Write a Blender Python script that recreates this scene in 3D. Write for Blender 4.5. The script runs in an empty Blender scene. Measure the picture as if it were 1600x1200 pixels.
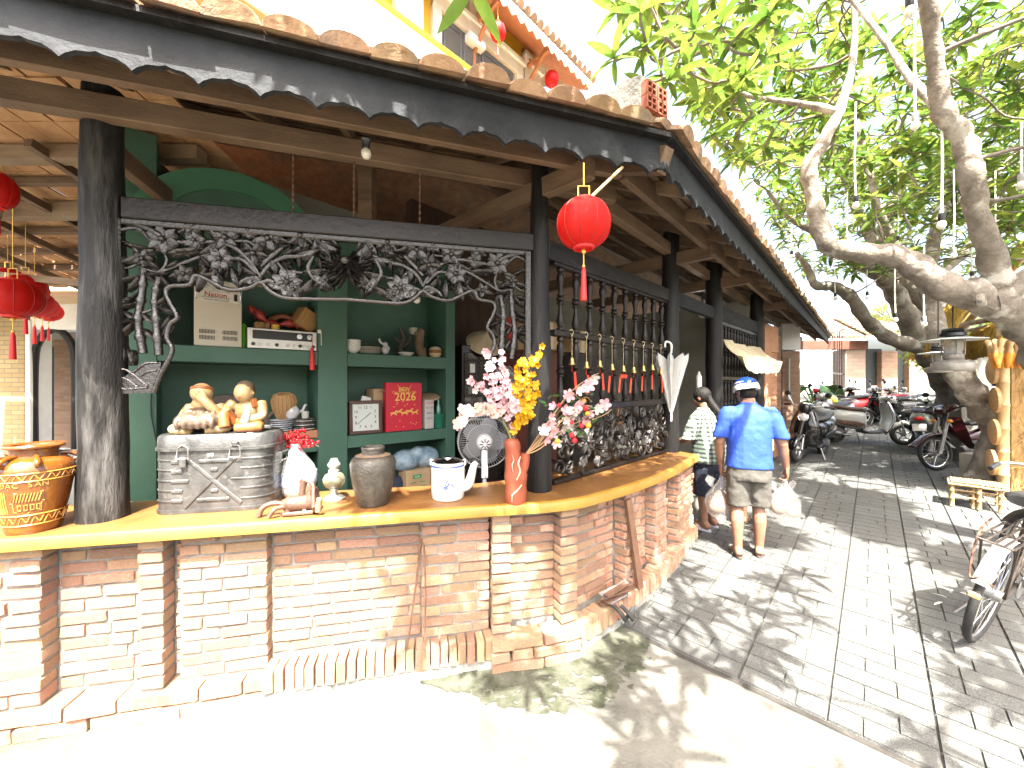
import bpy, math, random
from mathutils import Vector, Matrix, Quaternion
R = random.Random(7)
sc = bpy.context.scene
COL = sc.collection
# ------------------------------------------------------------------ camera, sky, sun, exposure
H, F = 1.72, 600.0
cam = bpy.data.cameras.new('camera'); camo = bpy.data.objects.new('camera', cam); COL.objects.link(camo)
camo.location = (0, 0, H); camo.rotation_euler = (math.radians(90), 0, 0)
cam.sensor_width = 36; cam.lens = 36*F/1600; cam.clip_end = 600; cam.clip_start = .05
sc.camera = camo
SUN_EL = math.radians(60); SUN_AZ = math.radians(175)          # azimuth: to-sun = (sin, cos)
TOSUN = Vector((math.sin(SUN_AZ)*math.cos(SUN_EL), math.cos(SUN_AZ)*math.cos(SUN_EL), math.sin(SUN_EL)))
wd = bpy.data.worlds.new('World'); sc.world = wd; wd.use_nodes = True
nt = wd.node_tree; bg = nt.nodes['Background']
sky = nt.nodes.new('ShaderNodeTexSky'); sky.sky_type = 'NISHITA'; sky.sun_disc = False
sky.sun_elevation = SUN_EL; sky.sun_rotation = SUN_AZ; sky.air_density = 1.0; sky.dust_density = 9.0; sky.ozone_density = .6
nt.links.new(sky.outputs[0], bg.inputs[0]); bg.inputs[1].default_value = .15
sun = bpy.data.lights.new('sun', 'SUN'); sun.energy = 5.0; sun.angle = math.radians(.53); sun.color = (1, .95, .86)
suno = bpy.data.objects.new('sun', sun); COL.objects.link(suno); suno.location = (0, -10, 20)
suno.rotation_mode = 'QUATERNION'; suno.rotation_quaternion = TOSUN.to_track_quat('Z', 'Y')
vs = sc.view_settings; vs.view_transform = 'Standard'; vs.look = 'None'; vs.gamma = 1; vs.use_curve_mapping = False
vs.exposure = 2.9
sc.cycles.use_denoising = True
sc.cycles.max_bounces = 8; sc.cycles.diffuse_bounces = 4; sc.cycles.glossy_bounces = 3; sc.cycles.transmission_bounces = 6
sc.cycles.transparent_max_bounces = 12; sc.cycles.caustics_reflective = False; sc.cycles.caustics_refractive = False
sc.cycles.sample_clamp_indirect = 6
# ------------------------------------------------------------------ helpers
def V(*a): return Vector(a)
def W(px, py, Y): return V((px-800)/F*Y, Y, H+(600-py)/F*Y)
def PL(px, py, p0, d):                     # pixel ray on the vertical plane through p0 along d
    rx = (px-800)/F; n = (-d[1], d[0])
    Y = (n[0]*p0[0]+n[1]*p0[1])/(n[0]*rx+n[1])
    return W(px, py, Y)
UX, UY = .686, .728                        # direction of the path
def gz(x, y): return .045*min(max(0, UX*x+UY*y-2.3), 25)
def G(px, py):
    z = 0
    for _ in range(12):
        Y = (H-z)*F/(py-600); X = (px-800)/F*Y; z = gz(X, Y)
    t, v = UX*X+UY*Y, UY*X-UX*Y
    return V(X, Y, z+(.02 if 2.5 < t < 15.2 and -1.364 < v < 1.81 else 0))
def uv(t, v, z=0): return V(UX*t+UY*v, UY*t-UX*v, z)
def lerp(a, b, t): return a+(b-a)*t
def rz(a): return Matrix.Rotation(a, 4, 'Z')
def TR(loc, r=(0, 0, 0), s=(1, 1, 1)):
    from mathutils import Euler
    return Matrix.LocRotScale(Vector(loc), Euler(r), Vector(s))
def catmull(pts, n=6):
    P = [Vector(p) for p in pts]
    if len(P) < 3: return P
    P = [P[0]*2-P[1]]+P+[P[-1]*2-P[-2]]; out = []
    for i in range(1, len(P)-2):
        a, b, c, d = P[i-1:i+3]
        for k in range(n):
            t = k/n
            out.append(.5*((2*b)+(c-a)*t+(2*a-5*b+4*c-d)*t*t+(3*b-a-3*c+d)*t**3))
    out.append(P[-2]); return out
class MB:
    def __init__(s): s.v = []; s.f = []
    def add(s, vs, fs, M=None):
        o = len(s.v)
        s.v += [tuple(M @ Vector(p)) if M else tuple(p) for p in vs]
        s.f += [tuple(i+o for i in f) for f in fs]; return s
    def box(s, c, d, M=None, taper=1, b=0):
        x, y, z = [k/2 for k in d]; c = Vector(c)
        if b:
            vs = []; b = min(b, x*.9, y*.9, z*.9)
            for sx in (-1, 1):
                for sy in (-1, 1):
                    for sz in (-1, 1):
                        vs += [c+V(sx*x, sy*(y-b), sz*(z-b)), c+V(sx*(x-b), sy*y, sz*(z-b)), c+V(sx*(x-b), sy*(y-b), sz*z)]
            def k(sx, sy, sz): return ((sx > 0)*4+(sy > 0)*2+(sz > 0))*3
            fs = []
            for q in (-1, 1):
                fs += [[k(q, a, e) for a, e in ((-1, -1), (1, -1), (1, 1), (-1, 1))], [k(a, q, e)+1 for a, e in ((-1, -1), (1, -1), (1, 1), (-1, 1))], [k(a, e, q)+2 for a, e in ((-1, -1), (1, -1), (1, 1), (-1, 1))]]
            for a in (-1, 1):
                for e in (-1, 1):
                    fs += [[k(a, e, -1), k(a, e, 1), k(a, e, 1)+1, k(a, e, -1)+1], [k(a, -1, e), k(a, 1, e), k(a, 1, e)+2, k(a, -1, e)+2], [k(-1, a, e)+1, k(1, a, e)+1, k(1, a, e)+2, k(-1, a, e)+2]]
                    for g in (-1, 1): fs.append([k(a, e, g), k(a, e, g)+1, k(a, e, g)+2])
            return s.add(vs, fs, M)
        vs = [c+V(sx*x*(taper if sz > 0 else 1), sy*y*(taper if sz > 0 else 1), sz*z) for sz in (-1, 1) for sx, sy in ((-1, -1), (1, -1), (1, 1), (-1, 1))]
        return s.add(vs, [(3, 2, 1, 0), (4, 5, 6, 7), (0, 1, 5, 4), (1, 2, 6, 5), (2, 3, 7, 6), (3, 0, 4, 7)], M)
    def beam(s, a, b, w, h, up=(0, 0, 1), b2=0):           # box bar from a to b
        a, b = Vector(a), Vector(b); d = b-a; L = d.length
        if L < 1e-6: return s
        x = d/L; y = Vector(up).cross(x)
        if y.length < 1e-4: y = V(0, 1, 0).cross(x)
        y.normalize(); z = x.cross(y)
        M = Matrix((x, y, z)).transposed().to_4x4(); M.translation = (a+b)/2
        return s.box((0, 0, 0), (L, w, h), M, b=b2)
    def tube(s, pts, r, n=8, cap=True, sq=1.0, up=None):
        P = [Vector(p) for p in pts]
        if not hasattr(r, '__len__'): r = [r]*len(P)
        o = len(s.v); prev = None
        for i, p in enumerate(P):
            t = (P[min(i+1, len(P)-1)]-P[max(i-1, 0)])
            t = t.normalized() if t.length > 1e-9 else V(0, 0, 1)
            if prev is None:
                a = Vector(up) if up else (V(0, 0, 1) if abs(t.z) < .9 else V(1, 0, 0))
                y = t.cross(a).normalized()
            else:
                y = (prev-t*prev.dot(t))
                y = y.normalized() if y.length > 1e-6 else prev
            prev = y; z = t.cross(y)
            for k in range(n):
                an = 2*math.pi*k/n
                s.v.append(tuple(p+(y*math.cos(an)+z*math.sin(an)*sq)*r[i]))
        for i in range(len(P)-1):
            for k in range(n):
                k2 = (k+1) % n
                s.f.append((o+i*n+k, o+i*n+k2, o+(i+1)*n+k2, o+(i+1)*n+k))
        if cap:
            s.f.append(tuple(o+k for k in reversed(range(n)))); s.f.append(tuple(o+(len(P)-1)*n+k for k in range(n)))
        return s
    def lathe(s, prof, n=20, M=None, sx=1, sy=1, cap=True):
        vs = []; fs = []
        for r, z in prof:
            for k in range(n):
                a = 2*math.pi*k/n; vs.append((r*math.cos(a)*sx, r*math.sin(a)*sy, z))
        for i in range(len(prof)-1):
            for k in range(n):
                k2 = (k+1) % n; fs.append((i*n+k, i*n+k2, (i+1)*n+k2, (i+1)*n+k))
        if cap:
            fs.append(tuple(reversed(range(n)))); fs.append(tuple((len(prof)-1)*n+k for k in range(n)))
        return s.add(vs, fs, M)
    def sphere(s, c, r, n=12, m=8, sc_=(1, 1, 1), M=None):
        vs = []; fs = []
        for i in range(m+1):
            th = math.pi*i/m
            for k in range(n):
                a = 2*math.pi*k/n
                vs.append(Vector(c)+V(r*math.sin(th)*math.cos(a)*sc_[0], r*math.sin(th)*math.sin(a)*sc_[1], -r*math.cos(th)*sc_[2]))
        for i in range(m):
            for k in range(n):
                k2 = (k+1) % n; fs.append((i*n+k, i*n+k2, (i+1)*n+k2, (i+1)*n+k))
        return s.add(vs, fs, M)
    def prism(s, poly, h, M=None):                          # 2D outline in xy, extruded 0..h in z
        n = len(poly)
        vs = [(p[0], p[1], 0) for p in poly]+[(p[0], p[1], h) for p in poly]
        fs = [tuple(reversed(range(n))), tuple(range(n, 2*n))]+[(i, (i+1) % n, (i+1) % n+n, i+n) for i in range(n)]
        return s.add(vs, fs, M)
    def loft(s, rings, cap=True):                           # rings: lists of equal length of points
        o = len(s.v); n = len(rings[0])
        for r in rings: s.v += [tuple(p) for p in r]
        for i in range(len(rings)-1):
            for k in range(n):
                k2 = (k+1) % n; s.f.append((o+i*n+k, o+i*n+k2, o+(i+1)*n+k2, o+(i+1)*n+k))
        if cap:
            s.f.append(tuple(o+k for k in reversed(range(n)))); s.f.append(tuple(o+(len(rings)-1)*n+k for k in range(n)))
        return s
    def strip(s, rows):                                     # grid of rows of points
        o = len(s.v); n = len(rows[0])
        for r in rows: s.v += [tuple(p) for p in r]
        for i in range(len(rows)-1):
            for k in range(n-1): s.f.append((o+i*n+k, o+i*n+k+1, o+(i+1)*n+k+1, o+(i+1)*n+k))
        return s
    def mesh(s, name, mat=None, smooth=None):
        me = bpy.data.meshes.new(name); me.from_pydata(s.v, [], s.f); me.validate(); me.update()
        if mat: me.materials.append(mat)
        if smooth is not None:
            me.polygons.foreach_set('use_smooth', [True]*len(me.polygons))
            if smooth < 170: me.set_sharp_from_angle(angle=math.radians(smooth))
        return me
    def build(s, name, mat, parent=None, smooth=None, M=None, kind=None, label=None, fixn=False):
        me = s.mesh(name, mat, smooth)
        if fixn:
            import bmesh
            bm = bmesh.new(); bm.from_mesh(me); bmesh.ops.recalc_face_normals(bm, faces=bm.faces); bm.to_mesh(me); bm.free()
        return inst(name, me, parent, M, kind, label)
def inst(name, me, parent=None, M=None, kind=None, label=None):
    o = bpy.data.objects.new(name, me); COL.objects.link(o)
    if parent: o.parent = parent
    if M is not None: o.matrix_local = M
    if kind: o['kind'] = kind
    if label: o['label'] = label
    return o
def tag(o, label, cat, group=None, kind=None):
    o['label'] = label; o['category'] = cat
    if group: o['group'] = group
    if kind: o['kind'] = kind
    return o
def thing(name, label, cat, loc=(0, 0, 0), rot=0, group=None, M=None):
    o = bpy.data.objects.new(name, None); COL.objects.link(o); o.empty_display_size = .1
    if M is not None: o.matrix_world = M
    else:
        o.location = loc; o.rotation_euler = (0, 0, rot) if not hasattr(rot, '__len__') else rot
    return tag(o, label, cat, group)
def struct(o): o['kind'] = 'structure'; return o
def kids(o): return [c for c in bpy.data.objects if c.parent == o]
def copy_tree(o, parent=None, M=None):
    c = o.copy(); COL.objects.link(c); c.parent = parent
    if M is not None: c.matrix_world = M
    for ch in kids(o): copy_tree(ch, c)
    return c
def text(name, s, size, mat, parent, M, ext=.0006, align='CENTER', bold=0):
    cu = bpy.data.curves.new(name, 'FONT'); cu.body = s; cu.size = size; cu.extrude = ext; cu.align_x = align; cu.align_y = 'CENTER'; cu.offset = bold
    cu.resolution_u = 3
    ob = bpy.data.objects.new(name, cu); COL.objects.link(ob)
    me = bpy.data.meshes.new_from_object(ob.evaluated_get(bpy.context.evaluated_depsgraph_get()))
    bpy.data.objects.remove(ob); me.materials.clear(); me.materials.append(mat)
    return inst(name, me, parent, M)
def face_M(o, x, z):                                        # frame: local x -> x, local y -> z (for text on a vertical face)
    x = Vector(x).normalized(); z = Vector(z).normalized(); n = x.cross(z)
    M = Matrix((x, z, n)).transposed().to_4x4(); M.translation = Vector(o); return M
# ------------------------------------------------------------------ materials
MATS = {}
def mat(name, c1, c2=None, scale=6, rough=.6, bump=0, bscale=40, metal=0, rnd=0, st=(1, 1, 1), detail=6, lo=.35, hi=.65, trans=0, coat=0, alpha=1, emit=0, spec=.5, transm=0, c3=None, s3=2, l3=.55, h3=.62, hue=0, wave=0):
    if name in MATS: return MATS[name]
    m = bpy.data.materials.new(name); m.use_nodes = True; MATS[name] = m
    n = m.node_tree; N = n.nodes; L = n.links; bs = N['Principled BSDF']
    bs.inputs['Roughness'].default_value = rough; bs.inputs['Metallic'].default_value = metal
    bs.inputs['Coat Weight'].default_value = coat; bs.inputs['Specular IOR Level'].default_value = spec; bs.inputs['Alpha'].default_value = alpha
    bs.inputs['Transmission Weight'].default_value = transm
    tc = N.new('ShaderNodeTexCoord'); mp = N.new('ShaderNodeMapping'); mp.inputs['Scale'].default_value = st
    L.new(tc.outputs['Object'], mp.inputs[0]); out = None
    vec = mp.outputs[0]
    if rnd or hue:
        oi = N.new('ShaderNodeObjectInfo'); ad = N.new('ShaderNodeVectorMath'); ad.operation = 'ADD'
        sp = N.new('ShaderNodeVectorMath'); sp.operation = 'SCALE'; sp.inputs[0].default_value = (37, 91, 53); L.new(oi.outputs['Random'], sp.inputs['Scale'])
        L.new(vec, ad.inputs[0]); L.new(sp.outputs[0], ad.inputs[1]); vec = ad.outputs[0]
    def noise(sca, det=detail):
        t = N.new('ShaderNodeTexNoise'); t.inputs['Scale'].default_value = sca; t.inputs['Detail'].default_value = det; t.inputs['Roughness'].default_value = .62
        L.new(vec, t.inputs['Vector']); return t.outputs['Fac']
    def ramp(fac, a, b, lo, hi):
        r = N.new('ShaderNodeValToRGB'); r.color_ramp.elements[0].position = lo; r.color_ramp.elements[1].position = hi
        r.color_ramp.elements[0].color = (*a, 1); r.color_ramp.elements[1].color = (*b, 1); L.new(fac, r.inputs[0]); return r.outputs[0]
    if c2:
        if wave:
            wv = N.new('ShaderNodeTexWave'); wv.inputs['Scale'].default_value = wave; wv.inputs['Distortion'].default_value = 6; wv.inputs['Detail'].default_value = 3; wv.inputs['Detail Scale'].default_value = 1.5
            L.new(vec, wv.inputs['Vector']); out = ramp(wv.outputs['Fac'], c1, c2, lo, hi)
        else: out = ramp(noise(scale), c1, c2, lo, hi)
    else:
        k = N.new('ShaderNodeRGB'); k.outputs[0].default_value = (*c1, 1); out = k.outputs[0]
    if c3:
        mx = N.new('ShaderNodeMixRGB'); L.new(out, mx.inputs[1]); mx.inputs[2].default_value = (*c3, 1)
        L.new(ramp(noise(s3), (0, 0, 0), (1, 1, 1), l3, h3), mx.inputs[0]); out = mx.outputs[0]
    if rnd or hue:
        hs = N.new('ShaderNodeHueSaturation'); mr = N.new('ShaderNodeMapRange'); mr.inputs[3].default_value = 1-rnd; mr.inputs[4].default_value = 1+rnd
        L.new(oi.outputs['Random'], mr.inputs[0]); L.new(mr.outputs[0], hs.inputs['Value'])
        if hue:
            m2 = N.new('ShaderNodeMapRange'); m2.inputs[3].default_value = .5-hue; m2.inputs[4].default_value = .5+hue
            ml = N.new('ShaderNodeMath'); ml.operation = 'MULTIPLY'; ml.inputs[1].default_value = 7.31; fr = N.new('ShaderNodeMath'); fr.operation = 'FRACT'
            L.new(oi.outputs['Random'], ml.inputs[0]); L.new(ml.outputs[0], fr.inputs[0]); L.new(fr.outputs[0], m2.inputs[0]); L.new(m2.outputs[0], hs.inputs['Hue'])
        L.new(out, hs.inputs['Color']); out = hs.outputs[0]
    L.new(out, bs.inputs['Base Color'])
    if emit:
        L.new(out, bs.inputs['Emission Color']); bs.inputs['Emission Strength'].default_value = emit
    if bump:
        bp = N.new('ShaderNodeBump'); bp.inputs['Strength'].default_value = bump; bp.inputs['Distance'].default_value = .02
        L.new(noise(bscale, 5), bp.inputs['Height']); L.new(bp.outputs[0], bs.inputs['Normal'])
    if trans:
        tl = N.new('ShaderNodeBsdfTranslucent'); ms = N.new('ShaderNodeMixShader'); ms.inputs[0].default_value = trans
        L.new(out, tl.inputs[0]); L.new(bs.outputs[0], ms.inputs[1]); L.new(tl.outputs[0], ms.inputs[2])
        L.new(ms.outputs[0], N['Material Output'].inputs[0])
    return m
concrete = mat('concrete', (.062, .063, .054), (.135, .13, .113), 3, .9, .5, 45, c3=(.045, .052, .028), s3=.9, l3=.54, h3=.70, detail=9)
paver = mat('paver', (.036, .038, .036), (.118, .121, .115), 160, .85, .35, 200, rnd=.14, lo=.38, hi=.62, c3=(.085, .083, .073), s3=3, l3=.5, h3=.8)
paver_base = mat('paver_base', (.022, .02, .017), (.045, .042, .036), 12, .95, .4, 60)
brick_m = mat('brick', (.40, .20, .115), (.58, .375, .24), 16, .9, .9, 50, rnd=.24, hue=.018, c3=(.44, .37, .30), s3=7, l3=.52, h3=.72)
mortar_m = mat('mortar', (.17, .16, .145), (.28, .265, .24), 10, .95, .6, 60)
ochre = mat('ochre_paint', (.26, .13, .016), (.33, .178, .027), 5, .45, .15, 30, c3=(.30, .17, .05), s3=4, l3=.6, h3=.75)
ochre_top = mat('ochre_top', (.125, .056, .016), (.19, .09, .027), 4, .42, .15, 25, c3=(.26, .15, .06), s3=3, l3=.58, h3=.72)
cement = mat('cement', (.17, .17, .155), (.28, .275, .25), 5, .9, .5, 30)
blackwood = mat('black_wood', (.005, .0046, .0045), (.013, .012, .0115), 5, .45, .35, 18, st=(6, 6, .6), c3=(.055, .052, .05), s3=3, l3=.6, h3=.85, spec=.28)
blackwood2 = mat('black_lacquered_wood', (.006, .0045, .004), (.014, .0105, .009), 8, .34, .2, 30, spec=.32)
carve_m = mat('carved_dark_wood', (.006, .0046, .004), (.017, .013, .0115), 18, .13, .35, 60, spec=.85)
carve2_m = mat('weathered_carved_wood', (.012, .010, .009), (.034, .029, .025), 14, .34, .4, 50)
greywood = mat('grey_painted_board', (.011, .013, .0155), (.028, .031, .036), 3, .7, .35, 30, st=(1, 1, 6), c3=(.07, .074, .078), s3=2, l3=.58, h3=.78, spec=.25)
brownwood = mat('brown_beam_wood', (.088, .052, .03), (.165, .105, .062), 2.2, .7, .3, 30, st=(1, 1, 5), detail=8, c3=(.10, .055, .028), s3=1.6, l3=.6, h3=.72)
palewood = mat('pale_plank_wood', (.17, .112, .066), (.26, .185, .115), 3, .7, .3, 30, st=(1, 1, 4), c3=(.17, .10, .055), s3=2, l3=.6, h3=.75)
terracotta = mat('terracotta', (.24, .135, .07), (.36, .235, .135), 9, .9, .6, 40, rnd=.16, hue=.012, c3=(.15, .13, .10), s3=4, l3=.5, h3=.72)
terra_under = mat('terracotta_underside_shaded', (.115, .07, .045), (.24, .15, .095), 5, .9, .3, 30, c3=(.06, .045, .035), s3=3, l3=.55, h3=.75)  # dirty underside; shade of the roof interior also put into the colour
green_m = mat('green_paint', (.040, .104, .070), (.054, .128, .090), 2.5, .55, .12, 25, c3=(.06, .13, .094), s3=1.3, l3=.6, h3=.8)
white_m = mat('white_plaster', (.72, .71, .68), (.8, .79, .76), 3, .8, .1, 30)
cream_m = mat('cream_plaster', (.6, .56, .47), (.68, .64, .55), 3, .8)
olive_m = mat('olive_wall', (.24, .235, .20), (.3, .29, .25), 2, .8, .1, 20)
yellow_m = mat('yellow_plaster', (.66, .36, .015), (.72, .42, .025), 2, .8, .1, 20)
red_lq = mat('red_lacquer_wood', (.24, .07, .035), (.32, .11, .055), 5, .5)
lantern_m = mat('red_silk', (.64, .018, .012), (.54, .011, .008), 3, .5, .1, 60, trans=.4, spec=.3)
red_m = mat('red', (.6, .02, .02), None, rough=.5)
gold_m = mat('gold_print', (.75, .48, .10), None, rough=.4, metal=.3)
black_m = mat('black_plastic', (.012, .012, .013), None, rough=.3)
dark_m = mat('dark_gap', (.02, .018, .017), (.03, .028, .026), 5, .8)
rubber = mat('rubber', (.018, .018, .018), (.028, .028, .027), 20, .8, .2, 90)
chrome = mat('chrome', (.62, .62, .62), None, rough=.18, metal=1)
steel = mat('dull_steel', (.36, .36, .35), (.46, .46, .45), 10, .4, metal=1)
iron = mat('rusty_iron', (.09, .045, .028), (.15, .08, .05), 20, .8, .4, 60)
alu = mat('scuffed_aluminium', (.05, .05, .049), (.11, .11, .108), 9, .34, .25, 40, metal=.55, c3=(.17, .17, .165), s3=14, l3=.58, h3=.68)
ceramic = mat('white_ceramic', (.5, .51, .51), (.58, .58, .57), 6, .15, coat=.4)
blue_ink = mat('blue_glaze', (.05, .09, .38), None, rough=.2)
jar_brown = mat('amber_glaze', (.10, .03, .0035), (.17, .055, .007), 5, .16, .25, 25, coat=.6)
jar_hi = mat('amber_glaze_raised', (.40, .19, .035), None, rough=.2, coat=.5)
jar_dark = mat('dark_stoneware', (.028, .025, .020), (.07, .063, .05), 28, .35, .5, 70, coat=.2)
clay_red = mat('red_clay', (.20, .044, .018), (.25, .06, .026), 6, .6, .15, 50)
card = mat('cardboard', (.40, .27, .15), (.47, .33, .19), 4, .85)
straw = mat('straw', (.22, .125, .04), (.36, .23, .085), 30, .85, .8, 80, st=(1, 1, .25), c3=(.12, .065, .02), s3=10, l3=.55, h3=.7)
bamboo = mat('bamboo', (.30, .20, .09), (.40, .29, .145), 6, .5, .15, 40, st=(1, 1, .4))
thatch_m = mat('mustard_thatch', (.30, .18, .025), (.42, .27, .05), 40, .9, .8, 60, st=(1, 1, .2))
bark = mat('grey_bark', (.11, .09, .07), (.27, .235, .195), 7, .85, .9, 22, c3=(.46, .43, .38), s3=4, l3=.55, h3=.64)
bark_dark = mat('dark_bark', (.10, .085, .065), (.22, .20, .165), 6, .9, .8, 20, c3=(.32, .32, .28), s3=3, l3=.58, h3=.68)
twig_m = mat('twig_bark', (.11, .09, .07), (.2, .17, .14), 10, .9)
leaf_m = mat('frangipani_leaf', (.075, .145, .02), (.14, .225, .034), 3, .4, rnd=.22, hue=.02, trans=.5)
leaf_far = mat('frangipani_leaf_far', (.08, .17, .02), (.16, .28, .04), 1.3, .4, trans=.45)
leaf_dk = mat('dark_leaf', (.03, .085, .02), (.06, .14, .03), 4, .4, trans=.25)
skin_m = mat('skin', (.20, .10, .06), (.25, .135, .085), 9, .5, .08, 80)
hair_m = mat('hair', (.006, .005, .0045), (.016, .014, .012), 40, .6, .5, 90, st=(1, 1, .15), spec=.2)
# ------------------------------------------------------------------ ground and path
m = MB(); rows = []
for t in (-70, -20, 0, 2.3, 6, 12, 20, 27.3, 60, 160):
    rows.append([uv(t, v, .045*min(max(0, t-2.3), 25)-.0) for v in (-120, -40, -10, -2, 0, 3, 10, 40, 120)])
m.strip(rows); g = m.build('ground', concrete, fixn=True); struct(g)
# path bed sits on the ground; tiles lie on it
V0, VS, T0 = -.173, .397, 2.5
pb = MB()
pb.strip([[uv(t, v, .045*max(0, t-2.3)+.004) for v in (V0-3*VS-.02, V0+5*VS+.02)] for t in (T0-.03, 6, 10, 15.3)])
path = pb.build('path', paver_base, fixn=True); struct(path)
def tile_mesh(seed):
    r = random.Random(seed); mm = MB(); S = .393; z0 = -.012
    h = S/3
    for i in range(3):
        j = (1/3 if (i+seed) % 2 else 2/3)*S
        if seed == 2: j = S/2 if i == 1 else j
        for a, b in ((0, j), (j, S)):
            g_ = .0036; c = ((a+b)/2-S/2, (i+.5)*h-S/2, -.003); d = (b-a-2*g_, h-2*g_, .014)
            mm.box(c, d, taper=.985)
    mm.box((0, 0, -.011), (S, S, .006))
    return mm.mesh('paving_tile', paver)
tms = [tile_mesh(i) for i in range(3)]
ang = math.atan2(UY, UX); slope = math.atan(.045)
for j in range(32):
    for k in range(-3, 5):
        t = T0+(j+.5)*.397; v = V0+(k+.5)*VS
        if t > 15.2: continue
        p = uv(t, v, .045*max(0, t-2.3)+.016+R.uniform(-.0015, .0015))
        M = Matrix.Translation(p) @ rz(ang-math.pi/2) @ Matrix.Rotation(slope, 4, 'X') @ rz(R.choice((0, math.pi)))
        inst('paving_tile', R.choice(tms), path, M)
# ------------------------------------------------------------------ brick counter
EDGE = [V(-3.6, 1.545), V(-.37, 2.246), V(0, 2.322), V(.22, 2.366), V(.404, 2.432), V(.58, 2.55), V(.955, 2.864), V(1.367, 3.28), V(1.91, 3.95)]
_c = [EDGE[0]]
_mid = catmull([e.to_3d() for e in EDGE[1:]], 5)
EDGE = [EDGE[0].to_3d()]+_mid
CUM = [0]
for a, b in zip(EDGE, EDGE[1:]): CUM.append(CUM[-1]+(b-a).length)
def edge(s):
    s = max(0, min(CUM[-1]-1e-4, s))
    for i in range(len(CUM)-1):
        if CUM[i+1] >= s: break
    d = (EDGE[i+1]-EDGE[i]).normalized(); p = EDGE[i]+d*(s-CUM[i])
    return p, d, V(d.y, -d.x, 0)
def s_of(px):
    rx = (px-800)/F; best = None
    for i in range(len(EDGE)-1):
        a, b = EDGE[i], EDGE[i+1]; fa = a.x-rx*a.y; fb = b.x-rx*b.y
        if fa*fb <= 0 and fa != fb: return CUM[i]+(b-a).length*fa/(fa-fb)
    return 0 if rx < 0 else CUM[-1]
cw = thing('brick_counter', 'curved orange brick counter with mustard painted top and brick pilasters', 'counter')
inner = [V(1.62, 4.42, 0), V(.08, 2.98, 0), V(-.25, 2.83, 0), V(-1.6, 2.56, 0), V(-3.6, 2.12, 0)]
outl = EDGE+inner
sl = MB(); sl.prism([(p.x, p.y) for p in outl], .052, TR((0, 0, .936))); sl.build('counter_top', ochre_top, cw, fixn=True)
eb = MB(); rws = []
for p_, z_ in ((-.004, .928), (.010, .931), (.012, .985), (.004, .992), (-.03, .9915)):
    rws.append([edge(s)[0]+edge(s)[2]*p_+V(0, 0, z_) for s in [k*CUM[-1]/60 for k in range(61)]])
e1, d1, n1_ = edge(CUM[-1])
eb.strip(rws); eb.build('counter_edge', ochre, cw, smooth=60)
endm = MB(); endm.beam(e1+V(0, 0, .96)+d1*.006, V(1.62, 4.42, .96)+d1*.006, .012, .064); endm.build('counter_edge', ochre, cw)
_b = [(None, .05, 'p'), (48, .14, 'p'), (203, .045, 'p'), (247, .14, 'p'), (262, .085, 'p'), (408, .14, 's'), (657, .095, 's'), (769, .03, 'q'), (801, .14, 'q'), (880, .035, 'q'), (908, .15, 's'), (986, .05, 's'), (1011, .14, 's'), (1034, .05, 's'), (1051, .14, 's'), (1066, .045, 's')]
segs = [(q[0], _b[i+1][0] if i+1 < len(_b) else None, q[1], q[2]) for i, q in enumerate(_b)]
bl = []                                     # (matrix, dims)
core = MB()
CH = .0625
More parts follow.
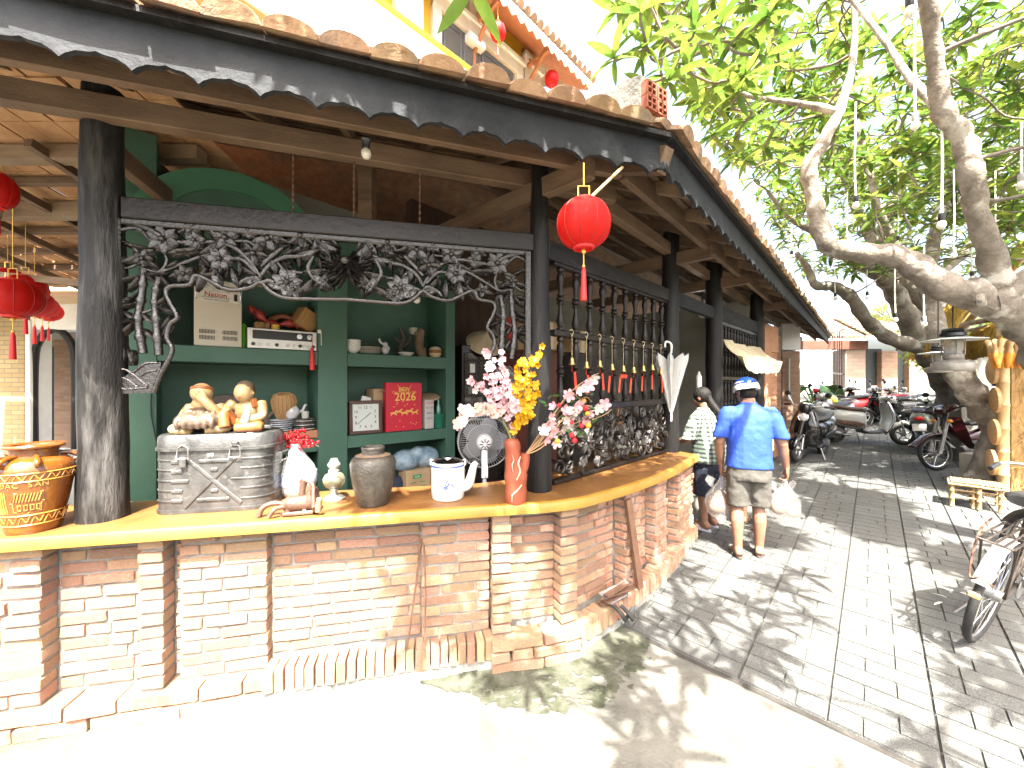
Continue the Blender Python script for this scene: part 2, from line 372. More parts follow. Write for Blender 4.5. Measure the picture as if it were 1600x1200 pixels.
for (a, b, off, base) in segs:
    s0 = 0 if a is None else s_of(a); s1 = CUM[-1]-.01 if b is None else s_of(b)
    if off > .12: s0 -= .0; s1 += .0
    n_ = max(2, int((s1-s0)/.12)+1); ex = .03 if off > .12 else -.012; SS = [lerp(s0-ex, s1+ex, i/(n_-1)) for i in range(n_)]
    fr = []
    for s in SS:
        p, d, n = edge(s); fr.append((p, n))
    o_ = off+.014
    core.loft([[p-n*o_+V(0, 0, -.05), p-n*o_+V(0, 0, .935), p-n*(.30)+V(0, 0, .935), p-n*(.30)+V(0, 0, -.05)] for p, n in fr])
    p, d, n = edge((s0+s1)/2); g0 = gz(p.x, p.y)
    zt = .93
    zb = g0+(.19 if base == 's' else .15 if base == 'p' else .20)
    nc = round((zt-zb)/CH); ch = (zt-zb)/nc
    L = s1-s0
    for i in range(nc):
        z = zt-(i+.5)*ch
        if L < .26:
            cuts = [s0, s1] if L < .17 else ([s0, s0+L*(.62 if i % 2 else .38), s1])
        else:
            cuts = [s0]; x = s0+(.11 if i % 2 else .215)*R.uniform(.85, 1.1)
            while x < s1-.06: cuts.append(x); x += R.choice((.215, .22, .225, .2, .12) if R.random() < .9 else (.11,))
            cuts.append(s1)
        for c0, c1 in zip(cuts, cuts[1:]):
            w = c1-c0-.011
            if w < .015: continue
            p, d, n = edge((c0+c1)/2); pj = R.uniform(-.005, .006)+(R.uniform(-.006, .012) if off < .06 else 0)
            M = Matrix.Translation(p-n*(off+.05-pj)+V(0, 0, z)) @ rz(math.atan2(d.y, d.x)+R.uniform(-.02, .02)) @ Matrix.Rotation(R.uniform(-.012, .012), 4, 'Y')
            bl.append((M, (w, .10, ch-.012-R.uniform(0, .004))))
    # plinth
    if base == 's':
        x = s0
        while x < s1-.02:
            w = R.uniform(.048, .058); p, d, n = edge(x+w/2); g0 = gz(p.x, p.y)
            bl.append((Matrix.Translation(p-n*(.06+R.uniform(-.006, .006))+V(0, 0, g0+.125)) @ rz(math.atan2(d.y, d.x)+R.uniform(-.05, .05)), (w-.008, .12, .13+R.uniform(-.01, .004)))); x += w
    else:
        nn = 2 if base == 'p' else 3
        for i in range(nn):
            x = s0-.01-(.08 if i % 2 else 0); oo = .02-i*.003 if base == 'p' else -.035
            while x < s1-.02:
                w = R.choice((.215, .22, .2)); x1 = min(x+w, s1+.01); p, d, n = edge((x+x1)/2); x0 = max(x, s0-.01)
                hh = (.15 if base == 'p' else .2)/nn
                if x1-x0 > .03: bl.append((Matrix.Translation(edge((x0+x1)/2)[0]-n*(oo+.07+R.uniform(-.006, .006))+V(0, 0, gz(p.x, p.y)+hh*(i+.5)-.005)) @ rz(math.atan2(d.y, d.x)), (x1-x0-.012, .14, hh-.012)))
                x += w
core.build('mortar', mortar_m, cw, fixn=True)
cb = MB()
for i in range(48):
    s = lerp(s_of(262), CUM[-1]-.02, i/48); p, d, n = edge(s); w = (CUM[-1]-s_of(262))/48
    cb.box((0, 0, 0), (w, .16+R.uniform(-.02, .02), .12), Matrix.Translation(p-n*(.075+.02)+V(0, 0, gz(p.x, p.y)-.002)) @ rz(math.atan2(d.y, d.x)))
cb.build('cement_footing', cement, cw)
def brick_mesh(seed):
    r = random.Random(seed); mm = MB(); mm.box((0, 0, 0), (1, 1, 1), b=.05)
    mm.v = [(x+r.uniform(-.02, .02), y+r.uniform(-.05, .05), z*(1+r.uniform(-.14, .06))) for x, y, z in mm.v]
    return mm.mesh('brick', brick_m)
bms = [brick_mesh(i) for i in range(6)]
order = sorted(range(len(bl)), key=lambda i: -bl[i][1][0]*bl[i][1][2]/max(.5, bl[i][0].translation.y)**2 if abs(bl[i][0].translation.x/bl[i][0].translation.y) < 1.36 else 0)
rest = MB()
for rank, i in enumerate(order):
    M, d = bl[i]; Ms = M @ Matrix.Diagonal((*d, 1))
    if rank < 300: inst('brick', R.choice(bms), cw, Ms)
    else:
        me = R.choice(bms); rest.add([v.co for v in me.vertices], [tuple(p.vertices) for p in me.polygons], Ms)
rest.build('brickwork', brick_m, cw, kind='stuff')
moss_m = mat('moss', (.026, .031, .015), (.085, .086, .066), 7, .95, .8, 40, lo=.38, hi=.68)
mo = MB()
for i in range(900):
    u_ = R.random(); s = lerp(s_of(670), s_of(1010), u_); p, d, n = edge(s); w = .03+.40*math.sin(math.pi*min(1, u_*1.02))**1.1*R.random()**2.2; c = p+n*(w-.05); r_ = R.uniform(.01, .055)*(1.15-w)
    k = R.randint(9, 14); ph = R.uniform(0, 6); pts = [V(c.x+r_*(1+.35*math.sin(2*q+ph)+.25*math.sin(5*q+ph)+R.uniform(-.15, .15))*math.cos(q), c.y+r_*(.8+.3*math.sin(3*q+ph)+R.uniform(-.15, .15))*math.sin(q), 0) for q in [6.2832*j/k for j in range(k)]]
    o_ = len(mo.v); mo.v += [(q.x, q.y, gz(q.x, q.y)+.004+i*3e-6) for q in pts]; mo.f.append(tuple(range(o_, o_+k)))
o = mo.build('moss_patch', moss_m, fixn=True); o['kind'] = 'stuff'; o['label'] = 'dark green moss creeping from the foot of the brick counter'; o['category'] = 'moss'
# ------------------------------------------------------------------ posts
def post(label, x, y, z0, z1, r0, r1, seed, n=16, mm=blackwood):
    r = random.Random(seed); pts = []; rr = []
    for i in range(13):
        t = i/12; pts.append((r.uniform(-.006, .006), r.uniform(-.006, .006), lerp(0, z1-z0, t))); rr.append(lerp(r0, r1, t)*r.uniform(.97, 1.03))
    pts[0] = (0, 0, 0)
    m = MB(); m.tube(pts, rr, n)
    return tag(m.build('wooden_post', mm, None, 50, Matrix.Translation((x, y, z0))), label, 'post')
P1, P2, P3, P4, P5 = V(-2.235, 2.10, 0), V(.19, 2.66, 0), V(1.72, 4.17, 0), V(2.71, 5.16, 0), V(4.32, 6.77, 0)
post('thick black weathered round post beside the amber glazed jar', P1.x, P1.y, .985, 3.32, .106, .086, 1, mm=mat('worn_sunlit_post', (.006, .0055, .0055), (.02, .019, .018), 4, .5, .6, 14, st=(5, 5, .8), c3=(.13, .125, .12), s3=2.2, l3=.5, h3=.8, spec=.3))  # grey patches: wear plus sunlit paleness painted into the wood
post('slim black round post behind the red clay vase of flowers', P2.x, P2.y, .985, 3.3, .09, .058, 2)
post('black round post the clear folded umbrella hangs beside', P3.x, P3.y, .985, 3.36, .092, .085, 3)
post('black round post behind the woman in the checked shirt', P4.x, P4.y, gz(2.7, 5.2)-.02, 3.36, .105, .1, 4)
post('black round post at the far end of the row of cream hanging leaf hats', P5.x, P5.y, gz(4.3, 6.8)-.02, 3.3, .11, .1, 5)
# ------------------------------------------------------------------ header beams
def dirn(a, b): return (b-a).normalized()
hb = MB(); d = dirn(P1, P2); hb.beam(P1+d*.1+V(0, 0, 2.685), P2-d*.05+V(0, 0, 2.685), .08, .115, b2=.006)
tag(hb.build('lintel_beam', blackwood2, None), 'long dark lintel beam above the carved openwork valance', 'beam')
hb = MB(); d = dirn(P2, P3); hb.beam(P2+d*.06+V(0, 0, 2.665), P3-d*.05+V(0, 0, 2.665), .07, .13, b2=.006)
tag(hb.build('lintel_beam', blackwood2, None), 'dark lintel beam above the turned baluster screen with bells', 'beam')
hb = MB(); d = dirn(P3, P4); hb.beam(P3+d*.06+V(0, 0, 2.665), P4-d*.05+V(0, 0, 2.665), .07, .15, b2=.006)
tag(hb.build('lintel_beam', greywood, None), 'dark lintel beam over the open kitchen bay', 'beam')
hb = MB(); d = dirn(P4, P5); hb.beam(P4+d*.06+V(0, 0, 2.7), P5-d*.05+V(0, 0, 2.7), .07, .2, b2=.006)
tag(hb.build('lintel_beam', greywood, None), 'grey lintel beam above the cream hanging leaf hats', 'beam')
# ------------------------------------------------------------------ carved valance
VL = PL(178, 600, P1, P2-P1); VR = PL(829, 600, P1, P2-P1); VL.z = VR.z = 0
vd = (VR-VL).normalized(); VW = (VR-VL).length; vn = V(vd.y, -vd.x, 0)
VM = Matrix((vd, V(0, 0, 1), vn)).transposed().to_4x4(); VM.translation = VL+V(0, 0, 1.66)   # local x along, y up, z towards the yard
val = thing('carved_valance', 'carved openwork wooden valance of flowers and bamboo hung under the lintel beam', 'valance', M=VM)
VH = 2.63-1.66
def vp(cx, cy):                                  # point read off the left half of the carving
    p = PL(160+cx/3.636, 310+cy/3.636, P1, P2-P1); q = VM.inverted() @ p; return V(q.x, q.y, 0)
fr = MB(); fr.box((.021, VH/2, 0), (.042, VH, .05), b=.006); fr.build('frame_stile', carve_m, val)
fr = MB(); fr.box((VW-.021, VH/2+.02, 0), (.042, VH-.04, .05), b=.006); fr.build('frame_stile', carve_m, val)
fr = MB(); fr.box((VW/2, VH-.016, 0), (VW-.086, .032, .05), b=.006); fr.build('frame_rail', carve_m, val)
CX = VW/2
def both(fn):
    fn(lambda p: p); fn(lambda p: V(2*CX-p.x, p.y, p.z))
def ribbon(mm, pts, r, n=6, sq=.7):
    c = catmull(pts, 5); k = len(c); mm.tube(c, [r*(.6+.4*math.sin(math.pi*(.12+.76*i/(k-1)))) for i in range(k)], n, sq=1)
low = [(295, 1105), (335, 1000), (402, 868), (372, 790), (390, 715), (432, 675), (388, 590), (368, 535), (395, 500), (500, 492), (530, 440), (600, 462), (690, 510), (760, 522), (850, 505), (903, 478), (960, 530), (1040, 566), (1180, 572), (1318, 574), (1420, 576)]
def mk_low(f):
    mm = MB(); q_ = [vp(*p) for p in low]; q_ = [p for p in q_ if p.x < CX-.03]+[V(CX, q_[-1].y, 0)]; mm.tube(catmull([f(p+V(0, 0, .008)) for p in q_], 4), .0135, 8); mm.build('vine_moulding', carve_m, val, 70)
    b = MB(); pl = [vp(*p) for p in ((100, 1040), (100, 1110), (295, 1105), (335, 1000), (345, 930), (250, 930), (180, 985))]
    b.prism([(f(p).x, f(p).y) for p in pl], .03, TR((0, 0, -.012))); b.build('carved_panel', carve_m, val, fixn=True)
    h = MB()
    for c in (((110, 965), (170, 985), (270, 1065)), ((110, 1015), (160, 1030), (215, 1070)), ((190, 990), (260, 940), (330, 935)), ((230, 1010), (270, 985), (320, 978)), ((110, 965), (112, 1075), (270, 1075))):
        h.tube(catmull([f(vp(*p)+V(0, 0, .02)) for p in c], 4), .006, 5)
    h.build('carved_line', carve_m, val, 70)
both(mk_low)
def leaf2(mm, p, a, L, w, bend=.2, z=.012):
    d = V(math.cos(a), math.sin(a), 0); q = V(-d.y, d.x, 0); n = 6; rws = []
    for i in range(n+1):
        t = i/n; c = p+d*L*t+q*bend*L*t*t; wd_ = w*math.sin(math.pi*min(1, t*.92+.06))**.8
        rws.append([c-q*wd_+V(0, 0, z-.012), c-q*wd_*.5+V(0, 0, z+.006), c+V(0, 0, z-.001), c+q*wd_*.5+V(0, 0, z+.006), c+q*wd_+V(0, 0, z-.012)])
    mm.strip(rws); mm.strip([[p_-V(0, 0, .014) for p_ in reversed(r)] for r in rws])
def flower(mm, p, r, n, pt=.45, ph=0, z=.014):
    for k in range(n):
        a = ph+2*math.pi*k/n; leaf2(mm, p+V(0, 0, .0), a, r, r*pt, 0, z)
    mm.sphere(p+V(0, 0, z+.008), r*.2, 8, 5)
PXM = 2.2/600/3.636
def mk_flora(f):
    mirror = f(V(0, 0, 0)).x > .01
    def A(a): return math.pi-a if mirror else a
    for (x, y, r, n, pt) in ((350, 235, 62, 6, .5), (530, 240, 44, 5, .55), (672, 345, 58, 6, .5), (470, 432, 40, 5, .5), (1052, 478, 66, 7, .5), (238, 345, 40, 5, .5), (1130, 215, 62, 7, .33),
                             (705, 225, 62, 5, .4), (945, 232, 66, 4, .42), (862, 315, 62, 5, .36), (520, 160, 46, 6, .5), (835, 185, 44, 5, .55), (1090, 520, 44, 6, .5)):
        mm = MB(); flower(mm, f(vp(x, y)), r*PXM*1.35, n, pt, R.uniform(0, 2)); mm.build('carved_flower', carve_m, val, 50)
    for c, r in ((((100, 120), (200, 150), (300, 190), (360, 240)), 16), (((100, 185), (200, 170), (290, 250)), 9), (((360, 240), (430, 250), (540, 250), (640, 248), (760, 285), (850, 370), (905, 450)), 12),
                 (((1025, 280), (960, 330), (900, 385)), 14), (((905, 440), (950, 380), (1040, 335), (1130, 330), (1220, 300)), 13), (((1000, 370), (1050, 415), (1140, 425)), 9), (((655, 215), (625, 185), (630, 150)), 9),
                 (((340, 420), (430, 380), (560, 330), (700, 290)), 10), (((350, 290), (370, 360), (330, 420), (240, 400)), 8), (((720, 345), (800, 350), (880, 430)), 11), (((240, 350), (170, 390), (110, 400)), 7),
                 (((760, 245), (840, 250), (900, 300)), 9), (((1200, 330), (1170, 400), (1210, 470)), 12), (((980, 200), (1040, 240), (1110, 260)), 8), (((100, 240), (170, 270), (235, 345)), 8), (((1140, 270), (1200, 230), (1290, 260)), 9),
                 (((170, 670), (260, 640), (340, 600), (360, 570)), 7), (((905, 480), (870, 450), (800, 470), (770, 500)), 12), (((910, 480), (960, 470), (1000, 520)), 12)):
        mm = MB(); ribbon(mm, [f(vp(*p)+V(0, 0, R.uniform(-.004, .01))) for p in c], r*PXM*1.35); mm.build('carved_stem', carve_m, val, 70)
    for (x, y, a, L, w) in ((370, 130, 80, 70, 16), (300, 300, 200, 60, 20), (440, 200, 20, 90, 20), (420, 300, 0, 110, 18), (600, 400, 240, 110, 16), (650, 400, 265, 90, 22), (740, 400, 280, 90, 18), (790, 390, -40, 80, 16),
                            (560, 320, 30, 100, 18), (330, 400, 150, 80, 16), (390, 450, 20, 100, 20), (800, 480, 10, 90, 22), (850, 470, -10, 60, 18), (990, 430, 100, 70, 20), (940, 480, -30, 70, 22), (1120, 540, 40, 90, 20), (1190, 420, -50, 110, 24),
                            (1100, 330, 10, 110, 22), (1060, 260, 150, 70, 16), (1220, 250, -30, 110, 22), (1240, 520, 60, 90, 20), (1200, 300, 60, 80, 22), (700, 160, 0, 100, 18), (880, 170, 170, 80, 18), (600, 300, 10, 90, 18), (480, 300, 190, 70, 18), (520, 300, 60, 60, 16),
                            (110, 370, 20, 90, 16), (110, 250, -20, 110, 12), (1290, 330, 120, 90, 22), (1010, 190, -20, 100, 14), (1250, 190, -50, 100, 18), (1180, 270, 200, 80, 18)):
        mm = MB(); leaf2(mm, f(vp(x, y)), A(math.radians(a)), L*PXM*1.3, w*PXM*1.5, .15); mm.build('carved_leaf', carve_m, val, 50)
    for st in (((238, 400), (225, 540), (205, 700), (232, 880)), ((325, 450), (300, 560), (308, 700), (322, 890))):
        mm = MB(); c = catmull([f(vp(*p)) for p in st], 8); k = len(c)
        mm.tube(c, [(17 if i % 5 else 23)*PXM*(1+.25*i/k) for i in range(k)], 8); mm.build('carved_bamboo_stalk', carve_m, val, 60)
    for (x, y, a, L) in ((240, 440, 195, 110), (240, 430, 230, 100), (240, 420, -50, 90), (270, 425, -5, 80), (330, 430, -60, 80), (330, 440, 175, 70), (215, 540, 215, 110), (200, 575, 180, 100), (200, 600, 195, 100), (190, 700, 180, 90), (190, 705, 225, 90), (225, 650, -50, 80), (240, 740, -55, 80),
                         (310, 620, -20, 90), (310, 610, 40, 60), (350, 780, 60, 80), (130, 930, 85, 80), (165, 950, 75, 70), (185, 950, 100, 75), (120, 640, -40, 80), (345, 740, 55, 70)):
        mm = MB(); leaf2(mm, f(vp(x, y)), A(math.radians(a)), L*PXM*1.25, 17*PXM, .1); mm.build('carved_bamboo_leaf', carve_m, val, 50)
both(mk_flora)
R3 = random.Random(11)
for i in range(70):
    x = R3.uniform(.30, CX-.05); y = R3.uniform(vp(900, 470).y-.0, VH-.05); p_ = V(x, y, 0)
    a_ = R3.uniform(0, 6.28); L_ = R3.uniform(.05, .10)
    for f in (lambda p: p, lambda p: V(2*CX-p.x, p.y, p.z)):
        mm = MB(); leaf2(mm, f(p_), a_ if f(V(0, 0, 0)).x < .01 else math.pi-a_, L_, L_*.2, R3.uniform(-.4, .4), R3.uniform(0, .014)); mm.build('carved_leaf', carve_m, val, 50)
cc = V(CX, vp(1309, 380).y, 0); mm = MB()
for L, n, a0, a1 in ((.165, 17, 185, 355), (.12, 13, 195, 345), (.085, 13, 140, 400)):
    for k in range(n):
        a = math.radians(lerp(a0, a1, k/(n-1))); leaf2(mm, cc+V(0, .02, 0), a, L, L*.10, .25*(1 if k > n/2 else -1), .012+(.165-L)*.2)
mm.sphere(cc+V(0, .03, .02), .03, 10, 6); mm.build('carved_chrysanthemum', carve_m, val, 50)
for s_ in (-1, 1):
    for k, (a, L, w) in enumerate(((40, .15, .03), (-20, .17, .03), (-60, .15, .028), (70, .12, .028))):
        mm = MB(); leaf2(mm, cc+V(s_*.08, -.03 if k else .04, 0), math.radians(a if s_ > 0 else 180-a), L, w, .2*s_); mm.build('carved_leaf', carve_m, val, 50)
# ------------------------------------------------------------------ turned baluster screen with carved panel (between the second and third posts)
SL0, SR0 = V(.29, 2.775, 0), V(1.645, 4.12, 0)
def baluster_prof(h, r=.026):
    pr = [(.6, 0), (1, .01), (1, .04), (.6, .05), (.75, .07), (.95, .12), (1, .16), (.7, .25), (.5, .36), (.48, .41), (.85, .42), (.85, .44), (.5, .45), (1, .48), (1.05, .51), (.6, .54), (.9, .55), (.9, .57), (.5, .58), (.62, .7), (.95, .8), (.9, .86), (.55, .92), (.9, .935), (.9, .97), (.6, 1)]
    return [(a*r, z*h) for a, z in pr]
def screen(label, A, B, z0, levels, nb, rad, carved):
    d = (B-A).normalized(); L = (B-A).length; n = V(d.y, -d.x, 0)
    M = Matrix((d, V(-d.y, d.x, 0), V(0, 0, 1))).transposed().to_4x4(); M.translation = A+V(0, 0, z0)
    t = thing('baluster_screen', label, 'screen', M=M)
    for z, h in levels['rails']:
        mm = MB(); mm.box((L/2, 0, z), (L, .06, h), b=.006); mm.build('rail', blackwood2, t)
    for (za, zb, nn) in levels['rows']:
        me = MB().lathe(baluster_prof(zb-za, rad), 12).mesh('baluster', blackwood2, 40)
        for k in range(nn): inst('baluster', me, t, Matrix.Translation((L*(k+.5)/nn, 0, za)))
    return t, L, M
scr, SLn, SM = screen('black screen of turned balusters above a carved scroll panel, hung with brass bells', SL0, SR0, .992,
    dict(rails=[(.016, .03), (.545, .055), (1.1, .045), (1.6, .03)], rows=[(.57, 1.08, 10), (1.122, 1.59, 10)]), 10, .031, True)
def scroll(mm, c, r, a0, turns, sgn, tw, y0):
    pts = []; rr = []; n = int(14*turns)+4
    for i in range(n):
        t = i/(n-1); a = a0+sgn*turns*2*math.pi*t; q = r*(1-.72*t)
        pts.append(V(c[0]+q*math.cos(a), y0, c[1]+q*math.sin(a))); rr.append(tw*(1-.4*t)*(1 if i else .5))
    mm.tube(pts, rr, 6)
R2 = random.Random(3)
def rot3(x, z, yy): return V(x, yy, z)
for i in range(12):
    for j in range(4):
        cx = SLn*(i+.5+R2.uniform(-.25, .25))/12; cz = .05+.46*(j+.5+R2.uniform(-.2, .2))/4
        mm = MB()
        for q in range(2):
            scroll(mm, (cx+R2.uniform(-.02, .02), cz+R2.uniform(-.02, .02)), R2.uniform(.045, .07), R2.uniform(0, 6.28), R2.uniform(.8, 1.35), R2.choice((-1, 1)), R2.uniform(.011, .016), R2.uniform(-.018, .012))
        mm.build('carved_scroll', carve2_m, scr, 60)
Mx = Matrix.Rotation(math.pi/2, 4, 'X')
for i in range(60):
    mm = MB(); leaf2(mm, V(0, 0, 0), R2.uniform(0, 6.28), R2.uniform(.07, .13), R2.uniform(.012, .02), R2.uniform(-.4, .4)); mm.build('carved_leaf', carve2_m, scr, 50, TR((R2.uniform(.06, SLn-.06), -.022+R2.uniform(-.01, .01), R2.uniform(.08, .46))) @ Mx)
for i in range(3):
    mm = MB(); flower(mm, V(0, 0, 0), .1, 9, .3); mm.build('carved_flower', carve2_m, scr, 50, TR((SLn*(.2+.3*i), -.03, .28)) @ Mx)
# bells on cords with red paper tags
brass = mat('brass', (.55, .40, .16), (.42, .30, .11), 12, .35, metal=.8)
cord_m = mat('twine', (.50, .40, .24), None, rough=.9)
tagp = mat('red_paper', (.62, .03, .015), (.7, .09, .02), 4, .6)
kn = MB(); kn.tube(catmull([V(0, -.035, .0), V(.01, -.03, -.06), V(0, -.035, -.16)], 4), .0022, 5); kn.tube(catmull([V(-.03, -.036, .035), V(-.01, -.04, .045), V(.012, -.04, .03), V(.0, -.036, 0), V(-.02, -.04, .015)], 4), .003, 5)
bellm = MB(); bellm.lathe([(.004, .0), (.012, -.004), (.015, -.02), (.017, -.035), (.026, -.055), (.028, -.058), (.022, -.056), (.005, -.03)], 12)
for k in range(9):
    x = SLn*(k+1)/10; L = R.uniform(.0, .05)
    b = thing('brass_bell', 'small brass bell on twine hanging from the baluster screen rail', 'bell', group='bells on the baluster screen', M=SM @ Matrix.Translation((x, 0, 1.09)))
    kk = MB(); kk.v = list(kn.v); kk.f = list(kn.f); kk.v = [(a, bb, c if c > 0 else c*(1+L*6)) for a, bb, c in kk.v]; kk.build('cord', cord_m, b, 60)
    inst('bell', bellm.mesh('bell', brass, 50), b, Matrix.Translation((0, -.035, -.16*(1+L*6))))
    z = -.16*(1+L*6)-.05
    q = MB(); q.tube([(0, -.035, z+.02), (0, -.036, z-.06)], .0018, 5); q.build('ribbon_cord', tagp, b)
    q = MB(); q.box((0, -.036, z-.06-.07), (.026, .002, .14), Matrix.Rotation(R.uniform(-.2, .2), 4, 'Y')); q.build('paper_tag', tagp, b)
    if k == 4:
        for s_ in (-1, 1): q = MB(); q.box((s_*.03, -.04, z-.05), (.05, .012, .035), b=.004); q.build('bow_loop', tagp, b)
# screen beyond with cream leaf hats
d45 = (P5-P4).normalized()
A2, B2 = P4+d45*.12, P5-d45*.1; g0 = .22
sc2, L2, M2 = screen('far screen of thin black balusters behind the cream leaf hats', A2, B2, .3, dict(rails=[(.02, .05), (.75, .05), (1.5, .05), (2.27, .05)], rows=[(.045, .73, 14), (.775, 1.48, 14), (1.52, 2.25, 14)]), 14, .026, False)
hat_m = mat('palm_leaf_hat', (.62, .52, .35), (.72, .63, .45), 10, .8, .3, 60, st=(1, 1, .2), trans=.2)
for k in range(6):
    mm = MB(); rws = []
    for i in range(7):
        t = i/6; rws.append([V(.175*u_*(.6+.4*t), -.04-.30*t**1.2-.05*(1-u_*u_)*math.sin(3*t), -.44*t*(1-.42*abs(u_)**2.5*t)) for u_ in (-1, -.8, -.6, -.4, -.2, 0, .2, .4, .6, .8, 1)])
    mm.strip(rws); mm.strip([[p+V(0, .008, 0) for p in reversed(r)] for r in rws])
    o = mm.build('palm_leaf_hat', hat_m, None, 60, M2 @ TR((.14+L2*(k+.2)/6.6, -.05, 2.02+R.uniform(-.02, .02)), (0, 0, -.3+R.uniform(-.05, .05))))
    tag(o, 'cream palm leaf hat hung in the row on the far baluster screen', 'hat', 'leaf hats in a row')
# ------------------------------------------------------------------ tiled roof of the pavilion
roof = thing('pavilion_roof', 'pavilion roof of orange clay tiles with scalloped grey fascia boards and brown beams', 'roof')
EC = V(.908, 2.27, 0); ed1 = V(.953, .303, 0).normalized(); ed2 = V(.679, .734, 0).normalized()
EA = EC-ed1*4.6; EE = EC+ed2*13.2
in1, in2 = V(-ed1.y, ed1.x, 0), V(-ed2.y, ed2.x, 0)
ZT = 2.95
def zr(d): return 3.17+.47*d
def fascia(A, B, label=None):
    d = (B-A).normalized(); L = (B-A).length; n = round(L/.222); w = L/n; poly = [(0, .2), (0, .045)]
    for i in range(n):
        x = i*w
        if i: poly.append((x, .048))
        poly += [(x+w*.10, .040), (x+w*.28, .036), (x+w*.42, .018), (x+w*.5, 0), (x+w*.58, .018), (x+w*.72, .036), (x+w*.9, .040)]
    poly += [(L, .045), (L, .2)]
    M = Matrix((d, V(0, 0, 1), V(d.y, -d.x, 0))).transposed().to_4x4(); M.translation = A+V(0, 0, ZT)
    # build as quads so the outline stays clean
    mm = MB(); xs = sorted(set(p[0] for p in poly)); low = {}
    for p in poly: low[p[0]] = min(low.get(p[0], 9), p[1])
    for a, b in zip(xs, xs[1:]):
        mm.add([(a, low[a], 0), (b, low[b], 0), (b, .2, 0), (a, .2, 0), (a, low[a], -.025), (b, low[b], -.025), (b, .2, -.025), (a, .2, -.025)], [(0, 1, 2, 3), (7, 6, 5, 4), (0, 4, 5, 1), (2, 6, 7, 3)])
    return mm.build('fascia_board', greywood, roof, M=M)
fascia(EA, EC); fascia(EC, EE)
# dark batten strip on top of the fascia
for A, B in ((EA, EC), (EC, EE)):
    d = (B-A).normalized(); nn = V(d.y, -d.x, 0)
    mm = MB(); mm.beam(A+V(0, 0, 3.163)+nn*.012, B+V(0, 0, 3.163)+nn*.012, .075, .026); mm.build('eave_batten', blackwood, roof)
# eave tiles: barrel tiles with plugged rounded ends
def barrel(seed):
    r = random.Random(seed); mm = MB(); w, h, L = .107, r.uniform(.062, .075), .34
    def arc(q, s): return [V(w*s*math.cos(a), q, max(0, h*s*math.sin(a)**.8)+r.uniform(-.002, .002)) for a in [math.pi*k/10 for k in range(11)]]
    rings = [arc(0, .94), arc(.012, 1.0), arc(.06, 1.0), arc(L, .9)]
    mm.strip(rings); o = len(mm.v); mm.v += [tuple(p) for p in rings[0]]; mm.f.append(tuple(o+k for k in range(11)))
    o = len(mm.v); mm.v += [(-w, 0, 0), (w, 0, 0), (w*.9, L, 0), (-w*.9, L, 0)]; mm.f.append((o, o+1, o+2, o+3))
    return mm.mesh('eave_tile', terracotta, 50)
btm = [barrel(i) for i in range(5)]
def tiles(A, B, inn, sp):
    d = (B-A).normalized(); L = (B-A).length; n = int(L/sp); a = math.atan2(d.y, d.x)
    for row in range(2):
        for i in range(n+row):
            s = (i+.5-(.5 if row else 0))*sp+R.uniform(-.01, .01)
            dd = -.085+row*.075+R.uniform(-.012, .012)
            p = A+d*s+inn*dd; p.z = 3.178+row*.033+.2*max(0, dd)+R.uniform(-.004, .004)
            inst('eave_tile', R.choice(btm), roof, Matrix.Translation(p) @ rz(a+R.uniform(-.05, .05)) @ Matrix.Rotation(.36, 4, 'X') @ Matrix.Rotation(R.uniform(-.05, .05), 4, 'Y') @ Matrix.Diagonal((1, 1, .95 if row == 0 else .7, 1)))
tiles(EA, EC, in1, .212); tiles(EC, EE, in2, .20)
# roof planes as overlapping tiles, seen from below
RUN = 3.0
A_ = Matrix(((in1.x, in1.y), (in2.x, in2.y))).inverted() @ Vector((RUN, RUN)); Q = EC+V(A_[0], A_[1], 0)
def under(A, B, d, inn, name, lim):
    mm = MB(); L = (B-A).length; a = math.atan2(d.y, d.x); nrow = 20
    for i in range(nrow):
        dd = i*RUN/nrow
        for k in range(int(L/.205)+1):
            s = (k+(.5 if i % 2 else 0))*.205; p = A+d*s+inn*(dd+.08)
            if lim(p): continue
            p.z = zr(dd+.08)+R.uniform(-.004, .004)
            mm.box((0, 0, 0), (.195, .21, .014), Matrix.Translation(p) @ rz(a) @ Matrix.Rotation(math.atan(.47)-.08, 4, 'X'))
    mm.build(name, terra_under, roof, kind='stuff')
hipd = (Q-EC).normalized(); hipn = V(-hipd.y, hipd.x, 0)
under(EA-ed1*.4, EC+ed1*1.2, ed1, in1, 'roof_tiling', lambda p: (p-EC).dot(hipn) < -.1)
under(EC-ed2*1.2, EE+ed2*.2, ed2, in2, 'roof_tiling', lambda p: (p-EC).dot(hipn) > .1)
def roofsheet(A, B, C, D):
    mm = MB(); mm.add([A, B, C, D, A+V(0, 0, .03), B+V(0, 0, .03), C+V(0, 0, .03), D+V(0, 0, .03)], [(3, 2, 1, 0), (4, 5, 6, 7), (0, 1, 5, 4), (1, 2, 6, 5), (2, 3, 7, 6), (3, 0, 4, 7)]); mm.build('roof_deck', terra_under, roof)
def up(p, d): return V(p.x, p.y, zr(d)+.03)
roofsheet(up(EA-ed1*.4+in1*.1, .1), up(EC+in1*.1, .1), up(Q, RUN), up(EA-ed1*.4+in1*RUN, RUN))
roofsheet(up(EC+in2*.1, .1), up(EE+ed2*.2+in2*.1, .1), up(EE+ed2*.2+in2*RUN, RUN), up(Q, RUN))
back = MB()                                                  # far slope of the roof, falling away behind the ridge
b1, b2, b3 = up(EA-ed1*.4+in1*RUN, RUN), up(Q, RUN), up(EE+ed2*.2+in2*RUN, RUN)
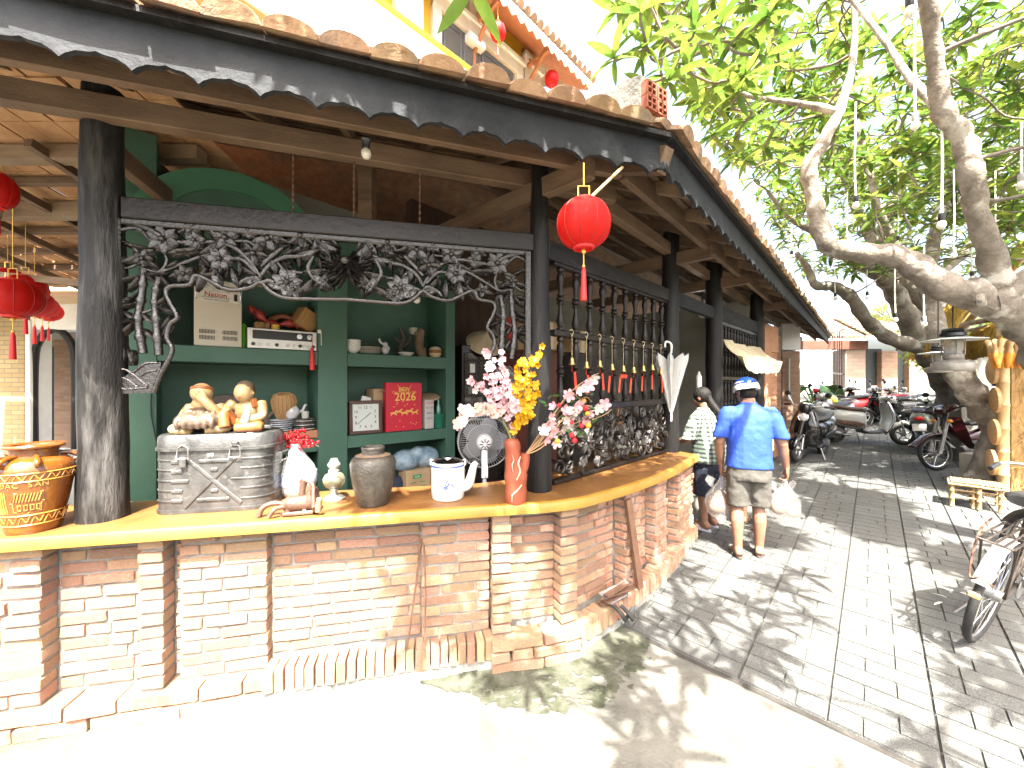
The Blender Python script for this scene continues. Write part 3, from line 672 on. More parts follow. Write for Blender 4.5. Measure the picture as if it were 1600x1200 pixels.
back.add([b1, b2, b2+in1*1.6+in2*.9-V(0, 0, .9), b1+in1*2.5-V(0, 0, .9)], [(0, 1, 2, 3)]); back.add([b2, b3, b3+in2*2.5-V(0, 0, .9), b2+in1*1.6+in2*.9-V(0, 0, .9)], [(0, 1, 2, 3)])
back.build('roof_slope', terracotta, roof, fixn=True)
# battens and rafters below the tiles
for A, B, d, inn, sgn in ((EA-ed1*.4, EC, ed1, in1, 1), (EC, EE, ed2, in2, -1)):
    for i in range(1, 10):
        dd = i*.3; ext = dd*math.tan(math.acos(min(1, hipd.dot(inn))))
        a, b = (A+inn*dd, EC+inn*dd-d*ext*-1*0) if sgn > 0 else (A+inn*dd, B+inn*dd)
        hp = EC+hipd*(dd/hipd.dot(inn))
        a, b = (A+inn*dd, hp) if sgn > 0 else (hp, B+inn*dd)
        z = zr(dd)-.035
        mm = MB(); mm.beam(a+V(0, 0, z), b+V(0, 0, z), .045, .03); mm.build('batten', palewood if i % 2 else brownwood, roof)
    L = (B-A).length; n = int(L/.62)
    for k in range(1, n+1):
        s = k*L/n; p = A+d*s; e = RUN*.95
        q = (p-EC).dot(d)
        lim = None
        mm = MB(); a = p+inn*.06; b = p+inn*e
        # stop at the hip
        if (sgn > 0 and (b-EC).dot(hipn) < 0) or (sgn < 0 and (b-EC).dot(hipn) > 0):
            tt = abs((a-EC).dot(hipn))/max(1e-4, abs((b-a).dot(hipn))); b = a.lerp(b, min(1, tt))
        if (b-a).length < .15: continue
        da, db = (a-EC).dot(inn), (b-EC).dot(inn)
        mm.beam(a+V(0, 0, zr(da)-.095), b+V(0, 0, zr(db)-.095), .05, .085); mm.build('rafter', palewood if k % 3 else brownwood, roof)
mm = MB(); mm.beam(up(EC, 0)-V(0, 0, .16), up(Q, RUN)-V(0, 0, .16), .08, .14); mm.build('hip_rafter', brownwood, roof)
def off(A, d, inn, dd, s): return A+d*s+inn*dd
# outer purlin (plank) and post-line purlin, both wings
def hipat(dd, inn): return EC+hipd*(dd/hipd.dot(inn))
for dd, z, h, w, mt in ((.33, 3.165, .15, .05, brownwood), (.70, 3.175, .12, .08, brownwood), (1.5, 3.62, .1, .07, brownwood), (2.3, 4.0, .1, .07, brownwood)):
    hp = hipat(dd, in1)
    mm = MB(); mm.beam(EA-ed1*.4+in1*dd+V(0, 0, z), hp+ed1*(.28 if dd == .7 else 0)+V(0, 0, z), w, h, b2=.005); mm.build('purlin', mt, roof)
    mm = MB(); mm.beam(hp+ed2*.03+V(0, 0, z-.004), EE+in2*dd+V(0, 0, z-.004), w, h, b2=.005); mm.build('purlin', mt, roof)
for P in (P2, P3, P4, P5):                                   # tie beams from the posts out to the plank
    a = P-in2*.42; a.z = 3.06; b = P+in2*1.9; b.z = 3.06
    mm = MB(); mm.beam(a, b, .07, .13, b2=.005); mm.build('tie_beam', brownwood, roof)
a = P1+in1*.0; a.z = 3.03; mm = MB(); mm.beam(a, P1+in1*2.0+V(0, 0, 3.03), .07, .12, b2=.005); mm.build('tie_beam', brownwood, roof)
p = PL(574, 280, P1+in1*.5, P2-P1); mm = MB(); mm.beam(V(p.x, p.y, 2.7), V(p.x, p.y, 3.4), .1, .1, up=(0, 1, 0)); mm.build('king_post', brownwood, roof)
for px, pz in ((458, 0), (553, 0), (656, 0)):                # thin chains from the purlin to the lintel
    p = PL(px, 300, P1+in1*.02, P2-P1); mm = MB()
    for k in range(18):
        mm.box((0, 0, 0), (.014, .005, .026), TR((p.x, p.y, 2.75+k*.021), (0, 0, k*1.57)), b=.002)
    tag(mm.build('hanging_chain', iron, None), {458: 'thin rusty chain hanging near the green arch', 553: 'thin rusty chain hanging beside the pale eave bulb', 656: 'thin rusty chain hanging nearest the slim post'}[px], 'chain')
# cement hip ridge with hollow bricks at its end
mm = MB(); h0 = EC+hipd*.10; h1 = EC+hipd*1.1
rr_ = []
for t in range(9):
    q = h0.lerp(h1, t/8); dd = (q-EC).dot(in1); zb = zr(dd)+.0; hh = .36-.02*t+.012*math.sin(t*2); ww = .115
    rr_.append([q-hipn*ww+V(0, 0, zb), q+hipn*ww+V(0, 0, zb), q+hipn*ww*.85+V(0, 0, zb+hh), q-hipn*ww*.85+V(0, 0, zb+hh)])
mm.loft(rr_); mm.build('cement_ridge', mat('old_cement', (.07, .07, .06), (.16, .16, .14), 5, .95, .7, 24), roof, fixn=True)
for k in range(2):
    for j in range(2):
        mm = MB(); q = h0-hipd*.02+hipn*(-.05+.1*k)+V(0, 0, 3.40+.085*j)
        Mh = Matrix.Translation(q) @ rz(math.atan2(hipd.y, hipd.x))
        for a, b, c, dd in ((0, 0, .08, .01), (0, 0, .01, .08)):
            mm.box((0, 0, 0), (.05, c, dd), Mh)
        for s_ in (-1, 1): mm.box((0, s_*.04, 0), (.05, .01, .08), Mh); mm.box((0, 0, s_*.036), (.05, .08, .01), Mh)
        mm.build('hollow_brick', mat('hollow_brick', (.22, .06, .03), (.28, .085, .045), 10, .9), roof)
# ------------------------------------------------------------------ green shelf unit
SH0 = V(-2.535, 2.6, 0); sd = V(.777, .629, 0).normalized(); sn = V(.629, -.777, 0).normalized()    # sn faces the yard
SHM = Matrix((sd, -sn, V(0, 0, 1))).transposed().to_4x4(); SHM.translation = SH0               # local x along, y back, z up
shelf = thing('shelf_unit', 'dark green plastered shelf unit with niches and arched top', 'shelf', M=SHM)
def gbox(name, x0, x1, y0, y1, z0, z1, mt=green_m):
    mm = MB(); mm.box(((x0+x1)/2, (y0+y1)/2, (z0+z1)/2), (x1-x0, y1-y0, z1-z0), b=.004); return mm.build(name, mt, shelf)
gbox('upright', -.14, .096, 0, .45, 0, 3.44); gbox('upright', 1.116, 1.358, 0, .45, 0, 3.0); gbox('upright', 2.36, 2.47, 0, .45, 0, 3.0)
gbox('back_panel', .09, 2.4, .45, .5, 0, 3.05)
for x0, x1 in ((.096, 1.116), (1.358, 2.36)):
    gbox('shelf_board', x0, x1, .004, .45, 1.88, 2.0); gbox('shelf_board', x0, x1, .004, .45, 1.14, 1.25); gbox('shelf_board', x0, x1, .004, .45, .3, .42)
gbox('shelf_header', 1.358, 2.36, .004, .4, 2.85, 3.0)
mm = MB(); arc = [(-.02, 2.80)]+[(.56+.62*math.cos(a), 2.78+.56*math.sin(a)) for a in [math.pi*(1-k/24) for k in range(25)]]+[(1.19, 2.80)]
mm.prism(arc, .08, Matrix(((1, 0, 0, 0), (0, 0, 1, .02), (0, 1, 0, 0), (0, 0, 0, 1)))); mm.build('arch_panel', green_m, shelf, fixn=True)
mm = MB(); ring = []
for a in [math.pi*(1-k/24) for k in range(25)]:
    ring.append([V(.56+r_*math.cos(a), y_, 2.78+r_*.9*math.sin(a)) for r_, y_ in ((.46, .019), (.46, -.012), (.62, -.012), (.62, .019))])
mm.loft(ring); mm.build('arch_trim', mat('green_trim', (.05, .17, .10), (.07, .2, .12), 3, .5), shelf, fixn=True)
def SP(px, py, y=.15):                     # pixel -> shelf-local point at depth y behind the face
    p = PL(px, py, SH0-sn*y, sd); return SHM.inverted() @ p
# interior walls
def wall(name, label, A, B, z0, z1, mt, th=.12):
    mm = MB(); d = (B-A).normalized(); mm.beam(A+V(0, 0, (z0+z1)/2), B+V(0, 0, (z0+z1)/2), th, z1-z0); return tag(mm.build(name, mt), label, 'wall')
wA = V(-.62, 4.35, 0); wB = wA+V(.35, 1.25, 0); wC = wB+ed2*9
wall('interior_wall', 'brown wooden wall behind the black cabinet', wA+V(-.6, .2, 0), wB, 0, 3.9, mat('brown_wall', (.045, .022, .013), (.075, .038, .022), 3, .6, st=(6, 6, .5)))
wall('interior_wall', 'olive grey back wall seen through the open kitchen bay', wB, wC, 0, 3.2, olive_m)
wall('partition_wall', 'grey partition wall at the far side of the kitchen bay', P5+in2*.1, P5+in2*2.2, 0, 3.2, olive_m)
wall('interior_wall', 'shaded plaster wall enclosing the back of the shelf niche', SH0+V(-.25, .55, 0), V(-.9, 5.2, 0), 0, 3.6, olive_m)
mm = MB(); mm.prism([(p.x, p.y) for p in (V(-3.6, 2.2, 0), V(-.25, 2.9, 0), V(.1, 3.0, 0), P3+in2*.12, P5+in2*.05, P5+in2*2.3, wB, V(-1.2, 5.2, 0), V(-3.6, 4.2, 0))], .02, TR((0, 0, .005))); o = mm.build('interior_floor', mat('cement_floor', (.22, .2, .18), (.3, .28, .25), 4, .7), fixn=True); struct(o)
# ------------------------------------------------------------------ frangipani trees
import numpy as np
TREES = []
def tree(label, trunk_mat, limbs, name='frangipani_tree', k=.82):
    limbs = [[(*q[:3], q[3]*k) for q in l] for l in limbs]
    t = thing(name, label, 'tree', loc=(0, 0, 0)); nodes = []
    for i, pts in enumerate(limbs):
        P = [V(*p[:3]) for p in pts]; c = catmull(P, 6); rr = []
        for k in range(len(c)):
            x = k/6; j = min(int(x), len(pts)-2); rr.append(lerp(pts[j][3], pts[j+1][3], x-j)*(1+.10*math.sin(k*1.7+i)+R.uniform(-.04, .04)))
        c = [p+V(R.uniform(-1, 1), R.uniform(-1, 1), R.uniform(-1, 1))*.09*r for p, r in zip(c, rr)]
        m = MB(); m.tube(c, rr, 14 if pts[0][3] > .06 else 8)
        m.build('trunk' if i == 0 else 'limb', trunk_mat, t, 80)
        nodes += [(p, r) for p, r in zip(c, rr) if p.z > 2.4]
    TREES.append([t, nodes, [], []]); return t
def w4(px, py, Y, r): return (*W(px, py, Y), r)
J = w4(1545, 470, 3.3, .16)
gb = V(4.95, 3.3, gz(4.95, 3.3))
tree('gnarled grey frangipani tree with a knot hole where its boughs fork', bark, [
    [(*gb, .24), (4.9, 3.3, .8, .2), (4.72, 3.3, 1.5, .18), w4(1620, 520, 3.3, .175), J, w4(1480, 450, 3.3, .135), w4(1412, 405, 3.4, .115), w4(1345, 394, 3.5, .10), w4(1298, 385, 3.6, .10), w4(1279, 345, 3.6, .092), w4(1270, 297, 3.6, .075), w4(1264, 265, 3.6, .085), w4(1288, 218, 3.6, .07), w4(1310, 175, 3.65, .055), w4(1330, 110, 3.75, .04), w4(1335, 20, 3.9, .03), w4(1320, -90, 4.1, .022)],
    [J, w4(1556, 425, 3.22, .115), w4(1532, 350, 3.1, .085), w4(1516, 275, 3.0, .088), w4(1505, 217, 3.0, .085), w4(1474, 175, 2.95, .08), w4(1462, 100, 2.9, .062), w4(1450, 10, 2.8, .06), w4(1430, -120, 2.6, .05), (2.3, 1.7, 4.6, .04), (1.7, .9, 4.7, .03), (1.1, .1, 4.6, .022)],
    [J, w4(1590, 445, 3.2, .10), w4(1650, 390, 3.1, .08), w4(1700, 280, 3.2, .06), (5.2, 3.3, 4.6, .045), (5.8, 2.6, 5.0, .03)],
    [w4(1310, 175, 3.65, .05), w4(1240, 160, 3.6, .028), w4(1170, 150, 3.4, .022), w4(1100, 110, 3.1, .018), w4(1040, 60, 2.8, .015)],
    [(2.3, 1.7, 4.6, .04), (1.6, 1.7, 4.5, .028), (.8, 1.6, 4.0, .022), (.1, 1.55, 3.6, .016)],
    [(1.7, .9, 4.7, .03), (1.2, -.4, 4.5, .025), (.6, -1.2, 4.3, .02), (0, -1.6, 4.2, .015)],
    [w4(1474, 175, 2.95, .05), w4(1420, 120, 3.2, .035), w4(1380, 60, 3.5, .03), w4(1300, -40, 3.8, .025)],
])
kh = MB(); kc = W(1527, 470, 3.13)
kh.lathe([(.085, 0), (.09, .02), (.075, .045), (.05, .03), (.03, -.02)], 14, Matrix.Translation(kc) @ TR((0, 0, 0), (math.radians(90), 0, math.radians(35)), (1, .62, 1))); kh.build('knot', bark, TREES[0][0], 60)
kh = MB(); kh.lathe([(.048, 0), (.045, .02), (.0, .01)], 12, Matrix.Translation(kc+V(-.005, -.008, 0)) @ TR((0, 0, 0), (math.radians(90), 0, math.radians(35)), (1, .62, 1))); kh.build('knot_hole', dark_m, TREES[0][0], 60)
b2 = V(8.35, 7.3, gz(8.35, 7.3)-.05)
tree('dark trunked frangipani tree rising behind the maroon motorbike', bark_dark, [
    [(*b2, .42), w4(1492, 620, 7.2, .32), w4(1458, 560, 7.1, .24), w4(1422, 505, 7.0, .2), w4(1396, 455, 6.9, .17), w4(1370, 425, 6.7, .14), w4(1330, 405, 6.4, .11), w4(1290, 370, 6.2, .08), w4(1240, 345, 6, .05), w4(1200, 300, 5.9, .03)],
    [w4(1450, 545, 7.1, .19), w4(1398, 532, 7.0, .14), w4(1358, 505, 6.8, .13), w4(1330, 465, 6.7, .12), w4(1300, 447, 6.6, .10), w4(1275, 446, 6.5, .08), w4(1262, 420, 6.4, .06), w4(1245, 395, 6.3, .04)],
    [w4(1440, 530, 7.1, .2), w4(1462, 495, 7.3, .24), w4(1430, 455, 7.3, .24), w4(1390, 420, 7.4, .2), w4(1380, 380, 7.4, .14), w4(1400, 310, 7.5, .1), w4(1440, 240, 7.6, .07), w4(1480, 170, 7.6, .05)],
    [w4(1390, 420, 7.4, .15), w4(1340, 330, 7.6, .1), w4(1310, 250, 7.8, .07), w4(1270, 190, 8, .045)],
    [w4(1430, 455, 7.3, .15), w4(1500, 400, 7.4, .1), w4(1560, 330, 7.4, .07), w4(1610, 260, 7.4, .05)],
])
b3 = V(6.45, 5.35, gz(6.45, 5.35)-.03)
tree('leaning pale frangipani trunk beside the bamboo pole under the hanging lamp', bark, [
    [(*b3, .2), w4(1556, 680, 5.2, .17), w4(1540, 645, 5.15, .18), w4(1505, 595, 5.1, .17), w4(1478, 548, 5.2, .15), w4(1460, 500, 5.4, .13), w4(1450, 430, 5.5, .11), w4(1470, 330, 5.6, .08), w4(1500, 240, 5.6, .06), w4(1510, 150, 5.6, .04)],
    [w4(1460, 470, 5.4, .1), w4(1410, 400, 5.5, .07), w4(1370, 320, 5.5, .055), w4(1350, 230, 5.6, .04), w4(1300, 130, 5.6, .03)],
    [w4(1470, 330, 5.6, .07), w4(1560, 270, 5.7, .05), w4(1620, 190, 5.8, .035)],
])
# rosettes of leaves
def shadow(p, z=0.0):
    k = (p.z-z)/TOSUN.z; return V(p.x-TOSUN.x*k, p.y-TOSUN.y*k, z)
def proj(p): return (800+F*p.x/p.y, 600-F*(p.z-H)/p.y) if p.y > .25 else None
def ok(p, left=True):
    q = proj(p)
    if q and -120 < q[0] < 1720 and q[1] > -150:
        if not (q[0] > 965+R.uniform(-40, 20) and q[1] < 430): return False
        if q[0] < 1040 and q[1] > 120: return False
        if p.y < (3.95 if q[0] > 1215 else 2.7): return False
        if q[0] < 1330 and q[1] > (1.55*(q[0]-1080)+165): return False
        if q[1] > 300+.25*(q[0]-1300) and R.random() < .6: return False
    if p.x-p.y < -.9 and p.y > 1.0:                               # clear of the pavilion roof
        dd = min((p-EC).dot(in1), (p-EC).dot(in2))
        if p.z < zr(max(0, dd))+.45 or dd > 2.2: return False
    s1 = shadow(p, 1.2)
    if left and s1.x < -.75 and s1.y > .9: return False                     # counter and wall at the left stay in sun
    s = shadow(p)
    s.z = gz(s.x, s.y); q = proj(s)
    if q:
        x, y = q
        if y > 960 and x < 640: return False
        if 1280 < x < 1455 and 880 < y < 1120: return False
        if x > 1400 and 765 < y < 850: return False
        if y > 1120 and R.random() < .8: return False
        if abs(y-(815+.42*(x-1240))) < 22 and 1180 < x < 1520: return False
        if abs(y-(738+.16*(x-1240))) < 9 and 1240 < x < 1480: return False
    return True
ros = []
tries = 0
while len(ros) < 1380 and tries < 150000:
    tries += 1
    p = V(R.uniform(0, 11.5), R.uniform(2.4, 11.5), R.uniform(3.0, 7.4))
    if p.y < 2.2 and p.z < 3.9: continue
    q = proj(p)
    if not (q and q[0] < 1680 and q[1] > -200): continue
    if ok(p): ros.append(p)
n_over = 0
while n_over < 30:
    p = V(R.uniform(-.9, 5.5), R.uniform(-2.8, .9), R.uniform(3.3, 5.2))
    if ok(p): ros.append(p); n_over += 1
def shade(pxr, pyr, n, hr, fn):
    k = 0; tr = 0
    while k < n and tr < n*60:
        tr += 1; T = fn(R.uniform(*pxr), R.uniform(*pyr)); hh = R.uniform(*hr); p = T+TOSUN*(hh/TOSUN.z)
        if p.z > 9 or p.z < 2.9: continue
        if ok(p, False): ros.append(p); k += 1
def on_counter(px, py): q = edge(s_of(px)); return q[0]-q[2]*R.uniform(0, .3)+V(0, 0, .99)
def on_wall(px, py): q = edge(s_of(px)); return q[0]+V(0, 0, R.uniform(.25, .9))
def on_eave(px, py): q = PL(px, 200, EA, ed1) if px < 1040 else PL(px, 300, EC, ed2); q.z = 3.22; return q
shade((1180, 1430), (690, 850), 520, (3.0, 8.0), G); shade((430, 1150), (0, 1), 46, (.9, 2.6), on_eave); shade((780, 1290), (885, 1080), 34, (2.6, 4.4), G); shade((1440, 1600), (850, 1000), 60, (2.7, 7), G); shade((1200, 1500), (645, 700), 140, (2.6, 8), G)
shade((540, 1085), (0, 1), 105, (2.0, 5.5), on_counter); shade((900, 1080), (0, 1), 36, (2.4, 6), on_wall); shade((420, 760), (0, 1), 9, (2.6, 3.6), on_wall); shade((1450, 1600), (1050, 1200), 6, (3, 4.4), G); shade((850, 1080), (1080, 1200), 5, (2.8, 4), G)
def on_pole(px, py): return W(px, py, 4.95)
shade((1500, 1600), (560, 740), 46, (1.2, 5.5), on_pole)
extra = [W(735, -15, 1.75), W(1000, 20, 2.6), W(960, 95, 2.7), W(1010, 75, 2.7), W(1045, 130, 2.8), W(1005, 130, 2.75), W(965, 20, 2.9), W(1085, 50, 2.8), W(1120, 130, 3.0), W(1150, 60, 2.9), W(1165, 190, 3.2), W(1200, 90, 3.1)]
ros = extra+ros
leafspec = []
NP = [np.array([list(n[0]) for n in T[1]]) for T in TREES]
NR = [[n[1] for n in T[1]] for T in TREES]
def leafT(p, a, el, roll, L): return Matrix.Translation(p) @ rz(a) @ Matrix.Rotation(-el, 4, 'Y') @ Matrix.Rotation(roll, 4, 'X') @ Matrix.Diagonal((L, L, L, 1))
near0 = [min(np.min(np.sum((N-np.array(list(p)))**2, axis=1)) for N in NP) for p in ros]
for i in sorted(range(len(ros)), key=lambda i: near0[i]):
    p = ros[i]; best = None
    for ti, N in enumerate(NP):
        d2 = np.sum((N-np.array(list(p)))**2, axis=1); k = int(np.argmin(d2+ (N[:, 2] > p.z+.1)*.4)); 
        if best is None or d2[k] < best[0]: best = (d2[k], ti, k)
    d2, ti, k = best; b = Vector(NP[ti][k]); L = (p-b).length
    r0 = min(NR[ti][k]*.6, .012+.008*L)
    mid1 = b.lerp(p, .35)+V(R.uniform(-1, 1), R.uniform(-1, 1), R.uniform(-.9, .1))*.16*L; mid2 = b.lerp(p, .72)+V(R.uniform(-1, 1), R.uniform(-1, 1), R.uniform(-1.1, -.1))*.12*L
    c = catmull([b, mid1, mid2, p], 3); n = len(c); rr = [lerp(max(r0, .011), .0085, j/(n-1)) for j in range(n)]
    TREES[ti][2].append((c, rr))
    NP[ti] = np.vstack([NP[ti], np.array([list(x) for x in c[1:]])]); NR[ti] += rr[1:]
    nl = R.randint(7, 11); ax = R.uniform(0, 6.28)
    for j in range(nl):
        a = ax+j*2.399; el = math.radians(lerp(-25, 55, (j/nl))+R.uniform(-12, 12)); LL = R.uniform(.16, .28)*(1 if j < nl*.7 else .65)
        leafspec.append((leafT(p+V(0, 0, .012*j/nl*4), a, el, R.uniform(-.5, .5), LL), ti, p))
def leafmesh(droop, n=5):
    m = MB(); rws = []
    for i in range(n+1):
        t = i/n; w = .125*math.sin(math.pi*min(1, max(.02, t)**.8*.96+.02))**.85 if i < n else .004
        z = -droop*t*t
        rws.append([V(t, -w, z+w*.28), V(t, 0, z), V(t, w, z+w*.28)])
    return m.strip(rws)
LM = [leafmesh(d) for d in (.05, .18, .32)]
def size(M, p):
    q = proj(p)
    if not q or not (-20 < q[0] < 1620 and -40 < q[1] < 620): return 0
    return M.to_scale()[0]/p.y
leafspec.sort(key=lambda s: -size(s[0], s[2]))
lme = [m.mesh('leaf', leaf_m, 170) for m in LM]
crown = {}
for i, (M, ti, p) in enumerate(leafspec):
    if i < 300: inst('leaf', R.choice(lme), TREES[ti][0], M)
    else:
        m = R.choice(LM); crown.setdefault((ti, R.randrange(3)), MB()).add(m.v, m.f, M)
for (ti, k), m in crown.items():
    m.build('crown', mat('crown_leaf_%d' % k, ((.045, .095, .014), (.085, .14, .02), (.15, .19, .03))[k], ((.075, .14, .022), (.13, .195, .032), (.21, .26, .045))[k], 2, .4, trans=.6), TREES[ti][0], 170, kind='stuff')
for t, nodes, tw, _ in TREES:
    m = MB()
    for c, rr in tw: m.tube(c, rr, 5)
    m.build('twigs', twig_m, t, 80, kind='stuff')
# pendant bulbs hung in the trees
bulb_m = mat('frosted_bulb', (.75, .73, .66), None, rough=.3, trans=.3)
cordw = mat('white_cord', (.6, .62, .56), None, rough=.5)
def pend(px, y0, y1, Y, r, lab):
    a, b = W(px, y0, Y), W(px, y1, Y); L = a.z-b.z
    t = thing('pendant_bulb', lab, 'light bulb', loc=b, group='bulbs hung in the frangipani trees')
    m = MB(); m.tube([(0, 0, .12), (.01*math.sin(px), 0, .12+(L-.12)*.5), (0, 0, L+.25)], r, 8); m.build('cord', cordw, t, 60)
    m = MB(); m.lathe([(.012, .135), (.021, .13), (.021, .075), (.018, .07)], 12); m.build('socket', black_m if px % 2 else mat('grey_socket', (.3, .3, .3)), t, 40)
    m = MB(); m.lathe([(.001, .012), (.015, .014), (.025, .026), (.029, .042), (.024, .060), (.017, .075)], 14); m.build('bulb', bulb_m, t, 80)
pend(1421, -40, 30, 2.3, .008, 'white pendant bulb hanging at the top of the frangipani beside its upper bough')
pend(1430, 20, 205, 2.9, .008, 'white pendant bulb on a long pale rod cord beside the upper bough')
pend(1337, 200, 328, 3.7, .008, 'white pendant bulb hanging inside the curve of the grey bough')
pend(1471, 180, 360, 3.0, .008, 'white pendant bulb on a long rod cord between the two grey boughs')
for px, y0, y1, Y in ((1490, 290, 405, 4.4), (1403, 290, 385, 5), (1399, 415, 505, 5), (1444, 415, 512, 4.6), (1324, 330, 385, 5), (1296, 318, 372, 6), (1555, 300, 384, 4.5), (1237, 365, 405, 6.2), (1305, 420, 470, 6.5), (1355, 430, 468, 6.5), (1272, 395, 440, 6.5), (1429, 400, 452, 6), (1519, 380, 440, 5), (1457, 440, 470, 6), (1596, 240, 298, 3.0)):
    pend(px, y0, y1, Y, .0075, 'white pendant bulb on a pale cord under the frangipani boughs')
# ------------------------------------------------------------------ yellow house behind
un = V(.70, .714, 0).normalized(); nn_ = V(-.714, .70, 0).normalized()
def HP(px, py, D=6.0): return PL(px, py, nn_*D, un)
HPm = Matrix((un, -nn_*-1, V(0, 0, 1))).transposed().to_4x4()           # local x along the front, y into the house, z up
hs = thing('yellow_house', 'two storey yellow and white house with grey louvred shutters and a tiled roof', 'house', M=HPm)
def hl(px, py, D=6.0): return HPm.inverted() @ HP(px, py, D)
zl = hl(650, 58).z; x0 = hl(210, 300).x; x1 = hl(838, 140).x; ZE = 9.35
def hbox(name, mt, xa, xb, ya, yb, za, zb, parent=None, b=0):
    m = MB(); m.box(((xa+xb)/2, (ya+yb)/2, (za+zb)/2), (abs(xb-xa), abs(yb-ya), abs(zb-za)), b=b); return m.build(name, mt, parent or hs)
hbox('lower_wall', white_m, x0, x1+.05, 6-.12, 10, 0, zl-.02)
hbox('string_course', mat('bright_yellow', (.75, .55, .04), None, rough=.7), x0, x1+.06, 6-.16, 6.2, zl-.02, zl+.05)
hbox('upper_wall', yellow_m, x0, x1, 6.0, 10, zl+.05, ZE+.3)
for pxa, pxb in ((612, 655), (728, 745), (815, 838)):
    a, b = hl(pxa, 30).x, hl(pxb, 30).x
    zb_ = zl+.02 if pxa != 728 else hl(737, 72).z
    hbox('pilaster', cream_m, a, b, 5.86, 6.05, zb_, ZE-.05); hbox('pilaster_capital', white_m, a-.06, b+.06, 5.8, 6.0, (ZE-.35 if pxa != 728 else zb_-.08), (ZE-.2 if pxa != 728 else zb_+.06))
wa, wb = hl(690, 60).x, hl(800, 130).x; wz1 = hl(800, 122).z; wz0 = zl-.9
for a, b, za, zb in ((wa-.25, wa-.06, wz0, wz1+.3), (wb+.06, wb+.25, wz0, wz1+.3)): hbox('window_surround', cream_m, a, b, 5.9, 6.1, za, zb)
hbox('window_surround', cream_m, wa-.25, wb+.25, 5.88, 6.1, wz1+.1, wz1+.34); hbox('window_surround', white_m, wa-.3, wb+.3, 5.82, 6.02, wz1+.34, wz1+.42)
gsh = mat('grey_shutter', (.07, .075, .08), (.1, .105, .11), 6, .6)
nw = 4
for k in range(nw):
    a = lerp(wa, wb, k/nw)+.01; b = lerp(wa, wb, (k+1)/nw)-.01
    w = hbox('window_shutter', mat('shutter_dark', (.03, .03, .032)), a, b, 5.985, 6.05, zl+.02, wz1+.08)
    for q, r_, za, zb in ((a, a+.06, zl+.05, wz1+.08), (b-.06, b, zl+.05, wz1+.08), (a+.06, b-.06, wz1-.02, wz1+.08), (a+.06, b-.06, zl+.05, zl+.1)): hbox('shutter_frame', gsh, q, r_, 5.955, 5.99, za, zb, w)
    for j in range(14):
        z = lerp(zl+.12, wz1-.05, j/13); m = MB(); m.box(((a+b)/2, 5.972, z), (b-a-.12, .03, .012), Matrix.Translation((0, 0, 0))); m.build('louvre', mat('louvre_grey', (.2, .2, .2)), w)
# roof with overhang carried on brackets
DE = 5.22; xa, xb = x0-.5, hl(932, 138, DE).x; ze = hl(932, 138, DE).z-.02
rw = mat('red_brown_timber', (.34, .13, .05), (.42, .18, .075), 4, .6)
m = MB(); m.add([(xa, DE, ze), (xb, DE, ze), (xb, DE+2.6, ze+1.5), (xa, DE+2.6, ze+1.5), (xa, DE, ze+.03), (xb, DE, ze+.03), (xb, DE+2.6, ze+1.53), (xa, DE+2.6, ze+1.53)], [(3, 2, 1, 0), (4, 5, 6, 7), (0, 1, 5, 4), (1, 2, 6, 5), (2, 3, 7, 6), (3, 0, 4, 7)]); hr = m.build('roof', terracotta, hs)
for k in range(9):
    y = DE+.05+k*.085; m = MB(); m.box(((xa+xb)/2, y, ze+(y-DE)*.577-.03), (xb-xa-.02, .05, .03), None); m.build('soffit_slat', rw, hr)
L = xb-xa; n = int(L/.24); m = MB()
for i in range(n):
    x = xa+i*L/n; w = L/n
    m.add([(x, DE-.03, ze-.14), (x+w*.5, DE-.03, ze-.24), (x+w, DE-.03, ze-.14), (x+w, DE-.03, ze+.02), (x, DE-.03, ze+.02), (x, DE-.01, ze-.14), (x+w*.5, DE-.01, ze-.24), (x+w, DE-.01, ze-.14), (x+w, DE-.01, ze+.02), (x, DE-.01, ze+.02)], [(0, 1, 2, 3, 4), (9, 8, 7, 6, 5), (0, 5, 6, 1), (1, 6, 7, 2)])
m.build('scalloped_fascia', cream_m, hr, fixn=True)
et = MB(); et.tube([(0, 0, 0), (0, .3, .16)], .085, 8); etm = et.mesh('roof_tile', terracotta, 60)
for i in range(int(L/.2)):
    x = xa+.1+i*.2
    if -800 < x < 800 and x > hl(740, 0, DE).x: inst('roof_tile', etm, hr, Matrix.Translation((x, DE-.07, ze+.08)))
for px in (738, 818):
    x = hl(px, 80, 5.9).x+.1; m = MB()
    m.beam((x, 5.98, ze-.7), (x, DE+.1, ze-.08), .06, .07); m.beam((x, 5.98, ze-.15), (x, DE+.02, ze-.15), .06, .08); m.beam((x, 5.95, ze+.1), (x, DE+.3, ze-.35), .05, .06); m.beam((x, 5.98, ze-1.0), (x, 5.98, ze+.3), .07, .07, up=(0, 1, 0))
    m.build('eave_bracket', rw, hs)
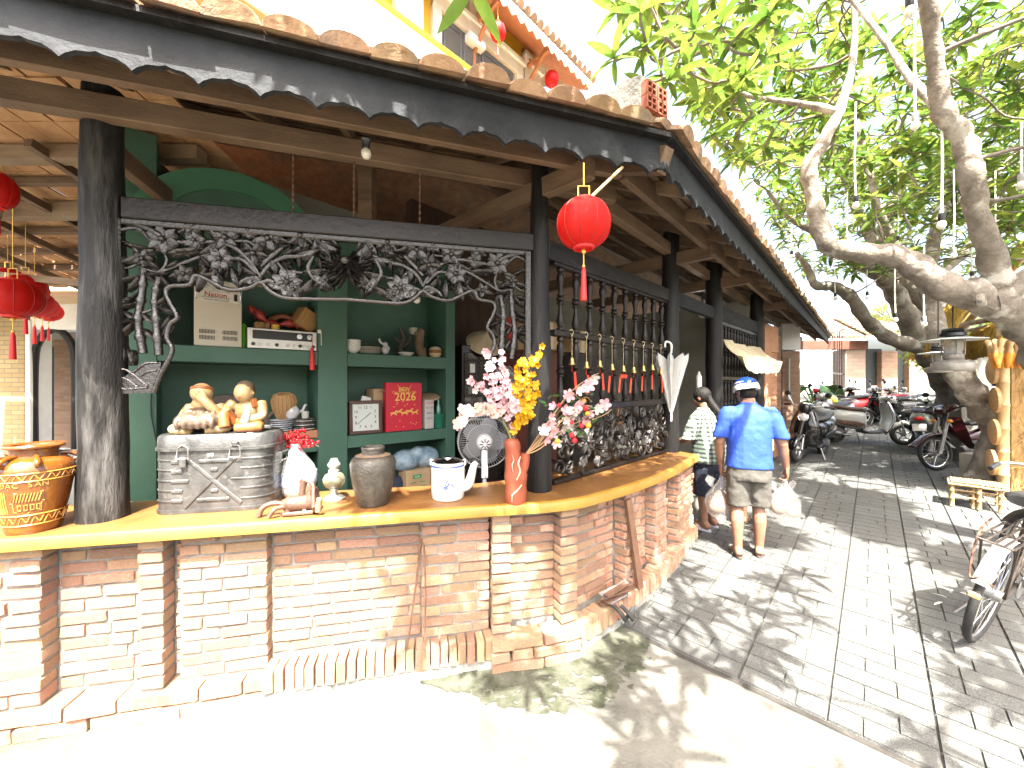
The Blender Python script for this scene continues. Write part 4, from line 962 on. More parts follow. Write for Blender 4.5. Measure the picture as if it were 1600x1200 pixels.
# ------------------------------------------------------------------ red silk lanterns
def lantern(lab, p, w, h, drop, sunny=False, group=None, stick=False):
    t = thing('silk_lantern', lab, 'lantern', loc=p, group=group); rr = w/2; N_ = 16; rws = []
    prof = []
    for i in range(15):
        a = math.pi*(.10+.80*i/14); prof.append((rr*math.sin(a)**.75*(1.0), -h/2*math.cos(a)/math.cos(.1*math.pi)))
    m = MB(); vs = []; n = 40
    for r_, z in prof:
        vs.append([V((r_*(1+.018*abs(math.sin(5*a))*1-.012))*math.cos(a), (r_*(1+.018*abs(math.sin(5*a))-.012))*math.sin(a), z-.0) for a in [2*math.pi*k/n for k in range(n)]])
    m.loft(vs, cap=False); m.build('silk_shade', lantern_m, t, 60)
    for k in range(10):
        a = k*math.pi/5+.0; m = MB(); m.tube([(r_*.992*math.cos(a), r_*.992*math.sin(a), z) for r_, z in prof], .0022*w/.28, 4); m.build('rib', mat('dark_red_rib', (.28, .006, .005)), t)
    c = prof[0][0]
    m = MB(); m.lathe([(c, h*.48), (c*1.02, h*.53), (c*.9, h*.54), (c*.85, h*.47)], 20); m.build('collar', red_m, t, 40); m = MB(); m.lathe([(c, -h*.48), (c*.95, -h*.55), (c*.8, -h*.56), (c*.8, -h*.47)], 20); m.build('collar', red_m, t, 40)
    m = MB(); m.tube([(-c*.5, 0, h*.5), (-c*.5, 0, h*.5+w*.28), (c*.5, 0, h*.5+w*.28), (c*.5, 0, h*.5)], .004, 6); m.tube([(0, 0, h*.5+w*.28), (0, 0, h*.5+w*.28+drop)], .003, 5); m.build('wire_handle', gold_m, t)
    m = MB(); m.tube([(0, 0, -h*.54), (0, 0, -h*.54-w*.35)], .003, 5); m.sphere((0, 0, -h*.6), w*.045, 8, 6); m.sphere((0, 0, -h*.54-w*.33), w*.03, 8, 6); m.build('tassel_cord', gold_m, t, 60)
    m = MB(); z0 = -h*.54-w*.35
    m.lathe([(w*.02, z0), (w*.042, z0-.02*w/.3), (w*.05, z0-w*.3), (w*.06, z0-w*.62), (.001, z0-w*.62)], 12); m.build('tassel', red_m, t, 50)
    return t
lp = W(912, 350, 1.98); lantern('large round red silk lantern hanging at the eave corner from a bamboo stick', lp, .275, .235, .12)
m = MB(); m.tube([lp+V(.03, 0, .13), W(972, 262, 2.15)], .009, 8); tag(m.build('bamboo_stick', bamboo, None, 60), 'pale bamboo stick holding the large red lantern', 'stick')
lantern('faded red lantern under the yellow house eave, nearer the shutters', W(778, 50, 7.3), .30, .3, .3); lantern('faded red lantern under the yellow house eave at its far corner', W(862, 124, 8.8), .32, .32, .3)
lantern('red silk lantern hanging alone high beyond the thick black post', W(-2, 298, 2.7), .19, .23, .4)
for px, py, Y, w in ((20, 466, 2.9, .33), (40, 452, 3.6, .30), (54, 474, 4.0, .30), (66, 480, 4.6, .29), (76, 487, 5.2, .28), (12, 437, 3.9, .26)):
    lantern('red silk lantern in the row along the side gallery', W(px, py, Y), w, w*.8, .5, group='lanterns along the side gallery')
# ------------------------------------------------------------------ timber lined eave over the left, and the side gallery
e0, e1 = V(-3.3, 3.0, 5.5), V(-1.75, 4.98, 5.5); ed = (e1-e0).normalized(); en = V(-ed.y, ed.x, 0)
so = thing('timber_soffit', 'beige timber boarded soffit of the taller roof above the clay tiles', 'soffit')
soff_m = mat('beige_boards', (.55, .34, .16), (.62, .40, .20), 3, .6, rnd=.06)
for k in range(14):
    a = e0+en*(.02+k*.16); m = MB(); m.beam(a-ed*.5+V(0, 0, .02), a+ed*2.5+V(0, 0, .02), .152, .02, b2=.003); m.build('board', soff_m, so)
m = MB(); m.beam(e0-ed*.6-en*.08+V(0, 0, .1), e1+ed*.3-en*.08+V(0, 0, .1), .04, .24); m.build('fascia_board', white_m, so)
m = MB(); m.beam(e0+en*1.1-ed*.5+V(0, 0, .12), e0+en*1.1+ed*2.5+V(0, 0, .12), 2.3, .1); m.build('soffit_deck', white_m, so)
ga = thing('gallery_roof', 'side gallery roof of pale clay tiles on timber battens beyond the thick post', 'roof')
m = MB()
for i in range(-5, 16):
    y = 2.75+i*.15; z = 3.52-(y-2.75)*.22
    for k in range(29):
        m.box((0, 0, 0), (.185, .2, .014), TR((-7.75+k*.195+R.uniform(-.01, .01), y, z+R.uniform(-.004, .006)), (-.16, 0, 0)))
m.build('roof_tiling', mat('lit_tile_underside', (.34, .18, .085), (.5, .3, .155), 5, .9, .3, 30), ga, kind='stuff')  # lighter terracotta: strong bounce light put into the tile colour
for y, h, w, mt in ((2.85, .10, .10, palewood), (3.15, .05, .06, brownwood), (3.45, .13, .10, palewood), (3.8, .05, .06, brownwood), (4.15, .05, .06, brownwood), (4.5, .05, .07, brownwood), (4.85, .05, .07, brownwood)):
    z = 3.49-(y-2.75)*.22-h/2; m = MB(); m.beam((-7.8, y, z), (-2.3, y, z), w, h); m.build('batten', mt, ga)
for k in range(6):
    x = -6.2+k*.7; m = MB(); m.beam((x, 2.7, 3.42), (x, 5.1, 2.9), .05, .06); m.build('rafter', brownwood, ga)
m = MB(); m.beam((-6.6, 3.9, 2.95), (-3.1, 3.4, 2.55), .05, .06); m.beam((-4.75, 3.3, 2.3), (-4.4, 3.3, 3.3), .05, .06, up=(0, 1, 0)); m.build('brace', palewood, ga)
ce = thing('gallery_ceiling', 'beige boarded ceiling at the back of the side gallery', 'ceiling')
for k in range(7):
    m = MB(); m.box((-6.5, 5.25+k*.17, 2.98), (6, .162, .02), b=.003); m.build('board', mat('beige_boards2', (.5, .36, .22), (.57, .42, .27), 3, .6, rnd=.05), ce)
def brickwall_mat(name, c1, c2, mo, s):
    m = bpy.data.materials.new(name); m.use_nodes = True; N = m.node_tree.nodes; L = m.node_tree.links; bs = N['Principled BSDF']; bs.inputs['Roughness'].default_value = .9
    tc = N.new('ShaderNodeTexCoord'); sp = N.new('ShaderNodeSeparateXYZ'); L.new(tc.outputs['Object'], sp.inputs[0]); cb = N.new('ShaderNodeCombineXYZ'); ad = N.new('ShaderNodeMath'); ad.operation = 'ADD'
    L.new(sp.outputs[0], ad.inputs[0]); L.new(sp.outputs[1], ad.inputs[1]); L.new(ad.outputs[0], cb.inputs[0]); L.new(sp.outputs[2], cb.inputs[1])
    b = N.new('ShaderNodeTexBrick'); b.inputs['Scale'].default_value = s; b.inputs['Color1'].default_value = (*c1, 1); b.inputs['Color2'].default_value = (*c2, 1); b.inputs['Mortar'].default_value = (*mo, 1); b.inputs['Mortar Size'].default_value = .018
    b.inputs['Brick Width'].default_value = .5; b.inputs['Row Height'].default_value = .16
    L.new(cb.outputs[0], b.inputs[0]); L.new(b.outputs[0], bs.inputs[0]); bp = N.new('ShaderNodeBump'); bp.inputs['Strength'].default_value = .6; bp.inputs['Distance'].default_value = .01; L.new(b.outputs['Fac'], bp.inputs['Height']); bp.invert = True; L.new(bp.outputs[0], bs.inputs['Normal']); return m
fb = brickwall_mat('far_brick', (.25, .13, .075), (.33, .20, .125), (.2, .185, .16), 2.3); fb2 = brickwall_mat('pink_block', (.32, .205, .15), (.38, .265, .2), (.24, .22, .195), 1.2); fb3 = brickwall_mat('cream_brick', (.32, .22, .095), (.4, .29, .14), (.22, .18, .12), 2.2)
def slab(name, label, cat, mt, px0, px1, py0, py1, Y, th=.3):
    a, b = W(px0, py1, Y), W(px1, py0, Y); m = MB(); m.box(((a.x+b.x)/2, Y+th/2, (a.z+b.z)/2), (b.x-a.x, th, b.z-a.z), b=.01); return tag(m.build(name, mt), label, cat)
slab('garden_wall', 'cream brick wall beyond the row of red lanterns', 'wall', fb3, -160, 38, 440, 790, 6.0)
slab('white_pier', 'narrow white plastered pier beside the dark arched doorway', 'pier', white_m, 38.4, 46, 500, 720, 5.97)
slab('gallery_wall', 'white wall panel above the dark arched doorway', 'wall', white_m, 46.4, 190, 430, 515, 6.0)
slab('dim_back_wall', 'dim red brick wall seen through the arched doorway', 'wall', fb, 20, 150, 470, 700, 8.5)
o = MB().box((-8.2, 7.75, 2.75), (7.2, 2.9, .1)).build('shading_ceiling', olive_m); tag(o, 'dim ceiling of the room behind the arched doorway', 'ceiling'); o = MB().box((-4.7, 7.4, 1.4), (.12, 2.6, 2.8)).build('shading_wall', olive_m); tag(o, 'dim side wall of the room behind the arched doorway', 'wall')  # ceiling and side wall added to keep sun out behind the doorway
dw = thing('arched_doorway', 'dark timber arched doorway at the back of the side gallery', 'doorway')
m = MB(); a = W(47, 700, 6.0); b = W(112, 700, 6.0); cx_ = (a.x+b.x)/2; r_ = (b.x-a.x)/2
m.tube(catmull([(a.x, 6.05, .3), (a.x, 6.05, 2.0), (cx_-r_*.7, 6.05, 2.42), (cx_, 6.05, 2.58), (cx_+r_*.7, 6.05, 2.42), (b.x, 6.05, 2.0), (b.x, 6.05, .3)], 4), .05, 8); m.build('arch_frame', blackwood, dw)
for x0_, x1_ in ((48, 66), (70, 82)):
    p0_, p1_ = W(x0_, 700, 6.3), W(x1_, 700, 6.5); m = MB(); m.beam((p0_.x, 6.2, 1.3), (p1_.x, 6.5, 1.3), .04, 2.1); m.build('door_leaf', blackwood, dw)
m = MB(); p0_ = W(55, 700, 5.4); m.box((-6.3, 5.6, .35), (1.6, .9, .7), b=.02); tag(m.build('stone_ledge', cement), 'grey stone ledge below the arched doorway', 'ledge')
# ------------------------------------------------------------------ far end: brick piers, gates, street wall, roofs
slab('street_wall', 'sunlit white wall across the street beyond the gateway', 'wall', white_m, 1215, 1345, 470, 720, 22)
slab('brick_pier', 'tall pink block pier beside the open black gate', 'pier', fb2, 1321, 1353, 546, 720, 14, .6)
slab('brick_pier', 'orange brick pier between the two dark gate doors', 'pier', fb, 1378, 1403, 548, 720, 14, .5)
slab('brick_pier', 'broad tan brick pier behind the pale green scooter', 'pier', fb, 1421, 1478, 535, 720, 14, .5)
slab('gate_beam', 'brown concrete beam over the open gateway', 'beam', mat('brown_paint', (.10, .035, .02), (.14, .05, .03), 4, .7), 1255, 1357, 532, 546, 13.9, .3)
slab('dark_gate', 'dark metal gate door with a small red notice', 'gate', mat('dark_green_metal', (.006, .009, .009), (.012, .016, .016), 4, .5, st=(20, 20, .3)), 1353, 1378, 545, 720, 14.2, .1)
slab('dark_gate', 'dark metal gate door between brick piers, without notice', 'gate', MATS['dark_green_metal'], 1403, 1421, 545, 720, 14.2, .1)
nt_ = slab('notice', 'small red notice on the dark gate door', 'sign', mat('faded_notice', (.5, .22, .2), (.6, .4, .36), 30), 1362, 1371, 603, 611, 14.12, .03)
gt = thing('metal_gate', 'open black metal bar gate at the gateway', 'gate')
for k in range(5):
    p = W(1301+k*3.6, 700, 14.1-.25*k); m = MB(); m.beam((p.x, p.y, gz(p.x, p.y)), (p.x, p.y, gz(p.x, p.y)+2.9), .022, .022, up=(0, 1, 0)); m.build('bar', black_m, gt)
for z in (.2, 1.4, 2.85):
    a, b = W(1301, 700, 14.1), W(1318, 700, 12.5); m = MB(); m.beam((a.x, a.y, a.z*0+gz(a.x, a.y)+z), (b.x, b.y, gz(b.x, b.y)+z), .03, .05); m.build('rail', black_m, gt)
def tileroof(lab, px0, px1, py0, py1, Y, run):
    t = thing('tiled_roof', lab, 'roof'); a, b = W(px0, py1, Y), W(px1, py1, Y); zt = W(px0, py0, Y+run).z; m = MB(); n = 9
    for i in range(n):
        for k in range(int((b.x-a.x)/.22)):
            q = i/(n-1); m.tube([(a.x+.22*k+.1, Y+run*q-.1, lerp(a.z, zt, q)), (a.x+.22*k+.1, Y+run*(q+1/n), lerp(a.z, zt, q+.9/n))], .1, 6)
    m.build('roof_tiling', terracotta, t, 60, kind='stuff'); m = MB(); m.add([(a.x, Y, a.z-.06), (b.x, Y, a.z-.06), (b.x, Y+run, zt-.06), (a.x, Y+run, zt-.06)], [(0, 1, 2, 3)]); m.build('roof_deck', terracotta, t)
    m = MB(); m.beam((a.x, Y-.05, a.z-.1), (b.x, Y-.05, a.z-.1), .05, .16); m.build('fascia_board', white_m, t)
tileroof('distant orange tiled roof above the gateway beam', 1282, 1352, 487, 527, 17, 3)
tileroof('low clay tiled awning over the dark gate doors', 1352, 1440, 500, 522, 13.3, 1.2)
m = MB(); Y = 16.5
for k in range(9):
    p = W(1290+k*8, 515, Y); m.tube([p+V(0, 0, -.3), p+V(0, 0, .8)], .025, 5)
for z in (.1, .7): m.tube([W(1290, 515, Y)+V(0, 0, z), W(1355, 515, Y)+V(0, 0, z)], .03, 5)
tag(m.build('roof_railing', mat('pale_metal', (.5, .5, .5))), 'pale metal railing on the roof above the gateway', 'railing')
# perforated brick pier and columns of the near wing
g5 = gz(5, 7.5)
def pierb(lab, px0, px1, ytop, Y, mt, th=.35):
    a, b = W(px0, 0, Y), W(px1, 0, Y); z0 = gz(a.x, Y)-.05; z1 = W(px0, ytop, Y).z
    m = MB(); m.box(((a.x+b.x)/2, Y+th/2, (z0+z1)/2), (b.x-a.x, th, z1-z0), b=.01); return tag(m.build('brick_column', mt), lab, 'column')
pierb('pale orange brick column beyond the cream leaf hats', 1211, 1221, 525, 8.0, fb); pierb('brick column carrying a grey electric conduit', 1222, 1251, 548, 9.2, fb, .5)
slab('gable_panel', 'white plaster panel between the brick columns under the eave', 'wall', white_m, 1222, 1251, 505, 547, 9.25, .3)
pw = thing('perforated_brick_screen', 'terracotta screen wall with small square holes beside the far post', 'screen'); hole = mat('orange_block', (.5, .25, .14), (.58, .32, .2), 8, .9)
a, b = W(1190, 0, 7.3), W(1211, 0, 7.6); z0 = gz(a.x, 7.4)
m = MB(); m.beam((a.x, 7.3, z0+1.25), (lerp(a.x, b.x, .45), 7.43, z0+1.25), .12, 2.6); m.beam((lerp(a.x, b.x, .45), 7.43, z0+.3), (b.x, 7.6, z0+.3), .12, .7); m.beam((lerp(a.x, b.x, .45), 7.43, z0+2.3), (b.x, 7.6, z0+2.3), .12, .5); m.build('frame', hole, pw)
for j in range(13):
    m = MB(); z = z0+.7+j*.11; p, q = V(lerp(a.x, b.x, .45), 7.43, z), V(b.x, 7.6, z); m.beam(p, q, .08, .03)
    m.build('block_course', hole, pw)
for i in range(5):
    m = MB(); p = V(lerp(a.x, b.x, .45+.55*(i+.5)/5), lerp(7.43, 7.6, (i+.5)/5), z0+1.35); m.beam(p-V(0, 0, .7), p+V(0, 0, .7), .07, .035, up=(0, 1, 0)); m.build('block_rib', hole, pw)
m = MB(); p = W(1233, 560, 9.15); m.tube([p, W(1233, 620, 9.15)], .018, 8); m.box(W(1233, 622, 9.14), (.07, .05, .09)); tag(m.build('conduit', mat('grey_pvc', (.55, .55, .55))), 'grey plastic conduit and switch box on the brick column', 'conduit')
# broad leaved plant by the gateway
pl = thing('broad_leaved_plant', 'large leafy green plant growing before the bright gateway', 'plant', loc=G(1275, 668)); s_ = MB()
for k in range(11):
    a = R.uniform(0, 6.28); h = R.uniform(.7, 1.5); rr_ = R.uniform(.3, .7); tip = V(rr_*math.cos(a), rr_*math.sin(a), h)
    s_.tube(catmull([(0, 0, 0), (tip.x*.3, tip.y*.3, h*.6), tip], 4), .018, 5)
    M = leafT(tip, a+R.uniform(-.3, .3), R.uniform(-.5, .1), R.uniform(-.4, .4), R.uniform(.55, .85)); q = leafmesh(.35, 7); m = MB(); m.add([(x, y*1.4, z) for x, y, z in q.v], q.f, M); m.build('leaf', leaf_dk, pl, 170)
s_.build('stem', leaf_dk, pl, 60)
# garden greenery behind the thatched hut and over the awning
def shrub(lab, c, r, n, mt, L=.1):
    t = thing('shrub', lab, 'shrub', loc=c); m = MB(); tw = MB()
    for k in range(n):
        d = V(R.gauss(0, 1), R.gauss(0, 1), R.gauss(0, 1)); d = d.normalized()*R.uniform(.3, 1)**.5; p = V(d.x*r[0], d.y*r[1], d.z*r[2]+r[2])
        q = LM[R.randrange(3)]; m.add(q.v, q.f, leafT(p, R.uniform(0, 6.28), R.uniform(-.8, .8), R.uniform(-1, 1), L*R.uniform(.7, 1.4)))
        if k % 12 == 0: tw.tube([(0, 0, 0), (p.x*.5, p.y*.5, p.z*.6), tuple(p)], .008, 4)
    m.build('foliage', mt, t, 170, kind='stuff'); tw.build('stem', twig_m, t)
yg = mat('yellow_green_leaf', (.13, .22, .02), (.26, .34, .05), 2, .5, trans=.5)
c = W(1500, 560, 9.5); shrub('yellow green creeper showing behind the thatched hut roof', V(c.x, 9.5, c.z-.5), (1.5, .8, .9), 1500, yg, .14)
c = W(1345, 440, 14.8); shrub('leafy shrub growing over the low clay tiled awning', W(1395, 508, 14.2), (.9, .5, .45), 500, yg, .13)
# ------------------------------------------------------------------ straw and bamboo hut on the right
hut = thing('straw_hut', 'bamboo framed hut with a straw wall and mustard thatch fringe', 'hut', loc=(0, 0, 0))
def bpole(a, b, r, name='bamboo_pole', par=None, mt=bamboo):
    a, b = Vector(a), Vector(b); n = max(3, int((b-a).length/.28)); pts = []; rr = []
    for i in range(n):
        for q, s in ((0, 1.0), (.04, 1.12), (.08, 1.0), (.5, .96)):
            pts.append(a.lerp(b, (i+q)/n)); rr.append(r*s)
    pts.append(b); rr.append(r); m = MB(); m.tube(pts, rr, 10); return m.build(name, mt, par or hut, 60)
pb_ = G(1567, 782); bpole(pb_, V(pb_.x, pb_.y, 3.2), .056); pb2 = G(1581, 775); bpole(pb2-V(0, .05, 0), V(pb2.x, pb2.y, 3.1), .028, mt=mat('pale_bamboo', (.6, .58, .5), (.68, .66, .6), 5, .6))
bpole((pb_.x+1.3, pb_.y-.6, gz(7.5, 4.4)), (pb_.x+1.3, pb_.y-.6, 3.1), .07)
wd_ = V(1, -.12, 0).normalized(); w0 = pb_+wd_*.1+V(0, .04, 0)
m = MB(); m.beam(w0+V(0, 0, 1.25), w0+wd_*2.2+V(0, 0, 1.25), .08, 2.5); m.build('wall_backing', straw, hut)
m = MB(); wn = V(-wd_.y, wd_.x, 0)
for k in range(900):
    s = R.uniform(0, 2.2); z = R.uniform(.03, 2.35); p = w0+wd_*s+V(0, 0, z)-wn*(.05+R.uniform(0, .04)); a = R.gauss(1.57, .7); L = R.uniform(.1, .35); d = wd_*math.cos(a)+V(0, 0, math.sin(a))
    m.tube([p-d*L/2, p-wn*R.uniform(0, .05), p+d*L/2+V(0, 0, -R.uniform(0, .06))], R.uniform(.003, .006), 4)
m.build('straw_bundle', straw, hut, 60, kind='stuff')
ea, ebb = V(6.05, 4.75, 2.42), V(8.9, 8.3, 2.3); eu = (ebb-ea).normalized(); ev = V(eu.y, -eu.x, 0)
def thatch(A, B, rise, run, drop, seed):
    r = random.Random(seed); m = MB(); d = (B-A).normalized(); v_ = V(d.y, -d.x, 0).normalized(); n = int((B-A).length/.012)
    for k in range(n):
        p = A.lerp(B, k/n)+V(r.uniform(-.01, .01), r.uniform(-.01, .01), r.uniform(-.02, .02)); top = p+v_*run+V(0, 0, rise); m.tube([top, p+v_*.12+V(0, 0, rise*.14), p-V(0, 0, drop*r.uniform(.7, 1.1))+V(0, 0, 0)], [.012, .014, .006], 4)
    m.build('thatch', thatch_m, hut, 60, kind='stuff')
thatch(ea, V(7.2, 6.2, 2.38), .85, 1.2, .2, 1)
fa = W(1440, 560, 7.6); thatch(V(fa.x-.1, 7.4, fa.z+.1), V(fa.x+.75, 8.6, fa.z+.2), 1.15, .95, .16, 2)
def drape(L_, R_, YL, YR, seed):
    r = random.Random(seed); m = MB(); cl, cr = catmull([W(*q, YL) for q in L_], 5), catmull([W(*q, YR) for q in R_], 5); n = len(cl)
    for k in range(130):
        u = k/129; j = r.uniform(-.015, .015); e = r.uniform(.9, 1.04); pts = []
        for i in range(n): pts.append(cl[i].lerp(cr[i], u)+V(j, r.uniform(-.02, .02)-.06*math.sin(6*u), r.uniform(-.008, .008)))
        if e < 1: pts = pts[:max(3, int(n*e))]
        m.tube(pts, [.016]*(len(pts)-1)+[.005], 4)
    m.build('thatch', thatch_m, hut, 60, kind='stuff')
drape([(1492, 462), (1466, 498), (1452, 530), (1444, 558)], [(1528, 460), (1506, 492), (1490, 528), (1478, 560)], 6.0, 5.5, 5)
drape([(1502, 528), (1500, 540), (1499, 552), (1500, 565)], [(1560, 508), (1559, 522), (1557, 540), (1556, 556)], 6.0, 5.2, 6)
bpole(W(1500, 520, 6.6), W(1600, 395, 5.2), .05); bpole(W(1497, 505, 6.6), W(1600, 375, 5.4), .035); bpole(W(1490, 510, 6.8), W(1570, 495, 5.2), .04); bpole(W(1492, 522, 6.8), W(1565, 505, 5.2), .03); bpole(W(1545, 500, 5.1), W(1640, 480, 4.7), .04)
slab('mud_wall', 'grey weathered wall behind the leaning frangipani trunk', 'wall', MATS['old_cement'], 1502, 1550, 545, 745, 6.6, .2)
# flat winnowing baskets hung down the pole
wk = mat('woven_cane', (.42, .24, .10), (.55, .35, .17), 60, .8, .5, 120)
for k, (px, py) in enumerate(((1548, 580), (1553, 625), (1551, 675), (1547, 722))):
    m = MB(); m.lathe([(.001, .01), (.12, .012), (.15, .03), (.16, .03), (.16, .0), (.13, -.015), (.001, -.02)], 20); p = W(px, py, 4.82)
    tag(m.build('winnowing_basket', wk, None, 50, Matrix.Translation(p) @ TR((0, 0, 0), (0, math.radians(88), math.radians(-38)))), 'small round flat cane basket tied along the bamboo pole', 'basket', 'baskets tied down the bamboo pole')
corn = mat('dried_corn', (.5, .17, .01), (.6, .26, .025), 60, .6, .5, 150); husk = mat('corn_husk', (.3, .18, .07), (.38, .25, .12), 10, .8)
cb_ = thing('corn_bunch', 'bunch of orange dried corn cobs hung on the bamboo pole', 'corn', loc=W(1572, 548, 4.55))
for k in range(15):
    a = R.uniform(-1.3, 1.3); x = R.uniform(-.2, .28); M = TR((x, R.uniform(-.08, .08), -.02), (R.uniform(-.25, .25), a*.25, 0)); m = MB(); m.lathe([(.004, -.2), (.02, -.185), (.032, -.1), (.034, -.03), (.02, .02)], 10, M); m.build('corn_cob', corn, cb_, 60)
    m = MB(); m.lathe([(.03, -.01), (.02, .06), (.03, .14), (.005, .16)], 8, M); m.build('husk', husk, cb_, 60)
# storm lamps hanging below the bough
def stormlamp(lab, p, s):
    t = thing('hanging_lamp', lab, 'lamp', loc=p); tin = mat('aged_tin', (.20, .19, .17), (.32, .30, .27), 12, .5, .3, 40, metal=.4); wht = mat('white_enamel', (.55, .55, .53), (.65, .65, .63), 6, .35)
    for nm, pr, mt in (('shade', [(.06, .19), (.10, .185), (.27, .155), (.275, .15), (.1, .172), (.06, .18)], wht), ('chimney_cap', [(.05, .29), (.09, .285), (.1, .26), (.085, .245), (.11, .235), (.115, .2), (.06, .19)], black_m), ('tank', [(.001, -.2), (.17, -.2), (.185, -.17), (.18, -.12), (.1, -.085), (.07, -.07), (.001, -.07)], tin), ('burner', [(.001, -.07), (.075, -.07), (.09, -.05), (.09, -.02), (.07, 0), (.001, 0)], tin)):
        m = MB(); m.lathe([(a*s, z*s) for a, z in pr], 24); m.build(nm, mt, t, 40)
    m = MB(); m.lathe([(.07*s, 0), (.085*s, .05*s), (.085*s, .15*s), (.07*s, .18*s)], 16, cap=False); m.build('glass_chimney', mat('smoky_glass', (.35, .34, .3), (.45, .43, .38), 8, .15, transm=.5), t, 60)
    for k in range(6):
        a = k*1.047; m = MB(); m.tube([(.092*s*math.cos(a), .092*s*math.sin(a), -.02*s), (.095*s*math.cos(a), .095*s*math.sin(a), .19*s)], .006*s, 5); m.build('guard_wire', tin, t)
    m = MB(); m.tube([(0, 0, .29*s), (0, 0, .29*s+.5)], .006, 6); m.build('hook', black_m, t)
stormlamp('storm lamp with a wide white shade hanging under the knotted bough', W(1489, 552, 3.5), .78); stormlamp('smaller storm lamp hanging half behind the white shaded one', W(1466, 565, 4.2), .6)
# ------------------------------------------------------------------ things on the counter
CZ = .990
def Cn(px, py): Y = (H-CZ)*F/(py-600); return V((px-800)/F*Y, Y, CZ)
def lat(name, prof, mt, par, loc=(0, 0, 0), n=28, sm=40, M=None, sx=1, sy=1):
    m = MB(); m.lathe(prof, n, sx=sx, sy=sy); return m.build(name, mt, par, sm, (M if M is not None else Matrix.Translation(loc)))
# amber glazed jar
aj = thing('glazed_jar', 'amber glazed jar with embossed lettering and a house, beside the thick black post', 'jar', loc=Cn(54, 826))
jp = [(r_*.78, z_) for r_, z_ in [(.001, .0), (.118, 0), (.124, .012), (.138, .08), (.158, .17), (.174, .25), (.18, .30), (.172, .338), (.14, .362), (.108, .372), (.103, .39), (.112, .405), (.135, .413), (.14, .422), (.132, .43), (.105, .425), (.098, .40), (.098, .38), (.001, .3)]]
lat('body', jp, jar_brown, aj, n=40)
def jr(z):
    for (a, za), (b, zb) in zip(jp, jp[1:]):
        if za <= z <= zb and zb > za: return lerp(a, b, (z-za)/(zb-za))
    return .15
def jpnt(a, z, o=.001): r = jr(z)+o; return V(r*math.sin(a), -r*math.cos(a), z)
for z in (.045, .095, .262, .30):
    m = MB(); m.tube([jpnt(k*math.pi/24, z) for k in range(-48, 49)][:49] if False else [jpnt(k*math.pi/24, z) for k in range(49)], .0032, 5); m.build('glaze_band', jar_hi, aj, 60)
for k in range(16):
    m = MB(); a = k*math.pi/8
    m.tube(catmull([jpnt(a, .05), jpnt(a+.12, .085), jpnt(a+.26, .06), jpnt(a+.38, .09)], 3), .0026, 4); m.tube(catmull([jpnt(a, .268), jpnt(a+.1, .293), jpnt(a+.22, .27), jpnt(a+.34, .294)], 3), .0026, 4); m.build('wave_relief', jar_hi, aj, kind='stuff')
for i, ch in enumerate('ĐẶC SẢN'):
    if ch != ' ':
        a = .62+(i-3)*.175; p = jpnt(a, .245, .0005); text('embossed_letter', ch, .032, jar_hi, aj, face_M(p, (math.cos(a), math.sin(a), 0), (.06*math.sin(a), -.06*math.cos(a), 1)), .0012)
m = MB()
def jl(*q): m.tube([jpnt(a, z) for a, z in q], .0028, 4)
for k in range(9): jl((.35+k*.08, .165), (.42+k*.08, .205))
jl((.25, .16), (.4, .208), (1.1, .208), (1.15, .162), (.25, .16)); jl((.32, .155), (.32, .115), (1.08, .115), (1.08, .155))
for a in (.45, .62, .79, .95): jl((a, .122), (a, .148), (a+.09, .148), (a+.09, .122), (a, .122))
jl((.55, .11), (.5, .098), (.7, .098), (.75, .11))
for k in range(5): m.tube(catmull([jpnt(-.2+k*.08, .11), jpnt(-.25+k*.09, .15), jpnt(-.16+k*.07, .19), jpnt(-.2+k*.08, .215)], 3), .003, 4)
m.build('house_relief', jar_hi, aj, 60)
for a in (-.75, .1, .95, 2.4, 3.3):
    m = MB(); q = [jpnt(a, .335, -.008), jpnt(a, .345, .028), jpnt(a, .372, .035), jpnt(a, .375, -.025)]; m.tube(catmull(q, 4), .011, 8); m.build('lug_handle', jar_brown, aj, 60)
# riveted aluminium food chest
ch = thing('metal_chest', 'scuffed aluminium oval chest with crossed ribs and wire clasps marked US', 'chest', M=Matrix.Translation((-1.755, 2.345, CZ)) @ rz(.21))
def stad(L, D, o=0):
    r = .105+o; h = L/2-.105; g = D/2-.105; out = []
    for cx_, cy_, a0 in ((h, -g, -90), (h, g, 0), (-h, g, 90), (-h, -g, 180)): out += [(cx_+r*math.cos(math.radians(a0+q)), cy_+r*math.sin(math.radians(a0+q))) for q in range(0, 91, 15)]
    return out
CL, CD = .60, .31
m = MB(); m.prism(stad(CL, CD), .36); m.build('body', alu, ch, 30)
m = MB()
m.loft([[V(x, y, z) for x, y in stad(CL, CD, o)] for z, o in ((.352, .004), (.352, .012), (.368, .012), (.37, .006), (.425, .004), (.44, -.008), (.442, -.03), (.44, -.06))]); lid = m.build('lid', alu, ch, 40)
for k in range(4):
    m = MB(); m.tube([V(x, y, .44) for x, y in stad(CL-.06, CD, -.05-k*.022)], .004, 5); m.build('lid_ridge', alu, lid, 60)
m = MB(); m.loft([[V(x, y, z) for x, y in stad(CL, CD, o)] for z, o in ((0, .004), (.0, .008), (.02, .008), (.022, .0))]); m.build('base_band', alu, ch, 40)
yf = -CD/2
def rib(x0, x1, z, name='rib'):
    m = MB(); m.beam((x0, yf, z), (x1, yf, z), .014, .022, b2=.005); m.build(name, alu, ch)
hx = CL/2-.105
def endpath(x0, z, sg): return [(x0, yf, z)]+[(sg*x, y, z) for x, y in stad(CL, CD)[0:14]]
for z, a, b in ((.29, -.06, .10), (.07, -.07, .10), (.24, -.0, .04), (.12, -.0, .04)): rib(a, b, z)
